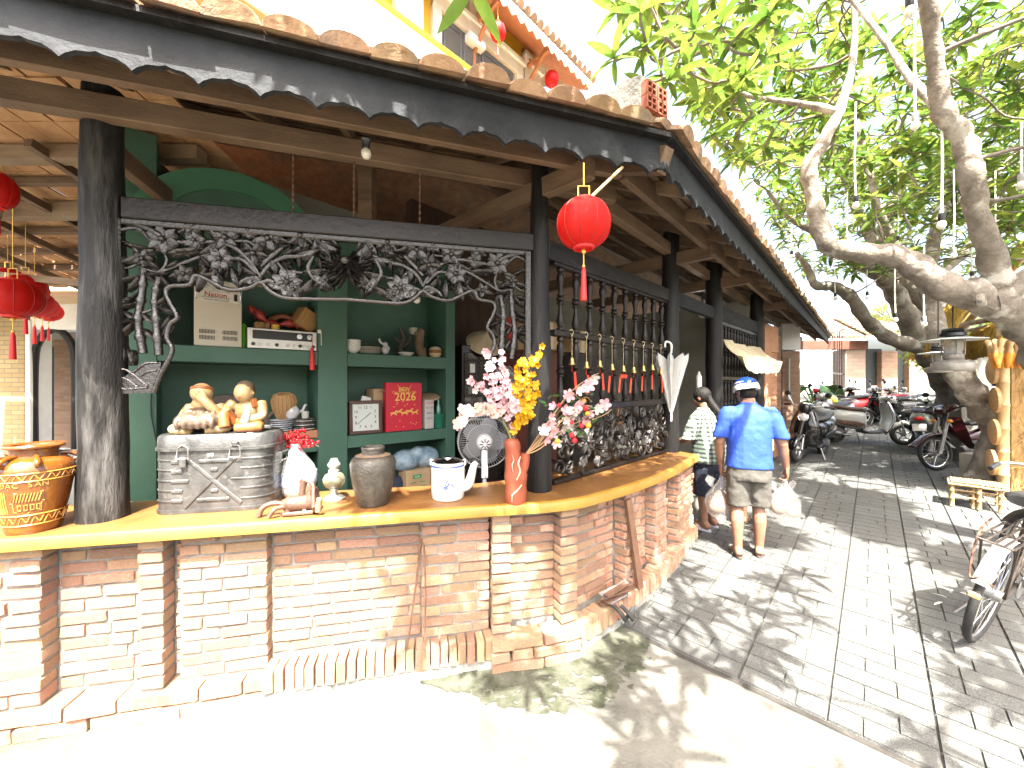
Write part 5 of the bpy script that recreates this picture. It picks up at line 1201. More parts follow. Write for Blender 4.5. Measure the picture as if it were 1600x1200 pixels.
for z in (.29, .235, .18, .125, .07): rib(-hx-.0, -hx+.06+(.03 if abs(z-.18) < .01 else 0), z)
for z in (.30, .245, .185, .13, .07):
    m = MB(); m.tube(endpath(hx-(.09 if z == .185 else .04), z, 1), .006, 6); m.build('rib', alu, ch, 60)
    m = MB(); m.tube(endpath(-hx+.02, z, -1), .006, 6); m.build('rib', alu, ch, 60)
for a, b in (((-.12, .31), (.16, .04)), ((-.13, .03), (.13, .31))):
    m = MB(); m.beam((a[0], yf, a[1]), (b[0], yf, b[1]), .016 if a[1] > .1 else .0145, .022, b2=.005, up=(0, 0, 1)); m.build('cross_rib', alu, ch)
text('marking', 'U·S', .022, mat('pale_marking', (.75, .75, .75)), ch, face_M((0, yf-.0015, .325), (1, 0, 0), (0, 0, 1)), .0008, bold=.0008)
for x in (-.13, .13):
    m = MB(); m.tube([(x-.025, yf-.012, .37), (x-.03, yf-.018, .31), (x+.03, yf-.018, .31), (x+.025, yf-.012, .37), (x, yf-.014, .39), (x-.025, yf-.012, .37)], .0035, 6); c_ = m.build('wire_clasp', steel, ch, 60)
    m = MB(); m.box((x, yf-.012, .29 if x < 0 else .385), (.034, .014, .06 if x < 0 else .03), b=.004); m.build('clasp_plate', alu, c_)
m = MB(); m.tube([(CL/2+.002, -.06, .30), (CL/2+.03, -.06, .31), (CL/2+.03, .06, .31), (CL/2+.002, .06, .30)], .006, 6); m.tube([(CL/2+.03, -.06, .31), (CL/2+.03, -.06, .26), (CL/2+.03, .06, .26), (CL/2+.03, .06, .31)], .006, 6); m.build('carry_handle', alu, ch, 60)
# statuettes sitting on the chest
def blob(name, spec, mt, par, vox=.006, sm=2, M=None):
    m = MB()
    for s in spec:
        if s[0] == 's': m.sphere(s[1], s[2], 16, 10, s[3] if len(s) > 3 else (1, 1, 1))
        else: m.tube(catmull(s[1], 4), [lerp(s[2], s[3] if len(s) > 3 else s[2], k/(len(catmull(s[1], 4))-1)) for k in range(len(catmull(s[1], 4)))], 10)
    o = m.build(name, mt, par, 170, M); r = o.modifiers.new('r', 'REMESH'); r.mode = 'VOXEL'; r.voxel_size = vox; r.use_smooth_shade = True
    if sm: q = o.modifiers.new('s', 'SMOOTH'); q.factor = .5; q.iterations = sm
    return o
buff = mat('buff_clay', (.30, .19, .08), (.40, .28, .14), 14, .45, .2, 40, coat=.2); umber = mat('umber_glaze', (.055, .036, .024), (.09, .062, .042), 10, .4, coat=.2); rust = mat('rust_glaze', (.2, .06, .014), (.28, .10, .03), 9, .35, coat=.3); turq = mat('turquoise_glaze', (.16, .36, .32), (.22, .42, .38), 8, .25, coat=.3)
def statA():
    t = thing('statuette', 'clay statuette of a seated person hiding the face behind one hand', 'statuette', M=ch.matrix_basis @ TR((-.10, -.01, .438), (0, 0, .15)))
    blob('body', [('s', (0, .02, .10), .075, (1.1, .9, 1)), ('s', (-.01, .0, .175), .055, (1, .9, .9)), ('t', [(.07, .01, .16), (.095, -.03, .10), (.05, -.07, .16), (.0, -.065, .215)], .032, .024), ('t', [(-.07, .01, .16), (-.09, -.03, .11), (-.04, -.08, .12)], .03, .024),
                  ('t', [(.06, .0, .05), (.12, -.06, .03), (.03, -.10, .025)], .036, .028), ('t', [(-.06, .0, .05), (-.13, -.05, .03), (-.04, -.11, .025)], .036, .028), ('s', (-.01, -.02, .24), .056, (1, 1, 1.05)), ('s', (.0, -.068, .225), .026, (1.2, .6, 1)), ('t', [(-.02, -.075, .215), (-.035, -.08, .235)], .009), ('t', [(0, -.08, .225), (-.015, -.085, .25)], .009), ('s', (.035, -.01, .232), .012), ('s', (-.055, -.01, .232), .012)], buff, t)
    blob('robe', [('s', (-.01, -.02, .085), .09, (1.15, .95, .8)), ('t', [(-.1, -.04, .07), (-.05, -.1, .085), (0, -.105, .07), (.05, -.1, .085), (.09, -.05, .06)], .042)]+[('t', [(-.08+.03*i, -.08, .13), (-.09+.033*i, -.135, .075), (-.085+.032*i, -.13, .035)], .012) for i in range(6)], umber, t, .005, 1)
    m = MB(); m.tube([(-.01+.046*math.cos(a), -.015+.048*math.sin(a), .262-.012*math.sin(a)) for a in [k*math.pi/10 for k in range(21)]], .011, 8); m.build('head_band', rust, t, 60)
    m = MB(); m.tube([(-.01+.09*math.cos(a), -.02+.08*math.sin(a), .048) for a in [k*math.pi/10 for k in range(21)]], .012, 8); m.build('sash', jar_hi, t, 60)
def statB():
    t = thing('statuette', 'clay statuette of a laughing seated person holding a turquoise bottle', 'statuette', M=ch.matrix_basis @ TR((.105, .0, .438), (0, 0, -.1)))
    blob('body', [('s', (.01, .03, .11), .068, (1.15, .8, 1.25)), ('t', [(-.07, .02, .18), (-.1, -.03, .12), (-.06, -.07, .15)], .03, .022), ('t', [(.09, .02, .18), (.115, -.02, .1), (.06, -.07, .08)], .031, .023), ('s', (.0, .0, .24), .055, (.95, 1, 1.12)), ('s', (0, -.046, .225), .014), ('s', (.05, 0, .235), .012), ('s', (-.05, 0, .235), .012), ('t', [(-.01, .01, .19), (0, 0, .22)], .03)], buff, t)
    blob('trousers', [('t', [(-.05, .0, .05), (-.08, -.06, .12), (-.06, -.09, .03)], .038, .03), ('t', [(.04, .0, .04), (.11, -.06, .035), (.0, -.09, .03)], .04, .03), ('s', (0, .02, .05), .06)], rust, t)
    m = MB(); m.sphere((.0, .014, .258), .056, 14, 8, (.96, 1, 1)); m.build('hair', umber, t, 170)
    m = MB(); m.sphere((-.002, -.043, .212), .013, 10, 6, (1, .5, .6)); m.build('mouth', red_lq, t, 170)
    for x in (-.018, .016):
        m = MB(); m.sphere((x, -.044, .243), .006, 8, 6, (1.3, .5, .5)); m.build('eye', umber, t, 170)
    lat('bottle', [(.001, 0), (.02, 0), (.024, .02), (.018, .06), (.009, .085), (.008, .11), (.001, .11)], turq, t, M=TR((.05, -.085, .06), (.0, .25, 0)))
    m = MB(); m.beam((.06, -.01, .2), (.075, -.02, .15), .02, .03); m.build('strap', rust, t)
statA(); statB()
# white vase with blue band and red berries
vz = thing('round_vase', 'white bottle vase with a soft blue band', 'vase', loc=Cn(463, 771))
lat('body', [(.001, 0), (.088, 0), (.108, .03), (.127, .09), (.127, .13), (.105, .19), (.07, .24), (.042, .285), (.032, .32), (.036, .335), (.028, .335), (.024, .30), (.001, .28)], ceramic, vz, n=32)
lat('glaze_band', [(.1265, .075), (.1285, .09), (.1288, .125), (.1245, .150)], mat('soft_blue_glaze', (.30, .36, .58), (.62, .66, .74), 9, .2, coat=.4), vz, n=32)
bs_ = thing('berry_spray', 'spray of shiny red berries in the blue banded white vase', 'berries', loc=Cn(463, 771)+V(0, 0, .31)); berry = mat('red_berry', (.62, .02, .03), (.5, .012, .02), 20, .25, coat=.3)
bme = MB().sphere((0, 0, 0), .0125, 10, 7).mesh('berry', berry, 170)
for k in range(14):
    a = k*2.4; rr_ = R.uniform(.03, .16); tip = V(rr_*math.cos(a)*1.0, rr_*math.sin(a)*.6, R.uniform(.02, .11)-.12*rr_); m = MB(); m.tube(catmull([(0, 0, -.05), (tip.x*.3, tip.y*.3, .05), tip], 4), .002, 5); m.build('twig', twig_m, bs_)
    for j in range(9): inst('berry', bme, bs_, Matrix.Translation(tip*R.uniform(.35, 1.05)+V(R.gauss(0, .018), R.gauss(0, .014), R.gauss(.01, .016))))
# hand mincer
mc = thing('hand_mincer', 'old rusty brown hand cranked mincer lying beside the chest', 'mincer', M=Matrix.Translation(Cn(462, 803)) @ rz(.3)); mcm = mat('brown_patina', (.085, .045, .032), (.15, .09, .066), 14, .45, .4, 50, metal=.35)
m = MB(); m.tube(catmull([(-.06, 0, .05), (-.02, 0, .06), (.05, 0, .062), (.09, 0, .07)], 4), [.03, .034, .038, .042, .045, .045, .044, .044, .045, .046, .05, .052, .055], 14); m.build('barrel', mcm, mc, 60)
m = MB(); m.lathe([(.001, 0), (.07, 0), (.075, .01), (.072, .022), (.04, .026), (.001, .026)], 24, TR((.09, 0, .07), (0, 1.5, 0))); m.build('disc', mcm, mc, 40)
m = MB(); m.lathe([(.018, 0), (.016, .05), (.022, .08), (.024, .1), (.016, .1), (.014, .06)], 14, TR((.03, 0, .09), (0, .1, 0))); m.build('hopper', mcm, mc, 50)
m = MB(); m.tube(catmull([(-.05, .0, .06), (-.11, .0, .07), (-.16, 0, .05), (-.18, 0, .008)], 4), .014, 8); m.tube(catmull([(-.05, -.02, .05), (-.09, -.04, .05), (-.12, -.05, .01)], 4), .013, 8); m.build('clamp_arm', mcm, mc, 60)
m = MB(); m.box((.02, -.01, .012), (.16, .07, .022), b=.006); m.beam((-.04, -.03, .02), (-.02, -.02, .06), .016, .02); m.beam((.05, -.03, .02), (.05, -.01, .06), .016, .02); m.build('base_plate', mcm, mc)
m = MB(); m.tube(catmull([(.04, -.0, .185), (.09, -.03, .17), (.10, -.06, .10), (.105, -.075, .05)], 4), .011, 8); m.build('crank_arm', mcm, mc, 60)
m = MB(); m.lathe([(.001, -.035), (.015, -.035), (.017, 0), (.014, .04), (.001, .042)], 12, TR((.13, -.08, .06), (.15, .1, 0))); m.build('wooden_grip', palewood, mc, 50)
# oil lamp
ol = thing('oil_lamp', 'small glass and pewter oil lamp without chimney on the counter', 'lamp', loc=Cn(522, 780)); olive_glass = mat('olive_glass', (.34, .34, .22), (.42, .42, .3), 8, .12, transm=.6, coat=.3)
lat('foot', [(.001, 0), (.062, 0), (.064, .008), (.05, .022), (.022, .034), (.018, .055), (.03, .07), (.001, .07)], mat('pewter', (.45, .45, .42), (.55, .55, .52), 9, .35, metal=.6), ol)
lat('oil_font', [(.025, .068), (.05, .085), (.066, .11), (.066, .135), (.05, .16), (.03, .172), (.001, .172)], olive_glass, ol); lat('burner', [(.032, .17), (.034, .185), (.024, .195), (.03, .2), (.038, .215), (.038, .225), (.026, .24), (.02, .258), (.001, .26)], MATS['pewter'], ol)
# dark stoneware jar
dj = thing('stoneware_jar', 'dark textured stoneware jar with a short wide neck on the counter', 'jar', loc=Cn(583, 787))
lat('body', [(.001, 0), (.085, 0), (.09, .01), (.105, .06), (.12, .13), (.13, .2), (.134, .245), (.126, .275), (.1, .296), (.068, .305), (.064, .33), (.07, .342), (.066, .35), (.056, .345), (.054, .31), (.001, .28)], jar_dark, dj, n=36)
m = MB()
for z in (.05, .09, .13, .17, .21):
    r_ = .104+.14*(z-.05)+.001
    for k in range(36):
        a = k*math.pi/18+z*3; m.box((r_*math.cos(a), r_*math.sin(a), z+R.uniform(-.008, .008)), (.012, .012, .016))
lat('neck_band', [(.1, .297), (.104, .297), (.072, .308), (.066, .307)], mat('brown_neck', (.14, .10, .07)), dj)
# ceramic kettle
kt = thing('ceramic_kettle', 'white ceramic kettle painted with a blue grass motif and a metal lid', 'kettle', M=Matrix.Translation(Cn(700, 777)) @ rz(0))
lat('body', [(.001, 0), (.098, 0), (.104, .008), (.107, .06), (.107, .19), (.104, .215), (.095, .228), (.09, .225), (.001, .22)], mat('crackle_ceramic', (.58, .60, .57), (.68, .69, .66), 30, .2, .1, 60, coat=.4), kt, n=36)
lat('shoulder_ring', [(.1045, .205), (.1085, .21), (.1045, .217)], blue_ink, kt, n=36)
ld = lat('lid', [(.09, .226), (.094, .234), (.07, .246), (.03, .252), (.028, .26), (.012, .266), (.001, .266)], chrome, kt, n=30)
m = MB(); c = catmull([(.095, 0, .07), (.13, 0, .085), (.15, 0, .14), (.165, 0, .20), (.185, 0, .225)], 4); m.tube(c, [lerp(.038, .017, k/(len(c)-1)) for k in range(len(c))], 12); m.build('spout', MATS['crackle_ceramic'], kt, 60)
for s_ in (-1, 1):
    m = MB(); m.tube([(s_*.1, 0, .2), (s_*.112, 0, .215), (s_*.11, 0, .245), (s_*.096, 0, .24)], .006, 6); m.build('handle_lug', MATS['crackle_ceramic'], kt, 60)
def kp(a, z): return V(.1078*math.sin(a), -.1078*math.cos(a), z)
for q, r_ in (([(-.1, .06), (.0, .11), (.2, .15), (.25, .19)], .003), ([(-.65, .08), (-.35, .10), (-.05, .09)], .0026), ([(-.1, .09), (.3, .11), (.62, .06)], .003), ([(-.2, .07), (-.1, .11), (-.3, .16)], .0025), ([(-.05, .1), (.05, .125), (.35, .165)], .0035), ([(-.2, .085), (.1, .1), (.15, .13)], .005), ([(-.15, .075), (.05, .085), (.2, .09)], .005), ([(.1, .1), (.4, .1), (.55, .085)], .0025)):
    m = MB(); c = catmull([kp(a+.05, z) for a, z in q], 4); m.tube(c, [r_*math.sin(math.pi*(.1+.85*k/(len(c)-1))) for k in range(len(c))], 5); m.build('painted_leaf', blue_ink, kt, 60)
# pedestal fan behind the counter
fp = W(757, 690, 3.05); fn = thing('pedestal_fan', 'white pedestal fan with wire cage standing behind the counter', 'fan', M=Matrix.Translation((fp.x, fp.y, .03)) @ rz(.1))
fz = fp.z-.03; fg = mat('fan_grey', (.5, .51, .52), (.56, .57, .58), 5, .4)
lat('base', [(.001, 0), (.2, 0), (.2, .02), (.05, .05), (.03, .06), (.001, .06)], fg, fn); m = MB(); m.tube([(0, 0, .05), (0, -.05, fz-.1)], .016, 10); m.box((0, -.05, fz-.17), (.05, .035, .22), b=.008); m.build('pole', fg, fn, 50)
m = MB(); m.lathe([(.001, -.10), (.05, -.1), (.062, -.08), (.066, -.02), (.05, .0), (.001, .0)], 20, TR((0, -.04, fz), (math.radians(-90), 0, 0)) @ Matrix.Scale(-1, 4, (0, 0, 1))); m.build('motor_housing', fg, fn, 40, )
m = MB()
for k in range(8): a = k*math.pi/4; m.beam((.015*math.cos(a), -.148, fz+.015*math.sin(a)), (.042*math.cos(a), -.148, fz+.042*math.sin(a)), .008, .006, up=(0, 1, 0))
m.build('housing_vents', black_m, fn)
for k in range(5):
    a = k*2*math.pi/5; q = MB(); rws = []
    for i in range(6):
        t = i/5; r_ = .04+.145*t; w_ = .05+.10*math.sin(math.pi*min(1, t*.8+.1)); rws.append([V(r_*math.cos(a+da*w_/r_*.9), .035+.02*da, fz+r_*math.sin(a+da*w_/r_*.9)) for da in (-.6, -.2, .2, .6)])
    q.strip(rws); q.build('blade', mat('blade_grey', (.13, .14, .155), None, rough=.3), fn, 60)
cg = MB()
for k in range(60):
    a = k*2*math.pi/60; s, c = math.sin(a), math.cos(a); cg.tube([(.06*c, -.03, fz+.06*s), (.16*c, -.035, fz+.16*s), (.205*c, .0, fz+.205*s), (.213*c, .03, fz+.213*s)], .0013, 3, cap=False); cg.tube([(.213*c, .03, fz+.213*s), (.2*c, .06, fz+.2*s), (.05*c, .09, fz+.05*s)], .0013, 3, cap=False)
for r_, y_ in ((.06, -.03), (.14, -.035), (.205, 0), (.214, .03)): cg.tube([(r_*math.cos(k*math.pi/20), y_, fz+r_*math.sin(k*math.pi/20)) for k in range(41)], .003 if r_ > .2 else .0018, 5)
cg.build('wire_cage', mat('white_wire', (.3, .31, .32), None, rough=.3), fn, 60, kind='stuff')
# red clay vase and its sprays
rp = Cn(805, 784); rv = thing('clay_vase', 'red clay vase with a curling double mouth and pale inlaid figures', 'vase', loc=rp)
m = MB(); prof = [(0, .066, 0, 0), (.01, .07, 0, 0), (.07, .068, 0, 0), (.11, .064, 0, 0), (.135, .068, 0, 0), (.17, .07, .004, 0), (.2, .06, .0, 0), (.235, .052, -.006, 0), (.27, .05, -.01, 0), (.31, .046, -.012, 0), (.34, .05, -.016, 0), (.365, .05, -.02, 0), (.385, .038, -.022, 0), (.392, .028, -.022, 0)]
m.loft([[V(x+r_*math.cos(a)*(1+.06*math.sin(3*a+z*18)), r_*math.sin(a)*(1+.06*math.sin(3*a+z*18)), z) for a in [k*math.pi/14 for k in range(28)]] for z, r_, x, _ in prof]); m.build('body', clay_red, rv, 60)
m = MB(); c = catmull([(.01, 0, .15), (.045, 0, .2), (.06, 0, .26), (.062, 0, .30)], 5); m.tube(c, [lerp(.035, .028, k/15) for k in range(len(c))], 14); m.build('side_mouth', clay_red, rv, 60)
inl = mat('pale_inlay', (.62, .55, .45), (.5, .36, .2), 40, .4)
for q, r_ in (([(-.3, .02), (-.25, .06), (.2, .09), (.62, .12)], .011), ([(.1, .15), (.45, .2), (.3, .25), (.6, .29)], .009), ([(-.35, .3), (-.15, .27), (-.3, .24), (-.2, .20)], .008)):
    m = MB(); c = catmull([V((.069-.04*max(0, z-.15)*2)*math.sin(a), -(.069-.04*max(0, z-.15)*2)*math.cos(a), z) for a, z in q], 5); m.tube(c, [r_*math.sin(math.pi*(.15+.7*k/(len(c)-1))) for k in range(len(c))], 6, sq=.5); m.build('inlay', inl, rv, 60)
def petal_flower(n, r, w, cup=.35):
    m = MB()
    for k in range(n):
        a = 2*math.pi*k/n; d = V(math.cos(a), math.sin(a), 0); q = V(-d.y, d.x, 0); m.strip([[d*r*t-q*r*w*s_+V(0, 0, r*cup*t*t), d*r*t*1.05+V(0, 0, r*cup*t*t-.05*r), d*r*t+q*r*w*s_+V(0, 0, r*cup*t*t)] for t, s_ in ((.05, .1), (.45, .85), (.8, .9), (1, .35))])
    return m
def rnd_rot(): return Matrix.Rotation(R.uniform(0, 6.28), 4, 'Z') @ Matrix.Rotation(R.uniform(.2, 1.9), 4, 'X') @ Matrix.Rotation(R.uniform(0, 6.28), 4, 'Z')
def facecam(): return rz(R.uniform(-.9, .9)) @ Matrix.Rotation(math.radians(90)+R.uniform(-.7, .5), 4, 'X') @ rz(R.uniform(0, 6.28))
pk = mat('pale_pink_petal', (.60, .26, .33), (.70, .48, .50), 30, .6, trans=.3); pk2 = mat('cream_pink_petal', (.62, .38, .31), (.68, .52, .45), 25, .6, trans=.3); wh = mat('white_petal', (.66, .6, .58), None, rough=.6, trans=.3); ye = mat('yellow_petal', (.62, .38, .004), (.55, .28, .003), 30, .5, trans=.3); cen = mat('flower_centre', (.45, .10, .12), None)
def spray(name, lab, base, stems, kinds, nfl, spread, nm='blossom', stemmat=twig_m):
    t = thing(name, lab, 'flowers', loc=base); cnt = 0
    for st in stems:
        P = catmull([V(0, 0, 0)]+[p-base for p in st], 6); m = MB(); m.tube(P, [lerp(.004, .0015, k/(len(P)-1)) for k in range(len(P))], 5); m.build('stem', stemmat, t, 60)
        for k in range(nfl):
            u = lerp(.38, 1.02, (k+R.random())/nfl); i = min(len(P)-1, int(u*(len(P)-1))); p = P[i]+V(R.gauss(0, spread), R.gauss(0, spread*.8), R.gauss(0, spread))
            me = R.choice(kinds); s = R.uniform(.8, 1.15); inst(nm, me, t, Matrix.Translation(p) @ facecam() @ Matrix.Scale(s, 4))
            m = MB(); m.tube([P[i], P[i].lerp(p, .6)+V(0, 0, .004), p], .001, 4); m.build('twig', stemmat, t)
    return t
ck = [petal_flower(5, .022, .42).mesh('blossom', x, 60) for x in (pk, pk, wh)]; yk = [petal_flower(5, .024, .42).mesh('blossom', ye, 60)]; ok_ = [petal_flower(5, .036, .45, .2).mesh('orchid', x, 60) for x in (pk2, pk2, wh)]
vt = rp+V(-.02, 0, .37); vt2 = rp+V(.06, 0, .29)
def Wp(px, py, Y=2.36): return W(px, py, Y)
spray('blossom_spray', 'pink and white cherry blossom spray standing in the red clay vase', vt, [[Wp(788, 640), Wp(772, 590, 2.4), Wp(757, 545, 2.45)], [Wp(785, 650), Wp(765, 620, 2.3), Wp(738, 590, 2.28)], [Wp(790, 640), Wp(790, 600, 2.38), Wp(783, 560, 2.4)], [Wp(795, 660), Wp(800, 630, 2.3), Wp(800, 690-50, 2.28)]], ck, 26, .016)
spray('yellow_blossom_spray', 'yellow apricot blossom spray standing in the red clay vase', vt, [[Wp(812, 640), Wp(825, 590, 2.4), Wp(845, 545, 2.42)], [Wp(808, 640), Wp(808, 600, 2.36), Wp(812, 560, 2.36)], [Wp(815, 660), Wp(822, 630, 2.3), Wp(838, 605, 2.3)], [Wp(806, 670), Wp(818, 655, 2.3), Wp(826, 640, 2.28)]], yk, 24, .015)
spray('orchid_spray', 'cream pink orchid spray drooping over the fan from the red vase', vt, [[Wp(785, 655, 2.34), Wp(765, 640, 2.3), Wp(735, 640, 2.28), Wp(712, 668, 2.28)]], ok_, 26, .013, 'orchid', mat('green_stem', (.2, .26, .06)))
redp = mat('red_petal', (.62, .02, .03), None, rough=.5, trans=.2); org = mat('orange_fruit', (.75, .28, .02), None, rough=.35)
mk = [petal_flower(5, .034, .4, .5).mesh('blossom', x, 60) for x in (pk, pk, wh)]
sp = spray('mixed_spray', 'mixed pink bloom and berry spray leaning out of the red vase past the post', vt2, [[Wp(845, 690, 2.3), Wp(870, 640, 2.25), Wp(900, 605, 2.2), Wp(935, 583, 2.2)], [Wp(850, 690, 2.3), Wp(880, 655, 2.25), Wp(915, 625, 2.2)], [Wp(845, 700, 2.32), Wp(880, 670, 2.3), Wp(915, 655, 2.3), Wp(945, 640, 2.35)]], mk, 8, .02, stemmat=mat('tan_stem', (.42, .26, .13)))
for k in range(10):
    p = W(R.uniform(862, 925), R.uniform(625, 690), 2.24)-vt2; m = MB(); m.sphere(p, R.uniform(.012, .018), 12, 8); m.build('berry', R.choice((redp, redp, org)), sp, 170)
for k in range(46):
    p = W(R.uniform(850, 930), R.uniform(615, 680), 2.26)-vt2; m = MB()
    L = R.uniform(.03, .06); M = Matrix.Translation(p) @ rz(R.uniform(0, 6.28)) @ Matrix.Rotation(R.uniform(-.8, .8), 4, 'Y') @ Matrix.Rotation(R.uniform(0, 3), 4, 'X')
    m.strip([[M @ V(t*L, -w_*L, 0), M @ V(t*L, 0, -.004), M @ V(t*L, w_*L, 0)] for t, w_ in ((0, .02), (.3, .16), (.65, .15), (1, .01))]); m.build('leaf', leaf_dk, sp, 170)
for k in range(8):
    a = W(R.uniform(885, 945), R.uniform(610, 660), 2.26)-vt2; m = MB(); m.tube(catmull([(0, 0, 0), a*.5+V(0, 0, .02), a, a+V(.06, R.uniform(-.02, .02), R.uniform(-.03, .04))], 4), .0016, 4); m.build('dry_stem', MATS['tan_stem'], sp, 60)
# clear folded umbrella hung from the screen rail
up_ = SM @ V(SLn*.985, -.075, 1.115); ub = thing('folded_umbrella', 'clear folded umbrella hanging handle up from the baluster screen rail', 'umbrella', M=Matrix.Translation(up_) @ rz(.5)); clr = mat('clear_vinyl', (.74, .75, .74), (.82, .83, .82), 20, .25, .2, 30, trans=.45, alpha=.82)
m = MB(); n = 32; rings = []
for z, r_ in ((-.10, .155), (-.14, .15), (-.25, .12), (-.45, .07), (-.60, .035), (-.68, .016)):
    rings.append([V(r_*(1+.33*math.cos(8*a))*math.cos(a), r_*(1+.33*math.cos(8*a))*math.sin(a)*.7, z+(.035*math.cos(8*a) if z > -.12 else 0)) for a in [2*math.pi*k/n for k in range(n)]])
m.loft(rings, cap=False); m.build('canopy', clr, ub, 30)
m = MB(); m.tube(catmull([(-.06, .03, .0), (-.055, .03, .05), (-.02, .03, .06), (0, .0, .03), (0, 0, -.06)], 5), .011, 8); m.build('handle', mat('white_plastic', (.75, .75, .74), None, rough=.3), ub, 60); m = MB(); m.tube([(0, 0, -.05), (0, 0, -.68)], .005, 6); m.tube([(0, 0, -.67), (0, 0, -.78)], .010, 8); m.build('shaft', MATS['white_plastic'], ub, 60)
for k in range(8):
    a = (k+.0)*math.pi/4; m = MB(); m.tube([(.205*math.cos(a), .205*math.sin(a)*.7, -.066), (.16*math.cos(a), .11*math.sin(a), -.25), (.02*math.cos(a), .02*math.sin(a), -.67)], .0025, 4); m.build('rib', steel, ub)
# ------------------------------------------------------------------ things on the shelves (shelf-local placing, y into the niche)
def sthing(name, lab, cat, x, y, z, rot=0): return thing(name, lab, cat, M=SHM @ Matrix.Translation((x, y, z)) @ rz(rot))
def sx(px, y=.1): return SP(px, 600, y).x
beige = mat('beige_enamel', (.52, .47, .36), (.56, .51, .40), 3, .45); z1 = 2.003; z2 = 1.253
xa, xb = sx(303, .04), sx(378, .04); hS = SP(340, 438, .04).z-z1
st = sthing('voltage_stabiliser', 'beige metal voltage stabiliser marked Nation with two dial meters', 'appliance', (xa+xb)/2, .04, z1); w = xb-xa
m = MB(); m.box((0, .16, hS/2), (w, .32, hS), b=.005); m.build('cabinet', beige, st)
m = MB(); m.box((0, -.003, hS*.83), (w*.98, .006, hS*.31), b=.002); m.build('front_plate', mat('pale_plate', (.66, .62, .54)), st)
for s_ in (-1, 1):
    m = MB(); m.box((s_*w*.17-w*.1, -.009, hS*.89), (w*.3, .01, hS*.15), b=.002); d_ = m.build('dial_meter', mat('meter_face', (.5, .5, .46), (.56, .55, .5), 5, .2), st); m = MB(); m.tube([(s_*w*.17-w*.1+.03*math.cos(a), -.0145, hS*.86+.03*math.sin(a)) for a in [math.radians(x) for x in range(35, 146, 10)]], .0012, 4); m.beam((s_*w*.17-w*.1, -.0148, hS*.855), (s_*w*.17-w*.1+.012, -.0148, hS*.92), .002, .001, up=(0, 1, 0)); m.build('needle', black_m, d_)
text('brand_text', 'Nation', w*.17, mat('maroon_print', (.35, .05, .03)), st, face_M((-w*.06, -.0068, hS*.775), (1, 0, 0), (0, 0, 1)), .0005, bold=.0008)
text('small_text', 'AUTOMATIC VOLTAGE', w*.055, black_m, st, face_M((-w*.06, -.0068, hS*.73), (1, 0, 0), (0, 0, 1)), .0004); text('small_text', 'POWER REGULATOR', w*.055, black_m, st, face_M((-w*.04, -.0068, hS*.695), (1, 0, 0), (0, 0, 1)), .0004)
m = MB(); m.box((w*.36, -.009, hS*.76), (w*.07, .01, hS*.1), b=.002); m.build('switch', black_m, st)
for s_ in (-1, 1):
    m = MB(); m.tube([(s_*w*.46, -.005, hS*.95), (s_*w*.46, -.022, hS*.94), (s_*w*.46, -.022, hS*.70), (s_*w*.46, -.005, hS*.69)], .004, 6); m.build('handle', chrome, st, 60)
for bx in (-.24, .24):
    for bz in (.13, .22):
        m = MB()
        for k in range(11): m.box((w*(bx+.03*(k-5)), -.001, hS*bz), (w*.011, .006, hS*.06))
        m.build('vent_slots', black_m, st, kind='stuff')
xa, xb = sx(386, .04), sx(495, .04); w = xb-xa; hR = SP(400, 512, .04).z-z1
rc = sthing('stereo_receiver', 'silver faced stereo receiver with a black dial strip and row of knobs', 'receiver', (xa+xb)/2, .04, z1); m = MB(); m.box((0, .165, hR/2), (w*1.0, .31, hR*.98), b=.004); m.build('case', mat('walnut_case', (.10, .065, .04)), rc)
m = MB(); m.box((0, .0, hR/2), (w*.99, .02, hR*.97), b=.003); m.build('front_panel', mat('brushed_silver', (.62, .60, .56), None, rough=.35, metal=.4), rc); m = MB(); m.box((-.0, -.011, hR*.68), (w*.86, .006, hR*.42), b=.002); m.build('dial_strip', black_m, rc)
for x in (.22, .37): lat('tuning_knob', [(.001, -.03), (.02, -.03), (.022, -.0), (.001, 0)], chrome, rc, M=TR((w*x, -.012, hR*.68), (math.radians(-90), 0, 0)))
for k, x in enumerate((-.42, -.33, -.22, -.1, .06, .16, .24, .3, .36, .44)): lat('knob', [(.001, 0), (.012 if k % 3 else .015, 0), (.012, .02), (.001, .02)], steel if k % 3 else black_m, rc, M=TR((w*x, -.01, hR*.22), (math.radians(90), 0, 0)), n=14)
# heap on the receiver
def sbox(name, lab, cat, mt, px, z, d, y=.15, r=(0, 0, 0), b=.006):
    m = MB(); m.box((0, 0, d[2]/2), d, b=b); return tag(m.build(name, mt, None, None, SHM @ TR((sx(px, y), y, z), r)), lab, cat)
zr_ = z1+hR
sbox('wooden_box', 'small ribbed wooden box tilted on the receiver', 'box', mat('oak_slats', (.36, .18, .06), (.44, .24, .09), 5, .6, st=(20, 20, 1)), 468, zr_+.04, (.16, .16, .17), .17, (.1, .5, .3)); sbox('cane_tray', 'tiny woven yellow tray on the receiver', 'tray', straw, 409, zr_, (.10, .07, .05), .08, (0, 0, .1))
o = lat('tape_roll', [(.001, 0), (.03, 0), (.03, .04), (.001, .04)], mat('yellow_tape', (.65, .42, .05)), None, M=SHM @ Matrix.Translation((sx(430, .08), .08, zr_))); tag(o, 'small yellow roll sitting on the receiver', 'roll')
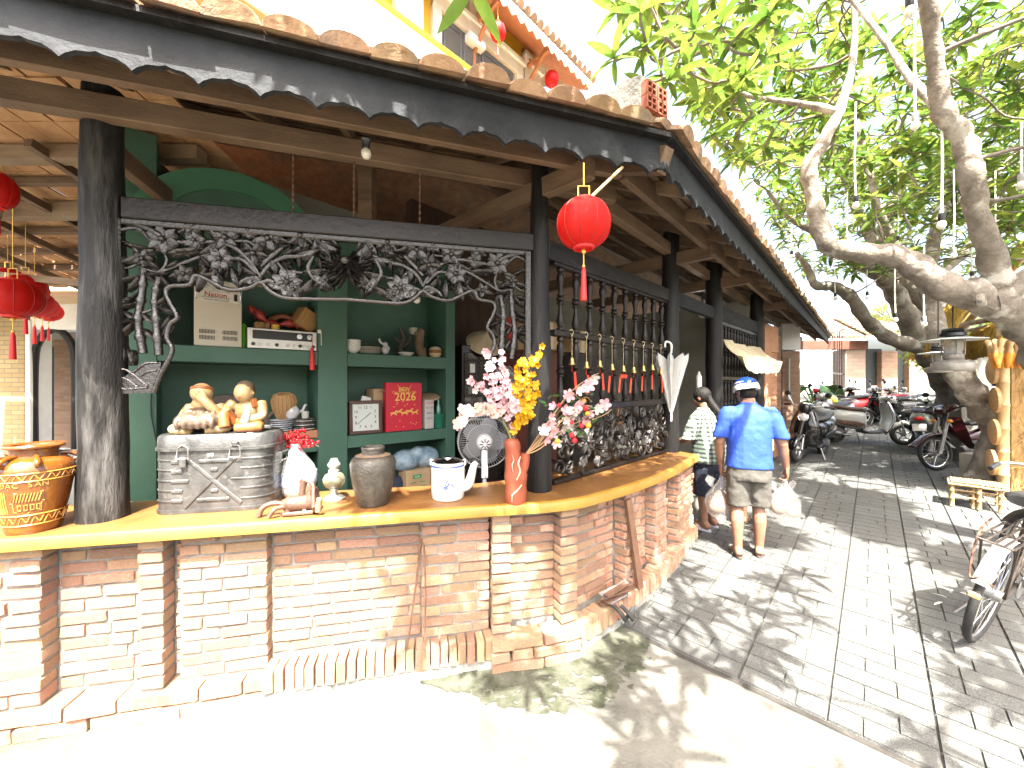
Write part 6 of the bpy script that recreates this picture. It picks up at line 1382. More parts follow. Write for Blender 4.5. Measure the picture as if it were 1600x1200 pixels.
m = MB(); c = catmull([(-.1, 0, .13), (-.06, 0, .14), (.0, -.02, .06), (.08, 0, .03), (.18, 0, .05), (.26, .0, .03)], 5); m.tube(c, [.04, .045, .04, .04, .03, .03]*4+[.03]*2 if False else [.028+.012*math.sin(k) for k in range(len(c))], 8); tag(m.build('red_toy_gun', mat('dull_red', (.30, .03, .025), (.38, .05, .035), 8, .45), None, 60, SHM @ Matrix.Translation((sx(412, .15), .15, zr_+.02))), 'dull red carved wooden piece lying on the receiver', 'carving')
m = MB(); m.tube(catmull([(-.1, 0, .05), (0, .02, .11), (.09, 0, .09)], 5), .026, 8); tag(m.build('carved_pipe', red_lq, None, 60, SHM @ Matrix.Translation((sx(440, .2), .22, zr_+.03))), 'dark red carved piece behind the wooden box', 'carving')
for k, (a, b) in enumerate((((.03, .0, 0), (.06, .02, .26)), ((.0, .05, 0), (.02, .06, .24)))):
    m = MB(); m.beam(a, b, .018, .018); tag(m.build('wooden_stick', palewood if k else red_lq, None, None, SHM @ Matrix.Translation((sx(483, .2), .2, zr_))), ['dark red stick leaning in the upper niche corner', 'pale stick leaning in the upper niche corner'][k], 'stick')
tt = sthing('red_tassel', 'red silk tassel hanging over the shelf edge below the receiver', 'tassel', sx(488, -.02), -.015, 2.06); m = MB(); m.tube([(0, 0, .06), (0, 0, -.04)], .002, 5); m.build('cord', red_m, tt); lat('fringe', [(.006, -.03), (.014, -.05), (.017, -.1), (.022, -.22), (.001, -.22)], red_m, tt)
o = lat('brown_pot', [(.001, 0), (.05, 0), (.08, .05), (.075, .1), (.04, .13), (.001, .13)], mat('brown_gourd', (.2, .1, .05), (.26, .14, .07), 8, .5), None, M=SHM @ Matrix.Translation((sx(330, .2), .2, z1+hS))); tag(o, 'round brown pot on top of the voltage stabiliser', 'pot')
sbox('green_bottle', 'bright green plastic bottle squeezed beside the stabiliser', 'bottle', mat('lime_plastic', (.12, .5, .03)), 381, z1, (.03, .05, .20), .12, b=.012)
# lower left niche
m = MB(); m.tube(catmull([(0, 0, 0), (.02, 0, .1), (-.01, 0, .2), (-.09, 0, .29)], 5), [.04-.0017*k for k in range(16)], 8); m.tube(catmull([(.0, 0, .16), (.05, 0, .22), (.10, 0, .25)], 5), .018, 8); m.tube(catmull([(-.01, 0, .2), (-.04, .02, .27), (-.03, 0, .32)], 5), .014, 8); tag(m.build('driftwood', mat('grey_driftwood', (.07, .06, .05), (.14, .12, .1), 12, .8, .5, 40), None, 60, SHM @ Matrix.Translation((sx(415, .2), .2, z2))), 'dark forked driftwood standing in the lower niche', 'driftwood')
bk = sthing('cane_basket', 'small brown cane fish basket hung in the lower niche', 'basket', sx(444, .16), .16, z2+.30); cane = mat('cane', (.34, .19, .07), (.46, .28, .12), 20, .7, .3, 80, st=(8, 8, 1))
lat('body', [(.04, -.13), (.05, -.12), (.085, -.04), (.095, .02), (.075, .07), (.03, .09), (.001, .09)], cane, bk, n=20)
for k in range(20):
    a = k*math.pi/10; m = MB(); m.tube([(r_*math.cos(a), r_*math.sin(a), z) for r_, z in ((.043, -.13), (.053, -.12), (.088, -.04), (.098, .02), (.078, .072), (.03, .094))], .004, 4); m.build('splint', cane, bk)
m = MB(); m.box((0, 0, -.15), (.07, .07, .03), b=.004); m.build('foot_ring', cane, bk)
sbox('wooden_block', 'reddish wooden block under the plate stacks', 'block', mat('red_block', (.36, .15, .08), (.42, .19, .1), 8, .7), 463, z2, (.36, .14, .07), .09)
def plates(lab, px, y, z, n, r, rim):
    t = sthing('plate_stack', lab, 'plates', sx(px, y), y, z)
    for k in range(n): lat('plate', [(.001, 0), (r*.6, 0), (r, .014), (r*.98, .018), (r*.55, .006), (.001, .006)], rim if k % 2 else ceramic, t, (R.uniform(-.003, .003), 0, k*.017), 24)
plates('stack of blue patterned white plates on the wooden block', 440, .10, z2+.07, 6, .085, mat('blue_pattern', (.35, .42, .55), (.7, .72, .74), 60, .2)); plates('stack of brown rimmed plates on the wooden block', 476, .09, z2+.07, 6, .085, mat('brown_rim', (.10, .08, .06), None, rough=.3))
def pot(lab, px, y, z, s, mt=ceramic):
    t = sthing('teapot', lab, 'teapot', sx(px, y), y, z); lat('body', [(.001, 0), (.04*s, 0), (.06*s, .03*s), (.062*s, .06*s), (.045*s, .095*s), (.03*s, .1*s), (.001, .1*s)], mt, t); lat('lid', [(.032*s, .1*s), (.028*s, .112*s), (.008*s, .12*s), (.01*s, .13*s), (.001, .135*s)], mt, t); m = MB(); m.tube(catmull([(.05*s, 0, .04*s), (.085*s, 0, .06*s), (.1*s, 0, .1*s), (.115*s, 0, .1*s)], 4), [.016*s-.0008*s*k for k in range(13)], 8); m.build('spout', mt, t, 60); m = MB(); m.tube(catmull([(-.05*s, 0, .08*s), (-.09*s, 0, .07*s), (-.08*s, 0, .03*s), (-.055*s, 0, .025*s)], 4), .006*s, 6); m.build('handle', mt, t, 60)
pot('white teapot with blue print on the plate stacks', 455, .14, z2+.175, 1.05); o = lat('tea_cup', [(.001, 0), (.026, 0), (.03, .06), (.026, .06), (.001, .01)], mat('grey_pattern', (.4, .4, .36), (.5, .5, .45), 40, .3), None, M=SHM @ Matrix.Translation((sx(477, .08), .08, z2+.172))); tag(o, 'small patterned cup on the brown rimmed plates', 'cup')
def bowls(lab, px, y, z, n, r):
    t = sthing('bowl_stack', lab, 'bowls', sx(px, y), y, z)
    for k in range(n): lat('bowl', [(.001, 0), (r*.45, 0), (r*.5, .01), (r*.9, .04), (r, .07), (r*.96, .07), (r*.8, .035), (.001, .015)], mat('flower_bowl', (.5, .52, .54), (.74, .74, .72), 35, .2, lo=.3, hi=.42), t, (0, 0, k*.028), 24)
bowls('stacked white flowered bowls behind the chest', 407, .1, z2, 3, .085); o = lat('round_tray', [(.001, 0), (.18, 0), (.19, .015), (.185, .02), (.001, .015)], mat('dark_tray', (.09, .06, .04), (.13, .09, .06), 8, .5), None, M=SHM @ TR((sx(350, .4), .40, z2+.19), (math.radians(80), 0, 0))); tag(o, 'brown round tray leaning behind the statuettes', 'tray')
# upper right niche
bowls('blue flowered bowl stack at the left of the upper right niche', 551, .1, z1, 3, .075); plates('cream dish stack in the upper right niche', 577, .12, z1, 4, .11, mat('cream_dish', (.6, .55, .44), None, rough=.25))
o = lat('small_vase', [(.001, 0), (.018, 0), (.012, .05), (.014, .11), (.022, .14), (.001, .14)], ceramic, None, M=SHM @ Matrix.Translation((sx(561, .2), .2, z1))); tag(o, 'slim white vase behind the flowered bowls', 'vase')
sf = sthing('china_figurine', 'white china figurine with gold details beside the cream dishes', 'figurine', sx(602, .1), .1, z1); blob('body', [('s', (0, 0, .05), .038, (1, .8, 1.2)), ('s', (0, -.01, .11), .022), ('t', [(-.01, 0, .1), (-.05, 0, .13), (-.06, 0, .16)], .012), ('t', [(.02, 0, .09), (.04, -.01, .06)], .012)], ceramic, sf, .005)
o = blob('root_carving', [('t', [(0, 0, 0), (-.02, 0, .1), (.02, 0, .2), (-.02, 0, .3)], .045, .02), ('t', [(0, 0, .1), (.08, 0, .16), (.1, 0, .24)], .03, .014), ('t', [(0, 0, .14), (-.08, 0, .2)], .026, .012)], mat('dark_root', (.035, .03, .022), (.07, .06, .045), 14, .6), None, .008, 2, SHM @ Matrix.Translation((sx(628, .2), .2, z1))); tag(o, 'dark tangled root carving at the back of the upper right niche', 'carving')
o = lat('small_dish', [(.001, .01), (.05, .0), (.085, .03), (.08, .035), (.001, .02)], ceramic, None, M=SHM @ Matrix.Translation((sx(635, .06), .07, z1))); tag(o, 'low white footed dish in front of the root carving', 'dish')
o = blob('driftwood', [('t', [(.03, 0, 0), (0, 0, .12), (.01, 0, .24), (.03, .0, .29)], .05, .04), ('t', [(.05, 0, .0), (.05, 0, .1)], .04, .03), ('t', [(0, 0, .2), (-.04, 0, .27)], .03, .02)], mat('brown_driftwood', (.15, .10, .06), (.22, .16, .10), 10, .8, .5, 40), None, .008, 2, SHM @ Matrix.Translation((sx(655, .15), .15, z1))); tag(o, 'brown upright driftwood stump in the upper right niche', 'driftwood')
o = lat('cup', [(.001, 0), (.03, 0), (.05, .04), (.048, .07), (.001, .03)], mat('celadon', (.35, .36, .28)), None, M=SHM @ Matrix.Translation((sx(646, .2), .2, z1+.24))); tag(o, 'grey green cup perched by the driftwood stump', 'cup')
lp_ = sthing('lidded_pot', 'small lidded pot with a brown band at the shelf end', 'pot', sx(680, .1), .1, z1); lat('body', [(.001, 0), (.045, 0), (.065, .03), (.07, .07), (.06, .095), (.001, .095)], mat('tan_glaze', (.55, .42, .24)), lp_); lat('band', [(.0665, .045), (.0715, .05), (.0715, .075), (.067, .08)], mat('brown_glaze', (.22, .10, .03)), lp_); lat('lid', [(.06, .095), (.05, .11), (.015, .12), (.001, .125)], ceramic, lp_)
# middle right niche: clock, calendar bag, boxes
xa, xb = sx(546, .03), sx(598, .03); w = xb-xa; hC = SP(570, 622, .03).z-z2; hC = w*1.02
ck_ = sthing('wall_clock', 'square brown framed clock with a pale face showing numerals', 'clock', (xa+xb)/2, .05, z2); ck_.matrix_world = ck_.matrix_basis @ Matrix.Rotation(-.05, 4, 'X')
m = MB()
for a, b in (((0, 0, w*.05), (w, .05, w*.1)), ((0, 0, hC-w*.05), (w, .05, w*.1)), ((-w*.45, 0, hC/2), (w*.1, .05, hC-.2*w)), ((w*.45, 0, hC/2), (w*.1, .05, hC-.2*w))): m.box(a, b, b=.006)
m.build('frame', mat('mahogany', (.07, .035, .028), (.10, .05, .038), 8, .35), ck_, kind='stuff'); m = MB(); m.box((0, .005, hC/2), (w*.84, .02, hC*.84)); m.build('clock_face', mat('pale_face', (.58, .62, .58), None, rough=.4), ck_)
for k in range(12):
    a = math.radians(90-30*(k+1)); x, z = math.cos(a), math.sin(a); q = 1/max(abs(x), abs(z)); q = min(q, 1.22); text('numeral', str(k+1), w*.125, black_m, ck_, face_M((x*q*w*.29, -.0058, hC/2+z*q*w*.29), (1, 0, 0), (0, 0, 1)), .0006)
for L, a, wd_ in ((.2, 40, .018), (.33, 218, .012), (.12, 38, .01)): m = MB(); a = math.radians(a); m.beam((0, -.009, hC/2), (L*w*math.cos(a), -.009, hC/2+L*w*math.sin(a)), w*wd_, .003, up=(0, 1, 0)); m.build('clock_hand', black_m, ck_)
xa, xb = sx(603, .05), sx(659, .05); w = xb-xa; hB = SP(630, 598, .05).z-z2
cb_ = sthing('gift_bag', 'red paper calendar bag printed 2026 in gold with galloping horses', 'bag', (xa+xb)/2, .05, z2); rb = mat('red_card', (.50, .015, .035), (.55, .02, .04), 3, .5); m = MB(); m.box((0, .04, hB/2), (w, .08, hB), b=.003); m.build('bag_body', rb, cb_)
text('printed_year', '2026', w*.30, gold_m, cb_, face_M((.01, -.0018, hB*.70), (1, 0, 0), (0, 0, 1)), .0005, bold=.001); text('printed_logo', 'BIDV', w*.15, gold_m, cb_, face_M((0, -.0018, hB*.86), (1, 0, 0), (0, 0, 1)), .0005, bold=.001); text('printed_line', 'Chúc Mừng Năm Mới', w*.075, gold_m, cb_, face_M((0, -.0018, hB*.80), (1, 0, 0), (0, 0, 1)), .0005)
m = MB(); m.tube(catmull([(-w*.2, -.004, hB*.96), (-w*.1, -.012, hB*.87), (w*.1, -.012, hB*.87), (w*.2, -.004, hB*.96)], 4), .002, 5); m.build('cord_handle', gold_m, cb_)
for k in range(5):                                              # galloping horses printed in gold
    hx_, hz = w*(-.3+.15*k), hB*(.36+.03*(k % 2)); m = MB()
    poly = [(-.5, .1), (-.62, -.1), (-.45, .22), (-.1, .25), (.2, .3), (.35, .55), (.6, .5), (.66, .38), (.48, .36), (.36, .1), (.55, -.15), (.5, -.3), (.25, -.05), (0, -.02), (-.2, -.02), (-.45, -.35), (-.5, -.28), (-.34, 0)]
    m.prism([(hx_+x*w*.16, hz+y*w*.16) for x, y in poly], .0008, face_M((0, -.0012, 0), (1, 0, 0), (0, 0, 1))); m.build('printed_horse', gold_m, cb_, fixn=True)
for k in range(14):
    m = MB(); x, z = R.uniform(-.45, .45)*w, R.choice((R.uniform(.5, .62), R.uniform(.08, .25)))*hB; m.prism([(x+.006*math.cos(a), z+.006*math.sin(a)) for a in [j*1.257 for j in range(5)]], .0008, face_M((0, -.0012, 0), (1, 0, 0), (0, 0, 1))); m.build('printed_blossom', gold_m, cb_, fixn=True)
cx = sbox('cardboard_box', 'open brown cardboard box behind the red calendar bag', 'box', card, 612, z2, (.46, .2, .42), .28, (0, 0, .05)); m = MB(); m.box((.03, -.15, .40), (.42, .11, .006), TR((0, 0, 0), (.0, 0, 0))); m.build('box_flap', card, cx)
o = sbox('printed_carton', 'grey carton with upside down red print beside the calendar bag', 'carton', mat('grey_carton', (.46, .44, .40), (.5, .48, .44), 4, .8), 668, z2, (.10, .1, .30), .09)
for s_, z, sz, mt in (('LG-16', .22, .035, red_lq), ('TUNER', .165, .022, black_m), ('CLASS', .11, .024, black_m), ('MODEL', .27, .026, red_m)): text('carton_text', s_, sz, mt, o, face_M((0, -.0507, z), (-1, 0, 0), (0, 0, -1)) @ Matrix.Rotation(math.pi, 4, 'Y') @ Matrix.Scale(-1, 4, (1, 0, 0)), .0005)
o = lat('cane_plate', [(.001, 0), (.12, .01), (.125, .025), (.12, .027), (.001, .012)], mat('pale_cane', (.45, .31, .17), (.54, .39, .23), 50, .7), None, M=SHM @ TR((sx(672, .18), .2, z2+.31), (.25, -.12, 0))); tag(o, 'round pale cane plate lying on the cartons', 'plate')
gp = sthing('green_pot', 'green glazed pot holding a wrapped bottle', 'pot', sx(685, .08), .08, z2); gg = mat('green_glaze', (.02, .13, .08), (.03, .17, .11), 6, .15, coat=.5); lat('body', [(.001, 0), (.05, 0), (.055, .02), (.065, .09), (.075, .13), (.08, .15), (.07, .15), (.001, .1)], gg, gp); lat('bottle', [(.001, .1), (.03, .1), (.032, .22), (.014, .26), (.012, .31), (.001, .31)], gg, gp)
m = MB(); m.sphere((0, 0, .07), .07, 12, 8, (1.1, .8, .9)); tag(m.build('red_pouch', mat('red_cloth', (.42, .02, .02), (.5, .03, .03), 12, .7), None, 170, SHM @ Matrix.Translation((sx(552, .2), .2, z2+.17))), 'red cloth pouch on top of the clock', 'pouch'); sbox('white_card', 'small white card leaning behind the clock', 'card', white_m, 566, z2+.2, (.09, .02, .15), .16, (.0, .3, 0))
# bottom niches
bl_ = mat('blue_film', (.16, .28, .38), (.42, .52, .58), 10, .25, .6, 25, trans=.2); o = blob('plastic_bundle', [('s', (-.12, 0, .10), .13, (1.2, 1, .9)), ('s', (.1, 0, .11), .13, (1.2, 1, .9)), ('s', (.0, -.03, .16), .08)], bl_, None, .015, 1, SHM @ Matrix.Translation((sx(652, .15), .17, .83))); tag(o, 'crumpled blue plastic bundle in the bottom niche', 'bundle')
for k, (px, lab) in enumerate(((648, 'tan carton with a green label in the bottom niche'), (684, 'tan carton with printed columns at the end of the bottom niche'))):
    o = sbox('carton', lab, 'carton', card, px, .422, (.27 if k == 0 else .2, .2, .42), .12)
    m = MB(); m.box((-.02, -.102, .36), (.09, .003, .04)); m.build('green_label', mat('label_green', (.03, .22, .08)), o)
    if k == 0: text('label_text', 'Coly', .03, white_m, o, face_M((-.02, -.104, .36), (1, 0, 0), (0, 0, 1)), .0005)
    for j in range(12): m = MB(); m.box((-.06+.1*(j % 2), -.1012, .30-.045*(j//2)), (.06, .002, .008)); m.build('printed_line', mat('label_green', (.03, .22, .08)), o)
sbox('folded_cloth', 'dark navy folded cloth in the bottom niche', 'cloth', mat('navy_cloth', (.02, .03, .06), (.03, .045, .08), 8, .9), 618, .422, (.2, .2, .35), .2, b=.05); sbox('carton', 'grey carton in the bottom left niche behind the white vase', 'carton', mat('drab_carton', (.3, .25, .17)), 430, .422, (.3, .2, .45), .2)
# black cabinet, hat and boxes behind the screen
bc = thing('black_cabinet', 'tall black lacquered cabinet beyond the green shelf', 'cabinet', M=Matrix.Translation((-.33, 4.45, 0)) @ rz(.55)); m = MB(); m.box((0, .2, 1.08), (.55, .4, 2.16), b=.008); m.build('carcass', black_m, bc)
for k in range(2): m = MB(); m.box((-.13+.26*k, -.008, 1.15), (.24, .016, 1.85), b=.006); d_ = m.build('door', mat('black_gloss', (.016, .013, .012), (.03, .024, .02), 3, .12, coat=.5), bc); m = MB(); m.box((-.03+.07*k, -.022, 1.2), (.012, .014, .16)); m.build('handle', brass, d_)
m = MB(); m.box((.0, -.02, 1.32), (.5, .05, .02)); m.build('ledge', steel, bc); m = MB(); m.box((-.15, -.018, 1.9), (.06, .004, .1)); m.build('paper_label', white_m, bc)
o = lat('conical_hat', [(.24, 0), (.24, .006), (.12, .09), (.01, .16), (.001, .165)], hat_m, None, M=Matrix.Translation((-.3, 4.5, 2.2)) @ TR((0, 0, 0), (.75, 0, .3))); tag(o, 'tan conical hat on top of the black cabinet', 'hat')
o = lat('red_drum', [(.001, 0), (.06, 0), (.06, .3), (.001, .3)], mat('scarlet', (.5, .05, .03), None, rough=.5), None, M=Matrix.Translation((.0, 4.4, 2.18))); tag(o, 'red cylinder standing behind the carved valance', 'cylinder')
m = MB(); m.box((0, 0, 1.05), (.5, .4, 2.1), b=.01); tag(m.build('storage_cupboard', mat('maroon_wood', (.10, .03, .022), (.14, .045, .03), 5, .5), None, None, Matrix.Translation((.22, 4.5, 0)) @ rz(.78)), 'maroon cupboard behind the slim post and the baluster screen', 'cupboard')
for lab, x, y, z, d in (('brown cardboard box on the cupboard behind the upper balusters', .32, 4.3, 2.1, (.42, .3, .3)), ('taped cardboard box behind the upper balusters', .75, 4.75, 2.1, (.35, .3, .26))):
    m = MB(); m.box((0, 0, d[2]/2), d, b=.006); o = tag(m.build('cardboard_box', card, None, None, Matrix.Translation((x, y, z)) @ rz(.78)), lab, 'box'); m = MB(); m.box((0, -d[1]/2-.001, d[2]/2), (.07, .003, d[2])); m.build('tape', mat('packing_tape', (.55, .48, .35), None, rough=.2), o)
m = MB(); m.box((0, 0, 1.04), (1.0, .4, 2.08), b=.01); tag(m.build('tall_rack', mat('dark_rack', (.03, .026, .024), (.05, .042, .038), 5, .7), None, None, Matrix.Translation((.95, 5.1, 0)) @ rz(.78)), 'dark tall rack behind the middle of the baluster screen', 'rack')
# kitchen bay
kc = thing('kitchen_counter', 'low brick red kitchen counter with a pale top in the open bay', 'counter', M=Matrix.Translation(P3+in2*.95+ed2*.9) @ rz(.82)); m = MB(); m.box((0, 0, .45), (1.6, .5, .9), b=.01); m.build('base', terracotta, kc); m = MB(); m.box((0, 0, .93), (1.66, .56, .05), b=.008); m.build('worktop', cream_m, kc)
KM = kc.matrix_basis
def kthing(name, lab, cat, mt, x, prof=None, box=None, y=-.1, z=.957, rot=0):
    if prof: m = MB(); m.lathe(prof, 20)
    else: m = MB(); m.box((0, 0, box[2]/2), box, b=.01)
    return tag(m.build(name, mt, None, 40, KM @ TR((x, y, z), (0, rot, 0))), lab, cat)
kthing('gas_stove', 'black gas stove on the kitchen counter', 'stove', black_m, .1, box=(.55, .35, .12)); kthing('black_kettle', 'black electric kettle on the kitchen counter', 'kettle', black_m, -.1, [(.001, .12), (.08, .12), (.085, .2), (.07, .32), (.04, .34), (.001, .35)]); kthing('black_bag', 'black bag standing on the kitchen counter', 'bag', dark_m, .25, box=(.22, .14, .34), z=1.08, rot=.15); kthing('cutting_board', 'orange brown cutting board leaning at the back of the kitchen counter', 'board', mat('board_wood', (.5, .24, .1)), .05, box=(.2, .02, .34), y=.15, z=1.08, rot=.3); kthing('glass_jar', 'small glass jar on the kitchen counter', 'jar', olive_glass, -.32, [(.001, 0), (.05, 0), (.05, .13), (.04, .15), (.001, .15)])
m = MB(); m.lathe([(.001, 0), (.03, 0), (.034, .02), (.034, .15), (.015, .18), (.012, .21), (.001, .21)], 14); tag(m.build('hanging_bottle', white_m, None, 40, Matrix.Translation(W(1092, 606, 5.02))), 'white dispenser bottle hung on the post of the kitchen bay', 'bottle')
glow = mat('lit_bulb', (1, .97, .9), None, emit=9)
for k, (px, py, Y, lab) in enumerate(((1096, 478, 5.6, 'lit white bulb hanging in the kitchen bay'), (1098, 490, 6.2, 'unlit round lamp behind the lit bulb in the kitchen bay'))):
    t = thing('ceiling_bulb', lab, 'light bulb', loc=W(px, py, Y)); m = MB(); m.sphere((0, 0, 0), .045 if k == 0 else .07, 12, 8); m.build('bulb', glow if k == 0 else bulb_m, t, 170); m = MB(); m.tube([(0, 0, .04), (0, 0, .5)], .008, 6); m.build('cord', black_m, t)
t = thing('eave_bulb', 'pale bulb in a black socket under the front purlin', 'light bulb', loc=W(572, 240, 2.05)); m = MB(); m.sphere((0, 0, 0), .026, 12, 8, (1, 1, 1.15)); m.build('bulb', bulb_m, t, 170); m = MB(); m.lathe([(.016, .02), (.02, .03), (.02, .06), (.028, .07), (.001, .075)], 12); m.build('socket', black_m, t, 40)
t = thing('valance_bulb', 'pale bulb showing below the carved valance', 'light bulb', loc=W(651, 468, 2.6)); m = MB(); m.sphere((0, 0, 0), .026, 12, 8); m.build('bulb', bulb_m, t, 170); m = MB(); m.tube([(0, 0, .02), (0, 0, .4)], .005, 6); m.build('cord', black_m, t)
# things leaning on the brick wall
p0_, p1_ = G(632, 1012), None
m = MB(); a = edge(s_of(640))[0]; nn2 = edge(s_of(640))[2]; m.tube(catmull([a+nn2*.0+V(-.02, 0, .17), a-nn2*.08+V(.03, 0, .5), a-nn2*.11+V(.06, 0, .76), a-nn2*.11+V(.08, 0, .75), a-nn2*.05+V(.09, 0, .5), a+nn2*.0+V(.085, 0, .16)], 6), .006, 6); tag(m.build('bent_iron_rod', iron, None, 60), 'bent rusty iron rod leaning against the brick counter', 'rod')
a, _, nn2 = edge(s_of(985)); b2_, _, _ = edge(s_of(998)); m = MB(); m.beam(V(a.x, a.y, .88)-nn2*.02, V(b2_.x, b2_.y, gz(b2_.x, b2_.y)+.19)+nn2*.01, .03, .05); tag(m.build('wooden_plank', mat('dark_plank', (.12, .06, .035), (.18, .1, .06), 6, .7)), 'narrow brown plank leaning on the brick pilaster', 'plank')
a, d_, nn2 = edge(s_of(962)); zg = gz(a.x, a.y)+.19; sp_ = thing('scrap_pile', 'small pile of grey slats and folded scraps on the brick ledge', 'scrap', loc=(a.x, a.y, zg)); gw = mat('grey_scrap', (.16, .15, .14), (.34, .33, .31), 12, .7)
for k in range(7): m = MB(); m.beam(V(R.uniform(-.12, -.05), R.uniform(-.1, 0), .012+k*.016), V(R.uniform(.08, .16), R.uniform(.02, .12), .015+k*.02+R.uniform(0, .03)), .04, .012); m.build('slat', gw if k % 2 else iron, sp_)
for k in range(2): m = MB(); m.tube(catmull([(.02-.05*k, -.05, .02), (.07-.05*k, -.09, -.02), (.1-.05*k, -.06, -.07), (.12, 0, -.02)], 4), .014, 6); m.build('rubber_strip', rubber, sp_, 60)
# socket and switch cords on the green upright
m = MB(); m.tube(catmull([PL(240, 585, SH0-sn*-.01, sd), PL(236, 640, SH0-sn*-.012, sd), PL(246, 700, SH0-sn*-.01, sd)], 5), .004, 5); tag(m.build('loose_cable', black_m, None, 60), 'thin black cable running down the green niche', 'cable')
m = MB(); q = PL(499, 518, SH0-sn*-.012, sd); m.box(q, (.03, .02, .03), b=.006); m.tube([q+V(.015, 0, -.01), q+V(.02, -.005, -.12)], .003, 5); tag(m.build('pull_switch', white_m), 'small white pull cord switch on the green upright', 'switch')
# ------------------------------------------------------------------ people
def ring(c, rx, ry, n=20, az=0, tilt=None, sq=2.3):
    out = []
    for k in range(n):
        a = 2*math.pi*k/n; ca, sa = math.cos(a), math.sin(a)
        x = rx*math.copysign(abs(ca)**(2/sq), ca); y = ry*math.copysign(abs(sa)**(2/sq), sa)
        out.append(Vector(c)+V(x*math.cos(az)-y*math.sin(az), x*math.sin(az)+y*math.cos(az), 0))
    return out
def rem(o, vox, it=3, fac=.5):
    r = o.modifiers.new('r', 'REMESH'); r.mode = 'VOXEL'; r.voxel_size = vox; r.use_smooth_shade = True
    s = o.modifiers.new('s', 'SMOOTH'); s.factor = fac; s.iterations = it; return o
def limb(m, pts, rads, n=12):
    c = catmull(pts, 4); rr = []
    for k in range(len(c)):
        x = k/4; j = min(int(x), len(rads)-2); rr.append(lerp(rads[j], rads[j+1], x-j))
    m.tube(c, rr, n); m.sphere(c[0], rr[0], n, 8); m.sphere(c[-1], rr[-1], n, 8)
def hand(m, w, d, side, palm, curl=1.0):
    # w wrist, d direction of the hand, side: thumb side, palm: direction the palm faces
    d = Vector(d).normalized(); side = Vector(side); side = (side-d*side.dot(d)).normalized(); palm = Vector(palm); palm = (palm-d*palm.dot(d)-side*palm.dot(side)).normalized(); w = Vector(w)
    c0 = w+d*.045
    for s in (-.026, -.009, .009, .026): m.tube([w+side*s*.7, c0+side*s, w+d*.088+side*s], [.017, .017, .012], 8); m.sphere(w+d*.088+side*s, .012, 8, 6)
    for i, (s, L) in enumerate(((.028, .068), (.0095, .076), (-.0095, .071), (-.027, .056))):
        p0 = w+d*.088+side*s; p1 = p0+(d*.75+palm*.5*curl).normalized()*L*.45; p2 = p1+(d*.1+palm*1.0*curl).normalized()*L*.33; p3 = p2+(-d*.55*curl+palm*.7).normalized()*L*.26
        m.tube([p0, p1, p2, p3], [.0102, .0096, .0088, .007], 8); m.sphere(p3, .007, 8, 6)
    t0 = w+d*.022+side*.022; t1 = t0+(side*.8+d*.6+palm*.2).normalized()*.034; t2 = t1+(d*.9+palm*.5-side*.2).normalized()*.032; t3 = t2+(d*.6+palm*.7-side*.5).normalized()*.022; m.tube([t0, t1, t2, t3], [.015, .0125, .011, .008], 8); m.sphere(t3, .008, 8, 6)
def foot(m, an, yaw, L=.25):
    f = V(math.sin(yaw), math.cos(yaw), 0); s = V(f.y, -f.x, 0); an = Vector(an); b = V(an.x, an.y, 0)
    m.tube(catmull([an+V(0, 0, .01), b+V(0, 0, .045)-f*.04, b+V(0, 0, .03)-f*.05], 3), [.038, .038, .038, .037, .036, .032, .028], 10)
    m.tube(catmull([b-f*.05+V(0, 0, .03), b+f*.03+V(0, 0, .045), b+f*.11+V(0, 0, .028), b+f*.15+V(0, 0, .02)], 3), [.03, .032, .034, .036, .037, .038, .038, .037, .03, .02], 12)
    for i, (o_, l_, r_) in enumerate(((.028, .19, .013), (.011, .185, .010), (-.004, .176, .009), (-.018, .166, .0085), (-.031, .152, .008))): m.tube([b+f*.12+s*o_*.9+V(0, 0, .02), b+f*l_+s*o_+V(0, 0, .014)], [r_*1.15, r_], 8); m.sphere(b+f*l_+s*o_+V(0, 0, .014), r_, 8, 6)
def flipflop(t, an, yaw, mt, z=0):
    f = V(math.sin(yaw), math.cos(yaw), 0); s = V(f.y, -f.x, 0); b = V(an[0], an[1], z); out = []
    for k in range(24):
        a = 2*math.pi*k/24; l = math.cos(a); w = math.sin(a); p = b+f*(.065+.142*l)+s*w*(.036+.012*max(0, l)+.004); out.append((p.x, p.y))
    m = MB(); m.prism(out, .02, TR((0, 0, z))); sh = m.build('sandal', mt, t, 60, fixn=True)
    m = MB(); top = b+f*.13+V(0, 0, .02)
    for q in (-1, 1): m.tube(catmull([top, top-f*.05+s*q*.03+V(0, 0, .035), b+f*.01+s*q*.045+V(0, 0, .018)], 4), .007, 6)
    m.build('strap', mt, sh, 60)
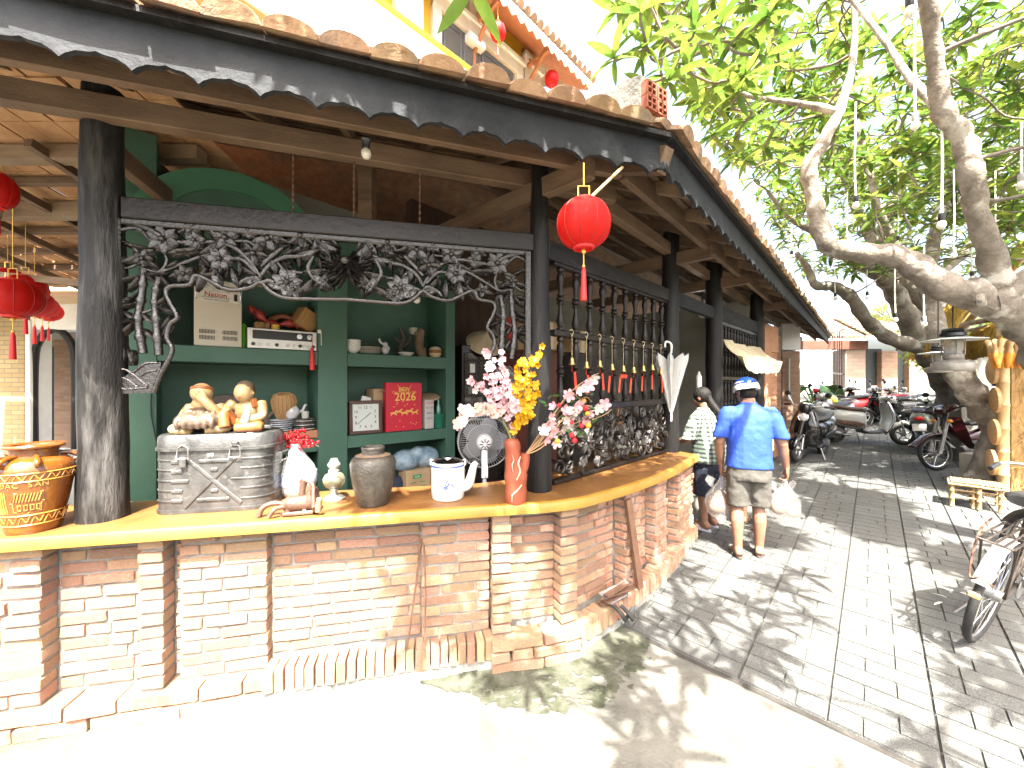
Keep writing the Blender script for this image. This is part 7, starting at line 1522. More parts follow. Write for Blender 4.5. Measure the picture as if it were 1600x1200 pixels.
def head(m, c, fwd, sc=1.0):
    # c: centre of head; returns nothing, adds a head with features to m
    f = Vector(fwd).normalized(); u = V(0, 0, 1); s = f.cross(u).normalized(); u = s.cross(f)
    M = Matrix((s, f, u)).transposed().to_4x4(); M.translation = Vector(c); M = M @ Matrix.Scale(sc, 4)
    m.sphere((0, -.012, .02), .093, 18, 12, (.82, 1.02, 1.0), M); m.sphere((0, .03, -.045), .062, 14, 10, (.88, .95, 1.05), M); m.sphere((0, .055, -.085), .03, 10, 8, (1.2, .9, .8), M)
    m.tube([M @ V(0, .092, .015), M @ V(0, .108, -.015), M @ V(0, .112, -.03), M @ V(0, .09, -.036)], [.009, .012, .016, .012], 8)
    for q in (-1, 1):
        m.sphere((q*.078, -.012, -.004), .028, 10, 8, (.35, .75, 1.15), M); m.sphere((q*.016, .095, -.033), .010, 8, 6, (1, 1, .8), M); m.sphere((q*.03, .078, .03), .02, 8, 6, (1.2, .6, .45), M); m.sphere((q*.045, .06, -.02), .026, 8, 6, (1, .8, .8), M)
    for z_, r_ in ((-.058, .008), (-.07, .009)): m.tube([M @ V(-.026, .078, z_), M @ V(0, .093, z_+.002), M @ V(.026, .078, z_)], [.004*sc, r_*sc, .004*sc], 8)
    return M
def face_bits(t, M):
    for q in (-1, 1): m = MB(); m.sphere((q*.031, .083, .012), .011, 10, 8, (1.2, .6, .7), M); m.build('eye', mat('eye_white', (.7, .68, .64), None, rough=.2), t, 170); m = MB(); m.sphere((q*.031, .0895, .012), .005, 8, 6, (1, .5, 1), M); m.build('iris', hair_m, t, 170)
    m = MB(); m.tube([M @ V(-.022, .088, -.063), M @ V(0, .099, -.062), M @ V(.022, .088, -.063)], .004, 6); m.build('lips', mat('lip', (.32, .13, .1)), t, 170)
# --- man in the blue polo shirt, seen from behind, walking away along the path
mf = G(1170, 872); man = thing('person', 'person in a bright blue polo shirt, grey shorts and blue white helmet carrying bags', 'person', M=Matrix.Translation(mf) @ rz(-.35) @ Matrix.Diagonal((.93, .93, 1, 1)))
# local frame: +y is where he faces (away), x to his right
m = MB(); La, Ra = V(-.105, -.05, .075), V(.10, .04, .075)
limb(m, [(-.095, .0, .82), (-.10, .02, .46), La], [.09, .058, .04]); limb(m, [(.09, .0, .82), (.095, .05, .46), Ra], [.09, .058, .04])
limb(m, [(-.10, .02, .46), (-.108, -.035, .33), La], [.056, .06, .036]); limb(m, [(.095, .05, .46), (.10, .02, .33), Ra], [.056, .06, .036])
m.sphere((0, 0, .88), .15, 16, 10, (1.05, .8, .9)); m.sphere((0, .0, 1.15), .17, 16, 10, (1.05, .72, 1.5)); limb(m, [(0, .0, 1.33), (.0, .035, 1.45)], [.07, .058])
sL, eL, wL = V(-.195, .0, 1.33), V(-.26, .02, 1.06), V(-.235, .10, .83); sR, eR, wR = V(.195, 0, 1.33), V(.285, -.01, 1.07), V(.335, .05, .84)
limb(m, [sL+V(.03, 0, -.02), eL], [.05, .043]); limb(m, [eL, lerp(eL, wL, .35), wL], [.045, .044, .028]); limb(m, [sR+V(-.03, 0, -.02), eR], [.05, .043]); limb(m, [eR, lerp(eR, wR, .35), wR], [.045, .044, .028])
hand(m, wL, (0.02, .25, -1), (0, 1, 0), (1, .0, 0), 1.1); hand(m, wR, (.05, .15, -1), (0, 1, 0), (-1, 0, 0), 1.1)
foot(m, La, -.12); foot(m, Ra, .2)
hM = head(m, (-.015, .06, 1.535), (-.35, 1, -.25), .98)
rem(m.build('body', skin_m, man, 170), .0065, 2)
face_bits(man, hM)
poloc = mat('blue_polo', (.012, .05, .34), (.017, .066, .42), 4, .75, .5, 9, detail=3); shc = mat('grey_shorts', (.06, .056, .048), (.085, .08, .07), 5, .85, .5, 10, detail=3)
m = MB(); m.loft([ring((0, .0, z), rx, ry) for z, rx, ry in ((.835, .205, .145), (.84, .212, .150), (.93, .205, .148), (1.06, .2, .145), (1.2, .2, .14), (1.3, .2, .122), (1.36, .175, .102), (1.40, .12, .085), (1.425, .085, .07))])
for a, b in ((sL, eL), (sR, eR)):
    d_ = (b-a); m.loft([ring(a.lerp(b, t)+V(0, 0, .015), r_, r_*1.0, 16) for t, r_ in ((-.22, .05), (-.05, .074), (.15, .08), (.5, .077), (.84, .078), (.88, .076))])
ps = rem(m.build('polo_shirt', poloc, man, 170), .010, 4)
fold = bpy.data.textures.new('fold', 'CLOUDS'); fold.noise_scale = .11; dm = ps.modifiers.new('d', 'DISPLACE'); dm.texture = fold; dm.strength = .014; dm.mid_level = .5
m = MB(); m.loft([ring((0, .012+.0, z), rx, ry, 20) for z, rx, ry in ((1.395, .088, .082), (1.43, .078, .073), (1.445, .075, .07), (1.44, .066, .062), (1.40, .066, .062))]); m.build('collar', poloc, man, 50)
m = MB(); m.loft([ring((0, 0, z), rx, ry) for z, rx, ry in ((.92, .185, .13), (.85, .195, .14), (.76, .195, .145), (.72, .18, .14))])
for q, kx, ky in ((-1, -.10, .02), (1, .097, .045)):
    m.loft([ring((lerp(q*.095, kx, t), lerp(0, ky, t), z), r_, r_*1.06, 18) for t, z, r_ in ((0, .82, .105), (.3, .7, .104), (.8, .52, .098), (1, .475, .102), (1.02, .47, .1))])
sh_ = rem(m.build('shorts', shc, man, 170), .010, 3); dm = sh_.modifiers.new('d', 'DISPLACE'); dm.texture = fold; dm.strength = .024; dm.mid_level = .5
blk = mat('dark_sandal', (.05, .045, .04), (.08, .07, .06), 20, .8)
flipflop(man, La, -.12, blk, -.004); flipflop(man, Ra, .2, blk, -.004)
hm = MB(); hb_ = mat('blue_helmet', (.006, .028, .2), None, rough=.12, coat=.6); hw = mat('white_helmet_band', (.5, .5, .49), None, rough=.25)
def dome(z0, z1, s, mt, nm):
    m = MB(); rr_ = []
    for i in range(9):
        a = lerp(z0, z1, i/8); rr_.append([hM @ V(.118*s*math.cos(a)*math.cos(b), -.012+.138*s*math.cos(a)*math.sin(b), .028+.118*s*math.sin(a)+(.012*math.sin(b*2+1) if i == (0 if nm == 'helmet_shell' else 8) else 0)) for b in [2*math.pi*k/28 for k in range(28)]])
    m.loft(rr_); return m.build(nm, mt, man, 40)
dome(.32, 1.57, 1.02, hb_, 'helmet_shell'); dome(-.12, .5, 1.0, hw, 'helmet_band')
m = MB(); m.tube([hM @ V(.1*math.cos(a), -.012+.125*math.sin(a), .012) for a in [k*math.pi/14 for k in range(29)]], .007, 6); m.build('helmet_rim', black_m, man, 60)
m = MB(); m.sphere((0, -.03, -.015), .088, 16, 10, (.93, .95, .7), hM); m.build('hair', hair_m, man, 170)
for q in (-1, 1): m = MB(); m.tube(catmull([hM @ V(q*.098, .01, .01), hM @ V(q*.085, .045, -.06), hM @ V(q*.02, .06, -.118)], 4), .007, 6); m.build('chin_strap', black_m, man, 60)
# bags of fruit he carries
film = mat('clear_bag_film', (.6, .61, .61), (.68, .68, .67), 9, .15, .5, 14, alpha=.2, trans=.1); fr1 = mat('tan_fruit', (.17, .085, .032), (.24, .135, .055), 8, .7, .3, 30); fr2 = mat('pale_fruit', (.30, .22, .12), (.38, .29, .17), 8, .6)
def bag(lab, p, s, fruits):
    t = thing('plastic_bag', lab, 'bag', loc=p-V(0, 0, .42*s))
    for (x, y, z, r_, mt) in fruits: m = MB(); m.sphere((x*s, y*s, z*s), r_*s, 16, 10, (1, 1, .92)); m.build('fruit', mt, t, 170)
    m = MB(); rr_ = []; n = 36
    for z, r_, w_ in ((-.005, .05, 0), (.0, .11, .0), (.04, .15, .02), (.12, .165, .05), (.19, .15, .10), (.26, .10, .18), (.32, .055, .25), (.37, .026, .3), (.42, .016, .3)):
        rr_.append([V(r_*s*(1+w_*math.cos(7*a+z*9))*math.cos(a), r_*s*.8*(1+w_*math.cos(7*a+z*9))*math.sin(a), z*s) for a in [2*math.pi*k/n for k in range(n)]])
    m.loft(rr_, cap=False); m.build('bag_film', film, t, 60)
    for q in (-1, 1): m = MB(); m.strip([[V(q*.05*s, .02, .26*s), V(q*.12*s, .03, .30*s)], [V(q*.08*s, .02, .33*s), V(q*.16*s, .03, .36*s)], [V(q*.06*s, .02, .37*s), V(q*.13*s, .03, .41*s)]]); m.build('bag_ear', film, t, 60)
MW = man.matrix_basis
bag('full clear plastic bag of brown fruit in the left hand of the blue shirted person', MW @ (wL+V(.02, .05, -.11)), .98, [(-.06, 0, .10, .085, fr1), (.06, .03, .09, .08, fr1), (.0, -.06, .17, .07, fr1), (.04, -.07, .2, .055, fr2), (0, .05, .18, .07, fr1)])
bag('clear plastic bag of pale fruit in the right hand of the blue shirted person', MW @ (wR+V(.0, .05, -.115)), .84, [(-.07, 0, .11, .085, fr1), (.07, -.02, .08, .08, fr2), (.06, .03, .2, .055, fr2), (-.02, .05, .1, .08, fr2)])
# --- woman in the checked shirt, facing the kitchen counter
def check_mat():
    m = bpy.data.materials.new('checked_cloth'); m.use_nodes = True; N = m.node_tree.nodes; L = m.node_tree.links; bs = N['Principled BSDF']; bs.inputs['Roughness'].default_value = .85
    tc = N.new('ShaderNodeTexCoord'); sp = N.new('ShaderNodeSeparateXYZ'); L.new(tc.outputs['Object'], sp.inputs[0]); outs = []
    for ax in (0, 2):
        w = N.new('ShaderNodeMath'); w.operation = 'MULTIPLY'; w.inputs[1].default_value = 22; L.new(sp.outputs[ax], w.inputs[0]); f_ = N.new('ShaderNodeMath'); f_.operation = 'FRACT'; L.new(w.outputs[0], f_.inputs[0]); g_ = N.new('ShaderNodeMath'); g_.operation = 'GREATER_THAN'; g_.inputs[1].default_value = .55; L.new(f_.outputs[0], g_.inputs[0]); outs.append(g_.outputs[0])
    ad = N.new('ShaderNodeMath'); ad.operation = 'ADD'; L.new(outs[0], ad.inputs[0]); L.new(outs[1], ad.inputs[1]); dv = N.new('ShaderNodeMath'); dv.operation = 'MULTIPLY'; dv.inputs[1].default_value = .5; L.new(ad.outputs[0], dv.inputs[0])
    r = N.new('ShaderNodeValToRGB'); r.color_ramp.interpolation = 'CONSTANT'; e = r.color_ramp.elements; e[0].color = (.30, .32, .29, 1); e[1].position = .4; e[1].color = (.11, .14, .115, 1); q = e.new(.8); q.color = (.02, .03, .024, 1); L.new(dv.outputs[0], r.inputs[0]); L.new(r.outputs[0], bs.inputs[0]); return m
chk = check_mat(); wf = G(1108, 828); wo = thing('person', 'person with long tied hair in a green white checked shirt at the kitchen bay', 'person', M=Matrix.Translation(wf) @ rz(.55))
m = MB(); La, Ra = V(-.09, .0, .07), V(.09, .02, .07)
limb(m, [(-.085, 0, .76), (-.09, .02, .42), La], [.09, .055, .038]); limb(m, [(.085, 0, .76), (.09, .03, .42), Ra], [.09, .055, .038]); m.sphere((0, 0, .82), .15, 16, 10, (1.1, .85, .9)); m.sphere((0, .02, 1.08), .15, 16, 10, (1.05, .75, 1.5)); limb(m, [(0, .03, 1.25), (0, .06, 1.36)], [.06, .05])
sL, eL, wL = V(-.175, .03, 1.24), V(-.25, .08, 1.0), V(-.2, .28, .93); sR, eR, wR = V(.175, .03, 1.24), V(.23, .12, 1.02), V(.15, .32, .98)
for a, b, c_ in ((sL, eL, wL), (sR, eR, wR)): limb(m, [a*.85+b*.15, b], [.044, .038]); limb(m, [b, lerp(b, c_, .4), c_], [.04, .037, .025])
hand(m, wL, (.1, 1, -.3), (1, 0, 0), (0, 0, -1), .6); hand(m, wR, (-.1, 1, -.3), (-1, 0, 0), (0, 0, -1), .6); foot(m, La, 0); foot(m, Ra, .1)
hW = head(m, (0, .085, 1.44), (0, 1, -.22), .95); rem(m.build('body', skin_m, wo, 170), .007, 2); face_bits(wo, hW)
m = MB(); m.loft([ring((0, .0+yy, z), rx, ry) for z, rx, ry, yy in ((.74, .205, .16, 0), (.76, .21, .165, 0), (.9, .2, .155, .0), (1.05, .188, .14, .015), (1.18, .19, .132, .03), (1.26, .175, .11, .035), (1.31, .11, .08, .045), (1.335, .075, .065, .05))])
for a, b in ((sL, eL), (sR, eR)): m.loft([ring(a.lerp(b, t), r_, r_, 16) for t, r_ in ((-.2, .045), (-.05, .068), (.15, .074), (.6, .074), (1.05, .07))])
o = rem(m.build('checked_shirt', chk, wo, 170), .010, 3); dm = o.modifiers.new('d', 'DISPLACE'); dm.texture = fold; dm.strength = .012
dots = mat('navy_dotted', (.012, .014, .03), (.3, .3, .34), 90, .9, lo=.62, hi=.66); m = MB(); m.loft([ring((0, 0, z), rx, ry) for z, rx, ry in ((.85, .17, .13), (.75, .185, .145), (.66, .18, .14))])
for q in (-1, 1): m.loft([ring((q*.088, .01, z), r_, r_*1.05, 18) for z, r_ in ((.75, .098), (.6, .094), (.42, .088), (.38, .09))])
rem(m.build('dotted_shorts', dots, wo, 170), .010, 3)
m = MB(); m.sphere((0, -.012, .03), .104, 18, 12, (.86, 1.0, .98), hW); m.sphere((0, -.09, -.02), .04, 12, 8, (1, .8, 1), hW); c = catmull([hW @ V(0, -.085, -.02), hW @ V(0, -.11, -.10), V(.0, -.115, 1.27), V(.0, -.165, 1.06)], 5); m.tube(c, [.03, .034, .036, .038, .038, .038, .037, .036, .034, .032, .03, .027, .023, .018, .013, .008], 12); rem(m.build('hair', hair_m, wo, 170), .008, 2)
flipflop(wo, La, 0, mat('white_blue_sandal', (.5, .52, .6), None), -.004); flipflop(wo, Ra, .1, MATS['white_blue_sandal'], -.004)
m = MB(); m.tube(catmull([(-.13, .1, 1.27), (.05, -.135, 1.1), (.18, -.1, .9)], 6), .012, 6, sq=.5); m.build('bag_strap', mat('brown_strap', (.1, .06, .04)), wo, 60); m = MB(); m.box((.23, .0, .72), (.07, .2, .26), b=.02); m.build('shoulder_bag', mat('brown_bag', (.16, .11, .08), (.2, .14, .1), 6, .7), wo)
# --- person in red shorts standing beyond, almost hidden
rf = G(1178, 822); rp_ = thing('person', 'person in red shorts mostly hidden behind the blue shirted one', 'person', M=Matrix.Translation(rf) @ rz(2.2)); m = MB(); La, Ra = V(-.08, 0, .065), V(.08, .05, .065)
limb(m, [(-.08, 0, .62), (-.085, .05, .34), La], [.075, .048, .033]); limb(m, [(.08, 0, .62), (.085, .08, .34), Ra], [.075, .048, .033]); m.sphere((0, 0, .66), .12, 14, 10, (1.1, .85, .9)); m.sphere((0, .03, .88), .125, 14, 10, (1.0, .75, 1.45)); limb(m, [(0, .04, 1.02), (0, .06, 1.1)], [.05, .044])
for q in (-1, 1): limb(m, [(q*.14, .03, 1.0), (q*.17, .08, .8)], [.042, .033]); limb(m, [(q*.17, .08, .8), (q*.12, .2, .7)], [.033, .022]); hand(m, (q*.12, .2, .7), (-q*.1, 1, -.2), (-q, 0, 0), (0, 0, -1), .7)
foot(m, La, -.1); foot(m, Ra, .2); hR_ = head(m, (0, .075, 1.175), (0, 1, -.1), .88); rem(m.build('body', skin_m, rp_, 170), .007, 2); face_bits(rp_, hR_)
m = MB(); m.loft([ring((0, .0, z), rx, ry) for z, rx, ry in ((.6, .155, .12), (.75, .15, .12), (.9, .15, .11), (1.02, .14, .09), (1.07, .07, .06))]); 
for q in (-1, 1): m.loft([ring(V(q*.14, .03, 1.0).lerp(V(q*.17, .08, .8), t), .058, .058, 14) for t in (-.1, .3, .7)])
rem(m.build('pale_shirt', cream_m, rp_, 170), .01, 2); m = MB(); m.loft([ring((0, 0, z), rx, ry) for z, rx, ry in ((.68, .14, .11), (.56, .145, .115))])
for q in (-1, 1): m.loft([ring((q*.082, .04, z), .075, .08, 16) for z in (.6, .45, .30)])
rem(m.build('red_shorts', red_m, rp_, 170), .01, 2); m = MB(); m.sphere((0, -.012, .03), .1, 16, 10, (.86, 1.02, .98), hR_); m.build('hair', hair_m, rp_, 170)
flipflop(rp_, La, -.1, blk, -.004); flipflop(rp_, Ra, .2, blk, -.004)
# ------------------------------------------------------------------ scooters, motorbike, bicycle, stool
def wheel(par, x, r, w, spoke=False, tag_='wheel', rimm=chrome):
    t_ = MB(); t_.tube([(x+(r-w*.5)*math.cos(a), 0, r+(r-w*.5)*math.sin(a)) for a in [k*math.pi/18 for k in range(37)]], w*.5, 10); wh_ = t_.build('wheel', rubber, par, 60)
    m = MB(); m.tube([(x+(r-w*.95)*math.cos(a), 0, r+(r-w*.95)*math.sin(a)) for a in [k*math.pi/18 for k in range(37)]], w*.22, 8); m.build('rim', rimm, wh_, 60)
    m = MB(); m.lathe([(.001, -.05), (.035, -.05), (.04, -.02), (.04, .02), (.035, .05), (.001, .05)], 14, TR((x, 0, r), (math.radians(90), 0, 0))); m.build('hub', steel, wh_, 40)
    if spoke:
        for k in range(18): m = MB(); a = k*math.pi/9; b = a+(.35 if k % 2 else -.35); m.tube([(x+.035*math.cos(a), .02*(1 if k % 2 else -1), r+.035*math.sin(a)), (x+(r-w)*math.cos(b), 0, r+(r-w)*math.sin(b))], .003, 4); m.build('spoke', chrome, wh_)
    else:
        for k in range(5): m = MB(); a = k*2*math.pi/5+.3; m.beam((x+.02*math.cos(a), 0, r+.02*math.sin(a)), (x+(r-w*.9)*math.cos(a), 0, r+(r-w*.9)*math.sin(a)), .03, .03, up=(0, 1, 0), b2=.006); m.build('spoke', steel, wh_)
    return wh_
def shell(secs, mt, name, par, sm=45, n=16, sq=2.6):     # secs: (x, zc, halfwidth, halfheight)
    m = MB(); m.loft([[V(x, wy*math.copysign(abs(math.cos(a))**(2/sq), math.cos(a)), zc+hz*math.copysign(abs(math.sin(a))**(2/sq), math.sin(a))) for a in [2*math.pi*k/n for k in range(n)]] for x, zc, wy, hz in secs]); return m.build(name, mt, par, sm, fixn=True)
def scooter(label, M, paint, seatm, trim=chrome, style='round', group=None, dark=False):
    t = thing('motor_scooter', label, 'scooter', M=M, group=group); fx, bx, r = .64, -.60, .235
    wheel(t, fx, r, .095); wheel(t, bx, r, .10)
    shell([(fx-.30, r+.02, .055, .05), (fx-.22, r+.15, .075, .06), (fx, r+.245, .082, .045), (fx+.17, r+.16, .075, .05), (fx+.25, r+.05, .05, .05)], paint, 'front_mudguard', t)
    for s in (-1, 1): m = MB(); m.tube([(fx, s*.07, r), (fx-.06, s*.065, r+.26)], .018, 8); m.build('fork_leg', steel, t, 60)
    m = MB(); m.tube([(fx-.05, 0, r+.2), (fx-.26, 0, .93)], .035, 10); m.build('steering_column', black_m, t, 60)
    # leg shield: curved panel
    m = MB(); rws = []
    for z, x, w in ((.28, fx-.36, .17), (.38, fx-.30, .20), (.52, fx-.25, .215), (.66, fx-.25, .20), (.80, fx-.28, .165), (.90, fx-.30, .12)):
        rws.append([V(x+.07*math.cos(q*1.35), w*math.sin(q*1.35), z) for q in (-1, -.75, -.5, -.25, 0, .25, .5, .75, 1)])
    m.strip(rws); m.strip([[p-V(.045, 0, 0) for p in reversed(r_)] for r_ in rws]); m.build('leg_shield', paint, t, 60)
    for s in (-1, 1): m = MB(); m.tube([r_[0 if s < 0 else -1]-V(.02, 0, 0) for r_ in rws], .024, 8); m.build('shield_edge', trim if not dark else paint, t, 60)
    shell([(fx-.30, .30, .16, .03), (fx-.45, .255, .165, .03), (-.02, .255, .165, .035), (-.12, .29, .16, .05)], black_m, 'footboard', t)
    shell([(-.02, .50, .08, .17), (-.10, .50, .15, .20), (-.25, .52, .175, .21), (-.5, .56, .18, .19), (-.75, .64, .14, .13), (-.90, .71, .07, .06)], paint, 'rear_body', t)
    for s in (-1, 1): shell([(-.10, .42, .012, .02), (-.25, .43, .014, .06), (-.5, .46, .014, .05), (-.66, .52, .01, .015)], seatm if style == 'panel' else black_m, 'side_panel', t).location.y = s*.175
    shell([(.0, .715, .07, .02), (-.08, .74, .12, .045), (-.3, .75, .145, .05), (-.52, .79, .135, .05), (-.72, .81, .11, .04), (-.80, .80, .06, .02)], seatm, 'seat', t)
    shell([(-.40, .27, .06, .05), (-.5, .26, .09, .10), (-.7, .24, .08, .09), (-.78, .24, .04, .05)], mat('engine_grey', (.10, .10, .10), (.16, .16, .16), 10, .5), 'engine', t)
    m = MB(); m.tube(catmull([(-.35, -.12, .18), (-.5, -.15, .2), (-.65, -.16, .24), (-.92, -.16, .30)], 4), [.02]*5+[.045]*8, 10); m.build('exhaust', steel, t, 60)
    # handlebar cowl with headlight
    shell([(fx-.38, .98, .05, .03), (fx-.30, .99, .13, .06), (fx-.20, .97, .11, .075), (fx-.14, .96, .085, .07), (fx-.12, .96, .05, .05)], paint, 'handlebar_cowl', t)
    lz = .97 if style != 'low' else .80; lx = fx-.13 if style != 'low' else fx-.165
    m = MB(); m.lathe([(.062, -.02), (.082, -.012), (.085, .004), (.074, .014), (.066, .008)], 20, TR((lx, 0, lz), (0, math.radians(80), 0))); hl_ = m.build('headlight', trim, t, 50)
    m = MB(); m.lathe([(.07, 0), (.06, .02), (.03, .034), (.001, .038)], 18, TR((lx, 0, lz), (0, math.radians(80), 0))); m.build('lens', mat('headlamp_glass', (.62, .63, .64), (.75, .75, .75), 12, .08, coat=.5), hl_, 60)
    for s in (-1, 1):
        m = MB(); m.tube([(fx-.26, s*.1, .99), (fx-.30, s*.22, 1.0), (fx-.36, s*.36, .99)], .015, 8); m.build('handlebar', steel, t, 60); m = MB(); m.tube([(fx-.315, s*.25, 1.0), (fx-.37, s*.38, .99)], .021, 8); m.build('grip', black_m, t, 60)
        m = MB(); m.tube(catmull([(fx-.29, s*.2, 1.0), (fx-.27, s*.25, 1.1), (fx-.28, s*.3, 1.18)], 4), .007, 6); mi = m.build('mirror_arm', trim, t, 60); m = MB(); m.sphere((fx-.285, s*.31, 1.21), .055, 12, 8, (.35, 1, .85)); m.build('mirror', black_m if dark else trim, mi, 60)
        m = MB(); m.sphere((fx-.245, s*.15, .69), .03, 10, 8, (.5, 1.2, .8)); m.build('indicator', mat('amber_lens', (.7, .28, .02), None, rough=.2), t, 170)
    m = MB(); m.sphere((-.9, 0, .66), .05, 10, 8, (.5, 1.4, .8)); m.build('tail_light', red_m, t, 170); shell([(-.80, .34, .07, .01), (-.92, .36, .065, .03), (-1.0, .30, .06, .05)], black_m, 'rear_mudguard', t)
    m = MB(); m.box((-.96, 0, .50), (.01, .18, .13), TR((0, 0, 0)), b=.003); m.build('number_plate', white_m, t)
    m = MB(); m.tube(catmull([(-.62, -.12, .86), (-.85, -.12, .87), (-.95, 0, .88), (-.85, .12, .87), (-.62, .12, .86)], 4), .012, 8); m.build('grab_rail', trim, t, 60)
    m = MB(); m.tube([(-.1, .12, .2), (-.02, .22, .0)], .011, 6); m.build('side_stand', steel, t)
    return t
def place(px, py, yaw, z=0, lean=-.06):
    p = G(px, py); return Matrix.Translation(p) @ rz(math.radians(yaw)) @ Matrix.Rotation(lean, 4, 'X')
blackp = mat('black_gloss_paint', (.008, .008, .009), None, rough=.1, coat=.8); whitep = mat('white_gloss_paint', (.5, .51, .48), None, rough=.2, coat=.5); greenp = mat('pale_green_paint', (.26, .30, .26), None, rough=.22, coat=.5); maroon = mat('maroon_paint', (.028, .003, .006), None, rough=.25, coat=.25)
brs = mat('brown_vinyl', (.10, .05, .035), (.13, .07, .05), 9, .5); pur = mat('plum_vinyl', (.08, .06, .09), None, rough=.5); blv = mat('black_vinyl', (.02, .02, .02), None, rough=.5)
bsM = place(1266, 717, -146); b1 = scooter('glossy black scooter with a round chrome headlight parked against the wing wall', bsM, blackp, mat('grey_vinyl', (.09, .09, .09)), chrome, 'low', dark=True)
m = MB(); m.sphere((-.33, .02, .93), .135, 20, 12, (1.05, .95, .95)); m.v = [(x, y, max(z, .86)) for x, y, z in m.v]; hm_ = tag(m.build('grey_helmet', mat('pale_helmet', (.5, .52, .54), None, rough=.12, coat=.6), None, 60, bsM), 'pale grey helmet resting on the black scooter seat', 'helmet')
scooter('white scooter with a brown seat and side panel parked across the path', place(1354, 695, -17), whitep, brs, chrome, 'panel')
scooter('pale green scooter with a plum seat parked behind the maroon motorbike', place(1450, 704, 38), greenp, pur, chrome, 'round')
# maroon underbone motorbike with a spoked front wheel
mp = G(1463, 737); mb = thing('motorbike', 'maroon underbone motorbike with a spoked front wheel beside the frangipani trunk', 'motorbike', M=Matrix.Translation(mp) @ rz(math.radians(180)) @ Matrix.Translation((-.62, 0, 0)) @ Matrix.Rotation(.08, 4, 'X'))
wheel(mb, .62, .275, .06, True); wheel(mb, -.58, .275, .07, True)
shell([(.38, .50, .035, .03), (.48, .555, .055, .03), (.62, .585, .06, .025), (.78, .53, .055, .03), (.92, .42, .05, .03), (1.0, .38, .06, .015)], maroon, 'front_mudguard', mb)
for s in (-1, 1): m = MB(); m.tube([(.62, s*.075, .275), (.46, s*.075, .78)], .024, 10); m.build('fork_leg', steel, mb, 60)
m = MB(); m.tube([(.46, 0, .7), (.36, 0, 1.0)], .035, 10); m.build('steering_column', black_m, mb, 60)
for s in (-1, 1):
    m = MB(); m.strip([[V(.44, s*.1, .86), V(.34, s*.16, .85)], [V(.43, s*.12, .68), V(.3, s*.19, .66)], [V(.36, s*.13, .5), V(.23, s*.18, .46)], [V(.22, s*.13, .36), V(.08, s*.18, .34)]]); m.strip([[V(.34, s*.16, .85)-V(.02, 0, 0), V(.44, s*.1, .86)-V(.03, 0, 0)], [V(.28, s*.19, .66), V(.41, s*.12, .68)], [V(.21, s*.18, .46), V(.34, s*.13, .5)], [V(.06, s*.18, .34), V(.2, s*.13, .36)]]); m.build('leg_shield', maroon, mb, 60)
    m = MB(); m.sphere((.47, s*.12, .79), .04, 10, 8, (1.2, .7, .8)); m.build('indicator', MATS['amber_lens'], mb, 170)
    m = MB(); m.tube([(.38, s*.08, 1.0), (.33, s*.24, 1.03), (.27, s*.36, 1.0)], .014, 8); m.build('handlebar', black_m, mb, 60); m = MB(); m.tube([(.32, s*.26, 1.03), (.26, s*.38, 1.0)], .021, 8); m.build('grip', black_m, mb, 60)
    m = MB(); m.tube(catmull([(.34, s*.2, 1.03), (.36, s*.26, 1.14), (.35, s*.3, 1.2)], 4), .006, 6); mi = m.build('mirror_arm', black_m, mb, 60); m = MB(); m.sphere((.345, s*.32, 1.23), .055, 12, 8, (.3, 1.1, .75)); m.build('mirror', black_m, mi, 60)
shell([(.26, 1.0, .07, .04), (.34, 1.01, .16, .06), (.44, .98, .13, .07), (.5, .94, .09, .05), (.52, .93, .04, .03)], maroon, 'headlight_cowl', mb); m = MB(); m.sphere((.475, 0, .955), .075, 14, 10, (.5, 1.3, .72)); m.build('headlight', MATS['headlamp_glass'], mb, 170)
shell([(.44, .78, .05, .06), (.30, .62, .06, .06), (.1, .52, .06, .06), (-.1, .56, .08, .1), (-.35, .62, .11, .12), (-.7, .72, .09, .08), (-.88, .76, .05, .04)], maroon, 'frame_body', mb); shell([(.08, .74, .07, .02), (-.05, .76, .11, .045), (-.4, .8, .13, .05), (-.8, .84, .1, .035)], blv, 'seat', mb); shell([(.2, .32, .06, .06), (.05, .30, .11, .1), (-.2, .32, .12, .11), (-.32, .34, .06, .06)], MATS['engine_grey'], 'engine', mb)
m = MB(); m.tube(catmull([(.1, -.1, .25), (-.2, -.13, .2), (-.5, -.15, .25), (-.9, -.15, .34)], 4), [.02]*5+[.04]*8, 10); m.build('exhaust', chrome, mb, 60); m = MB(); m.box((.74, 0, .47), (.01, .15, .1), b=.002)
# far parked scooters as lower detail copies
proto = None; far = [(1300, 664, 160, 'red', 'far red scooter parked before the pink block pier'), (1392, 666, 165, 'blk', 'far black scooter parked behind the white scooter'), (1356, 662, 150, 'blk2', 'far dark scooter with a red seat near the gate door'), (1412, 660, 175, 'wht', 'far white scooter beside the tan brick pier'), (1322, 658, 150, 'red2', 'far red and black scooter between the black and white scooters'), (1540, 705, 200, 'blu', 'far blue scooter glimpsed between the trunk and the grey wall'), (1296, 682, -155, 'slv', 'silver scooter parked right behind the glossy black one')]
cols = dict(red=mat('red_paint', (.42, .015, .02), None, rough=.2, coat=.5), blk=blackp, blk2=blackp, wht=whitep, red2=MATS['red_paint'], blu=mat('blue_paint', (.06, .12, .3), None, rough=.2, coat=.5), slv=mat('silver_paint', (.45, .47, .48), None, rough=.3, metal=.5))
for px, py, yaw, c_, lab in far: scooter(lab, place(px, py, yaw), cols[c_], MATS['red_vinyl'] if 'red_vinyl' in MATS and c_ == 'blk2' else (mat('red_vinyl', (.4, .02, .02), None, rough=.5) if c_ == 'blk2' else blv), steel, 'round', dark=True)
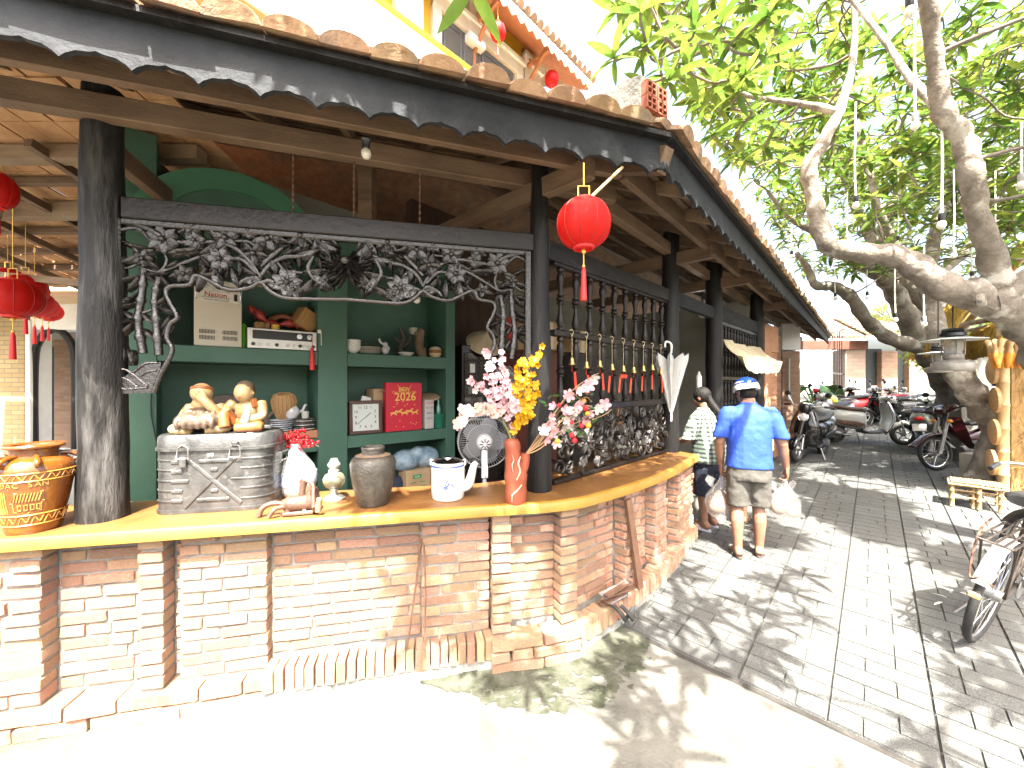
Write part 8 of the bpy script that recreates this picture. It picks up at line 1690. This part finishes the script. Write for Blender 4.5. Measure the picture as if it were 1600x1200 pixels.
for px, py, Y, mt, lab in ((1297, 625, 9.5, mat('yellow_plastic', (.65, .55, .05)), 'yellow helmet on a scooter near the bright gateway'), (1335, 631, 11.5, mat('teal_plastic', (.04, .35, .3)), 'teal helmet resting on the far red scooter')):
    m = MB(); m.sphere((0, 0, 0), .14, 16, 10, (1, 1.1, .85)); tag(m.build('helmet', mt, None, 170, Matrix.Translation(W(px, py, Y))), lab, 'helmet')
# ------------------------------------------------------------------ bicycle at the right
bp = G(1522, 1003); bdir = math.atan2(.45, .89); by = thing('bicycle', 'old bicycle with a bright rear mudguard and reflector parked beside the straw hut', 'bicycle', M=Matrix.Translation(bp) @ rz(bdir) @ Matrix.Rotation(.2, 4, 'X'))
dsteel = mat('worn_frame_paint', (.035, .026, .02), (.07, .053, .04), 12, .5, .2, 40); r = .335
STE = Matrix.Translation((1.08, 0, 0)) @ rz(.75) @ Matrix.Translation((-1.08, 0, 0))
for x in (0, 1.08):
    o = wheel(by, x, r, .042, True, rimm=steel)
    if x: o.matrix_local = STE
for x in (0, 1.08):
    m = MB(); rws = []
    for a in [math.radians(q) for q in range(20, 160, 8)]:
        rws.append([V(x+(r+.018+.010*(1-abs(s)))*math.cos(a), .034*s, r+(r+.018+.010*(1-abs(s)))*math.sin(a)) for s in (-1, -.5, 0, .5, 1)])
    m.strip(rws); m.strip([[p-V(0, 0, .002) for p in reversed(q)] for q in rws]); m.build('mudguard', mat('bright_mudguard', (.42, .42, .40), (.5, .5, .48), 6, .35, metal=.2) if x == 0 else dsteel, by, 60, M=STE if x else None)
bb = V(.44, 0, .30); sc_ = V(.30, 0, .82); hd1, hd2 = V(.86, 0, .86), V(.90, 0, .72)
for nm, a, b, q in (('seat_tube', bb, sc_, .017), ('down_tube', bb, hd2, .019), ('top_tube', V(.33, 0, .74), hd1, .016), ('head_tube', hd1+V(-.01, 0, .06), hd2, .02)): m = MB(); m.tube([a, b], q, 10); m.build(nm, dsteel, by, 60)
for s in (-1, 1):
    m = MB(); m.tube([(0, s*.055, r), bb+V(0, s*.03, 0)], .010, 8); m.build('chain_stay', dsteel, by, 60); m = MB(); m.tube([(0, s*.055, r), V(.31, s*.03, .76)], .009, 8); m.build('seat_stay', dsteel, by, 60); m = MB(); m.tube([hd2, (1.0, s*.05, .52), (1.08, s*.05, r)], .011, 8); m.build('fork_blade', dsteel, by, 60)
    m = MB(); m.beam(bb+V(0, s*.06, 0), bb+V(s*.12, s*.07, s*-.12), .016, .02); pc = m.build('crank', steel, by); m = MB(); m.box(bb+V(s*.12, s*.12, s*-.12), (.09, .1, .026), b=.006); m.build('pedal', rubber, pc)
    m = MB(); m.tube(catmull([hd1+V(0, 0, .14), hd1+V(.02, s*.14, .17), hd1+V(-.06, s*.26, .15), hd1+V(-.2, s*.27, .12)], 4), .011, 8); m.build('handlebar', steel, by, 60); m = MB(); m.tube([hd1+V(-.09, s*.265, .148), hd1+V(-.21, s*.272, .118)], .017, 8); m.build('grip', black_m, by, 60)
m = MB(); m.lathe([(.03, -.004), (.09, -.004), (.094, 0), (.09, .004), (.03, .004)], 24, Matrix.Translation(bb+V(0, -.05, 0)) @ Matrix.Rotation(math.radians(90), 4, 'X')); m.build('chainring', steel, by, 40)
shell([(.08, .93, .07, .03), (.16, .93, .10, .035), (.3, .935, .06, .03), (.42, .94, .025, .02)], blv, 'saddle', by); m = MB(); m.tube([sc_, (.27, 0, .91)], .012, 8); m.build('seat_post', steel, by)
m = MB()
for y in (-.07, -.035, 0, .035, .07): m.tube([(-.30, y, .735), (.22, y, .735)], .006, 6)
for x in (-.3, -.05, .22): m.tube([(x, -.07, .735), (x, .07, .735)], .006, 6)
for s in (-1, 1): m.tube([(-.2, s*.07, .735), (0, s*.06, r)], .006, 6)
m.build('rear_carrier', dsteel, by, 60, kind='stuff')
m = MB(); m.box((-.37, 0, .42), (.022, .055, .036), TR((0, 0, 0)), b=.008); m.build('reflector', mat('amber_reflector', (.3, .17, .07), (.4, .28, .16), 30, .2, coat=.5), by); m = MB(); m.tube(catmull([(-.33, -.05, .5), (-.36, 0, .53), (-.3, .05, .5), (-.1, .1, .7), (.2, .12, .74)], 4), .006, 6); m.build('tie_cord', iron, by, 60)
m = MB(); m.tube([bb+V(-.05, .03, -.02), bb+V(-.16, .16, -.33)], .01, 6); m.build('kick_stand', steel, by)
# ------------------------------------------------------------------ low bamboo stools and a concrete block
def stool(lab, p, rot, L, D, h):
    t = thing('bamboo_stool', lab, 'stool', loc=p, rot=rot)
    for sx_ in (-1, 1):
        for sy_ in (-1, 1): bpole((sx_*(L/2-.03), sy_*(D/2-.03), 0), (sx_*(L/2-.03), sy_*(D/2-.03), h-.02), .021, 'leg', t)
        for z in (.12, .2): bpole((sx_*(L/2-.03), -D/2+.03, z), (sx_*(L/2-.03), D/2-.03, z), .010, 'stretcher', t)
        bpole((sx_*(L/2-.01), -D/2, h-.03), (sx_*(L/2-.01), D/2, h-.03), .016, 'seat_rail', t)
    for sy_ in (-1, 1):
        bpole((-L/2, sy_*(D/2-.01), h-.03), (L/2, sy_*(D/2-.01), h-.03), .016, 'seat_rail', t); bpole((-L/2+.03, sy_*(D/2-.03), .16), (L/2-.03, sy_*(D/2-.03), .16), .010, 'stretcher', t)
    for k in range(int(D/.028)):
        m = MB(); y = -D/2+.014+k*.028; m.beam((-L/2, y, h), (L/2, y, h), .024, .010, b2=.003); m.build('seat_slat', bamboo, t)
p = G(1507, 792); stool('low slatted bamboo stool beside the concrete block', p+V(0, .0, 0), .75, .34, .27, .30); p = G(1540, 796); stool('low slatted bamboo stool nearest the bamboo pole', p, .75, .36, .26, .29)
p = G(1533, 757); m = MB(); m.box((0, 0, .2), (.24, .26, .40), b=.012); tag(m.build('concrete_block', mat('tan_concrete', (.34, .30, .24), (.44, .4, .33), 6, .9, .4, 30), None, None, Matrix.Translation(p+V(.05, .1, 0)) @ rz(.3)), 'square tan concrete block standing behind the bamboo stools', 'block')
# a few fallen leaves on the paving
for k, (px, py) in enumerate(((1364, 759), (1480, 945), (1473, 952), (1300, 838), (1255, 815))):
    m = MB(); q = leafmesh(.1); m.add(q.v, q.f, leafT(G(px, py)+V(0, 0, .032), R.uniform(0, 6), 0, .2, .09)); tag(m.build('fallen_leaf', mat('dry_leaf', (.2, .13, .07), (.3, .2, .1), 20, .8) if k in (0,) else mat('pale_scrap', (.6, .58, .5)), None, 170), 'small fallen leaf lying flat on the paving tiles', 'leaf', 'fallen leaves on the paving')
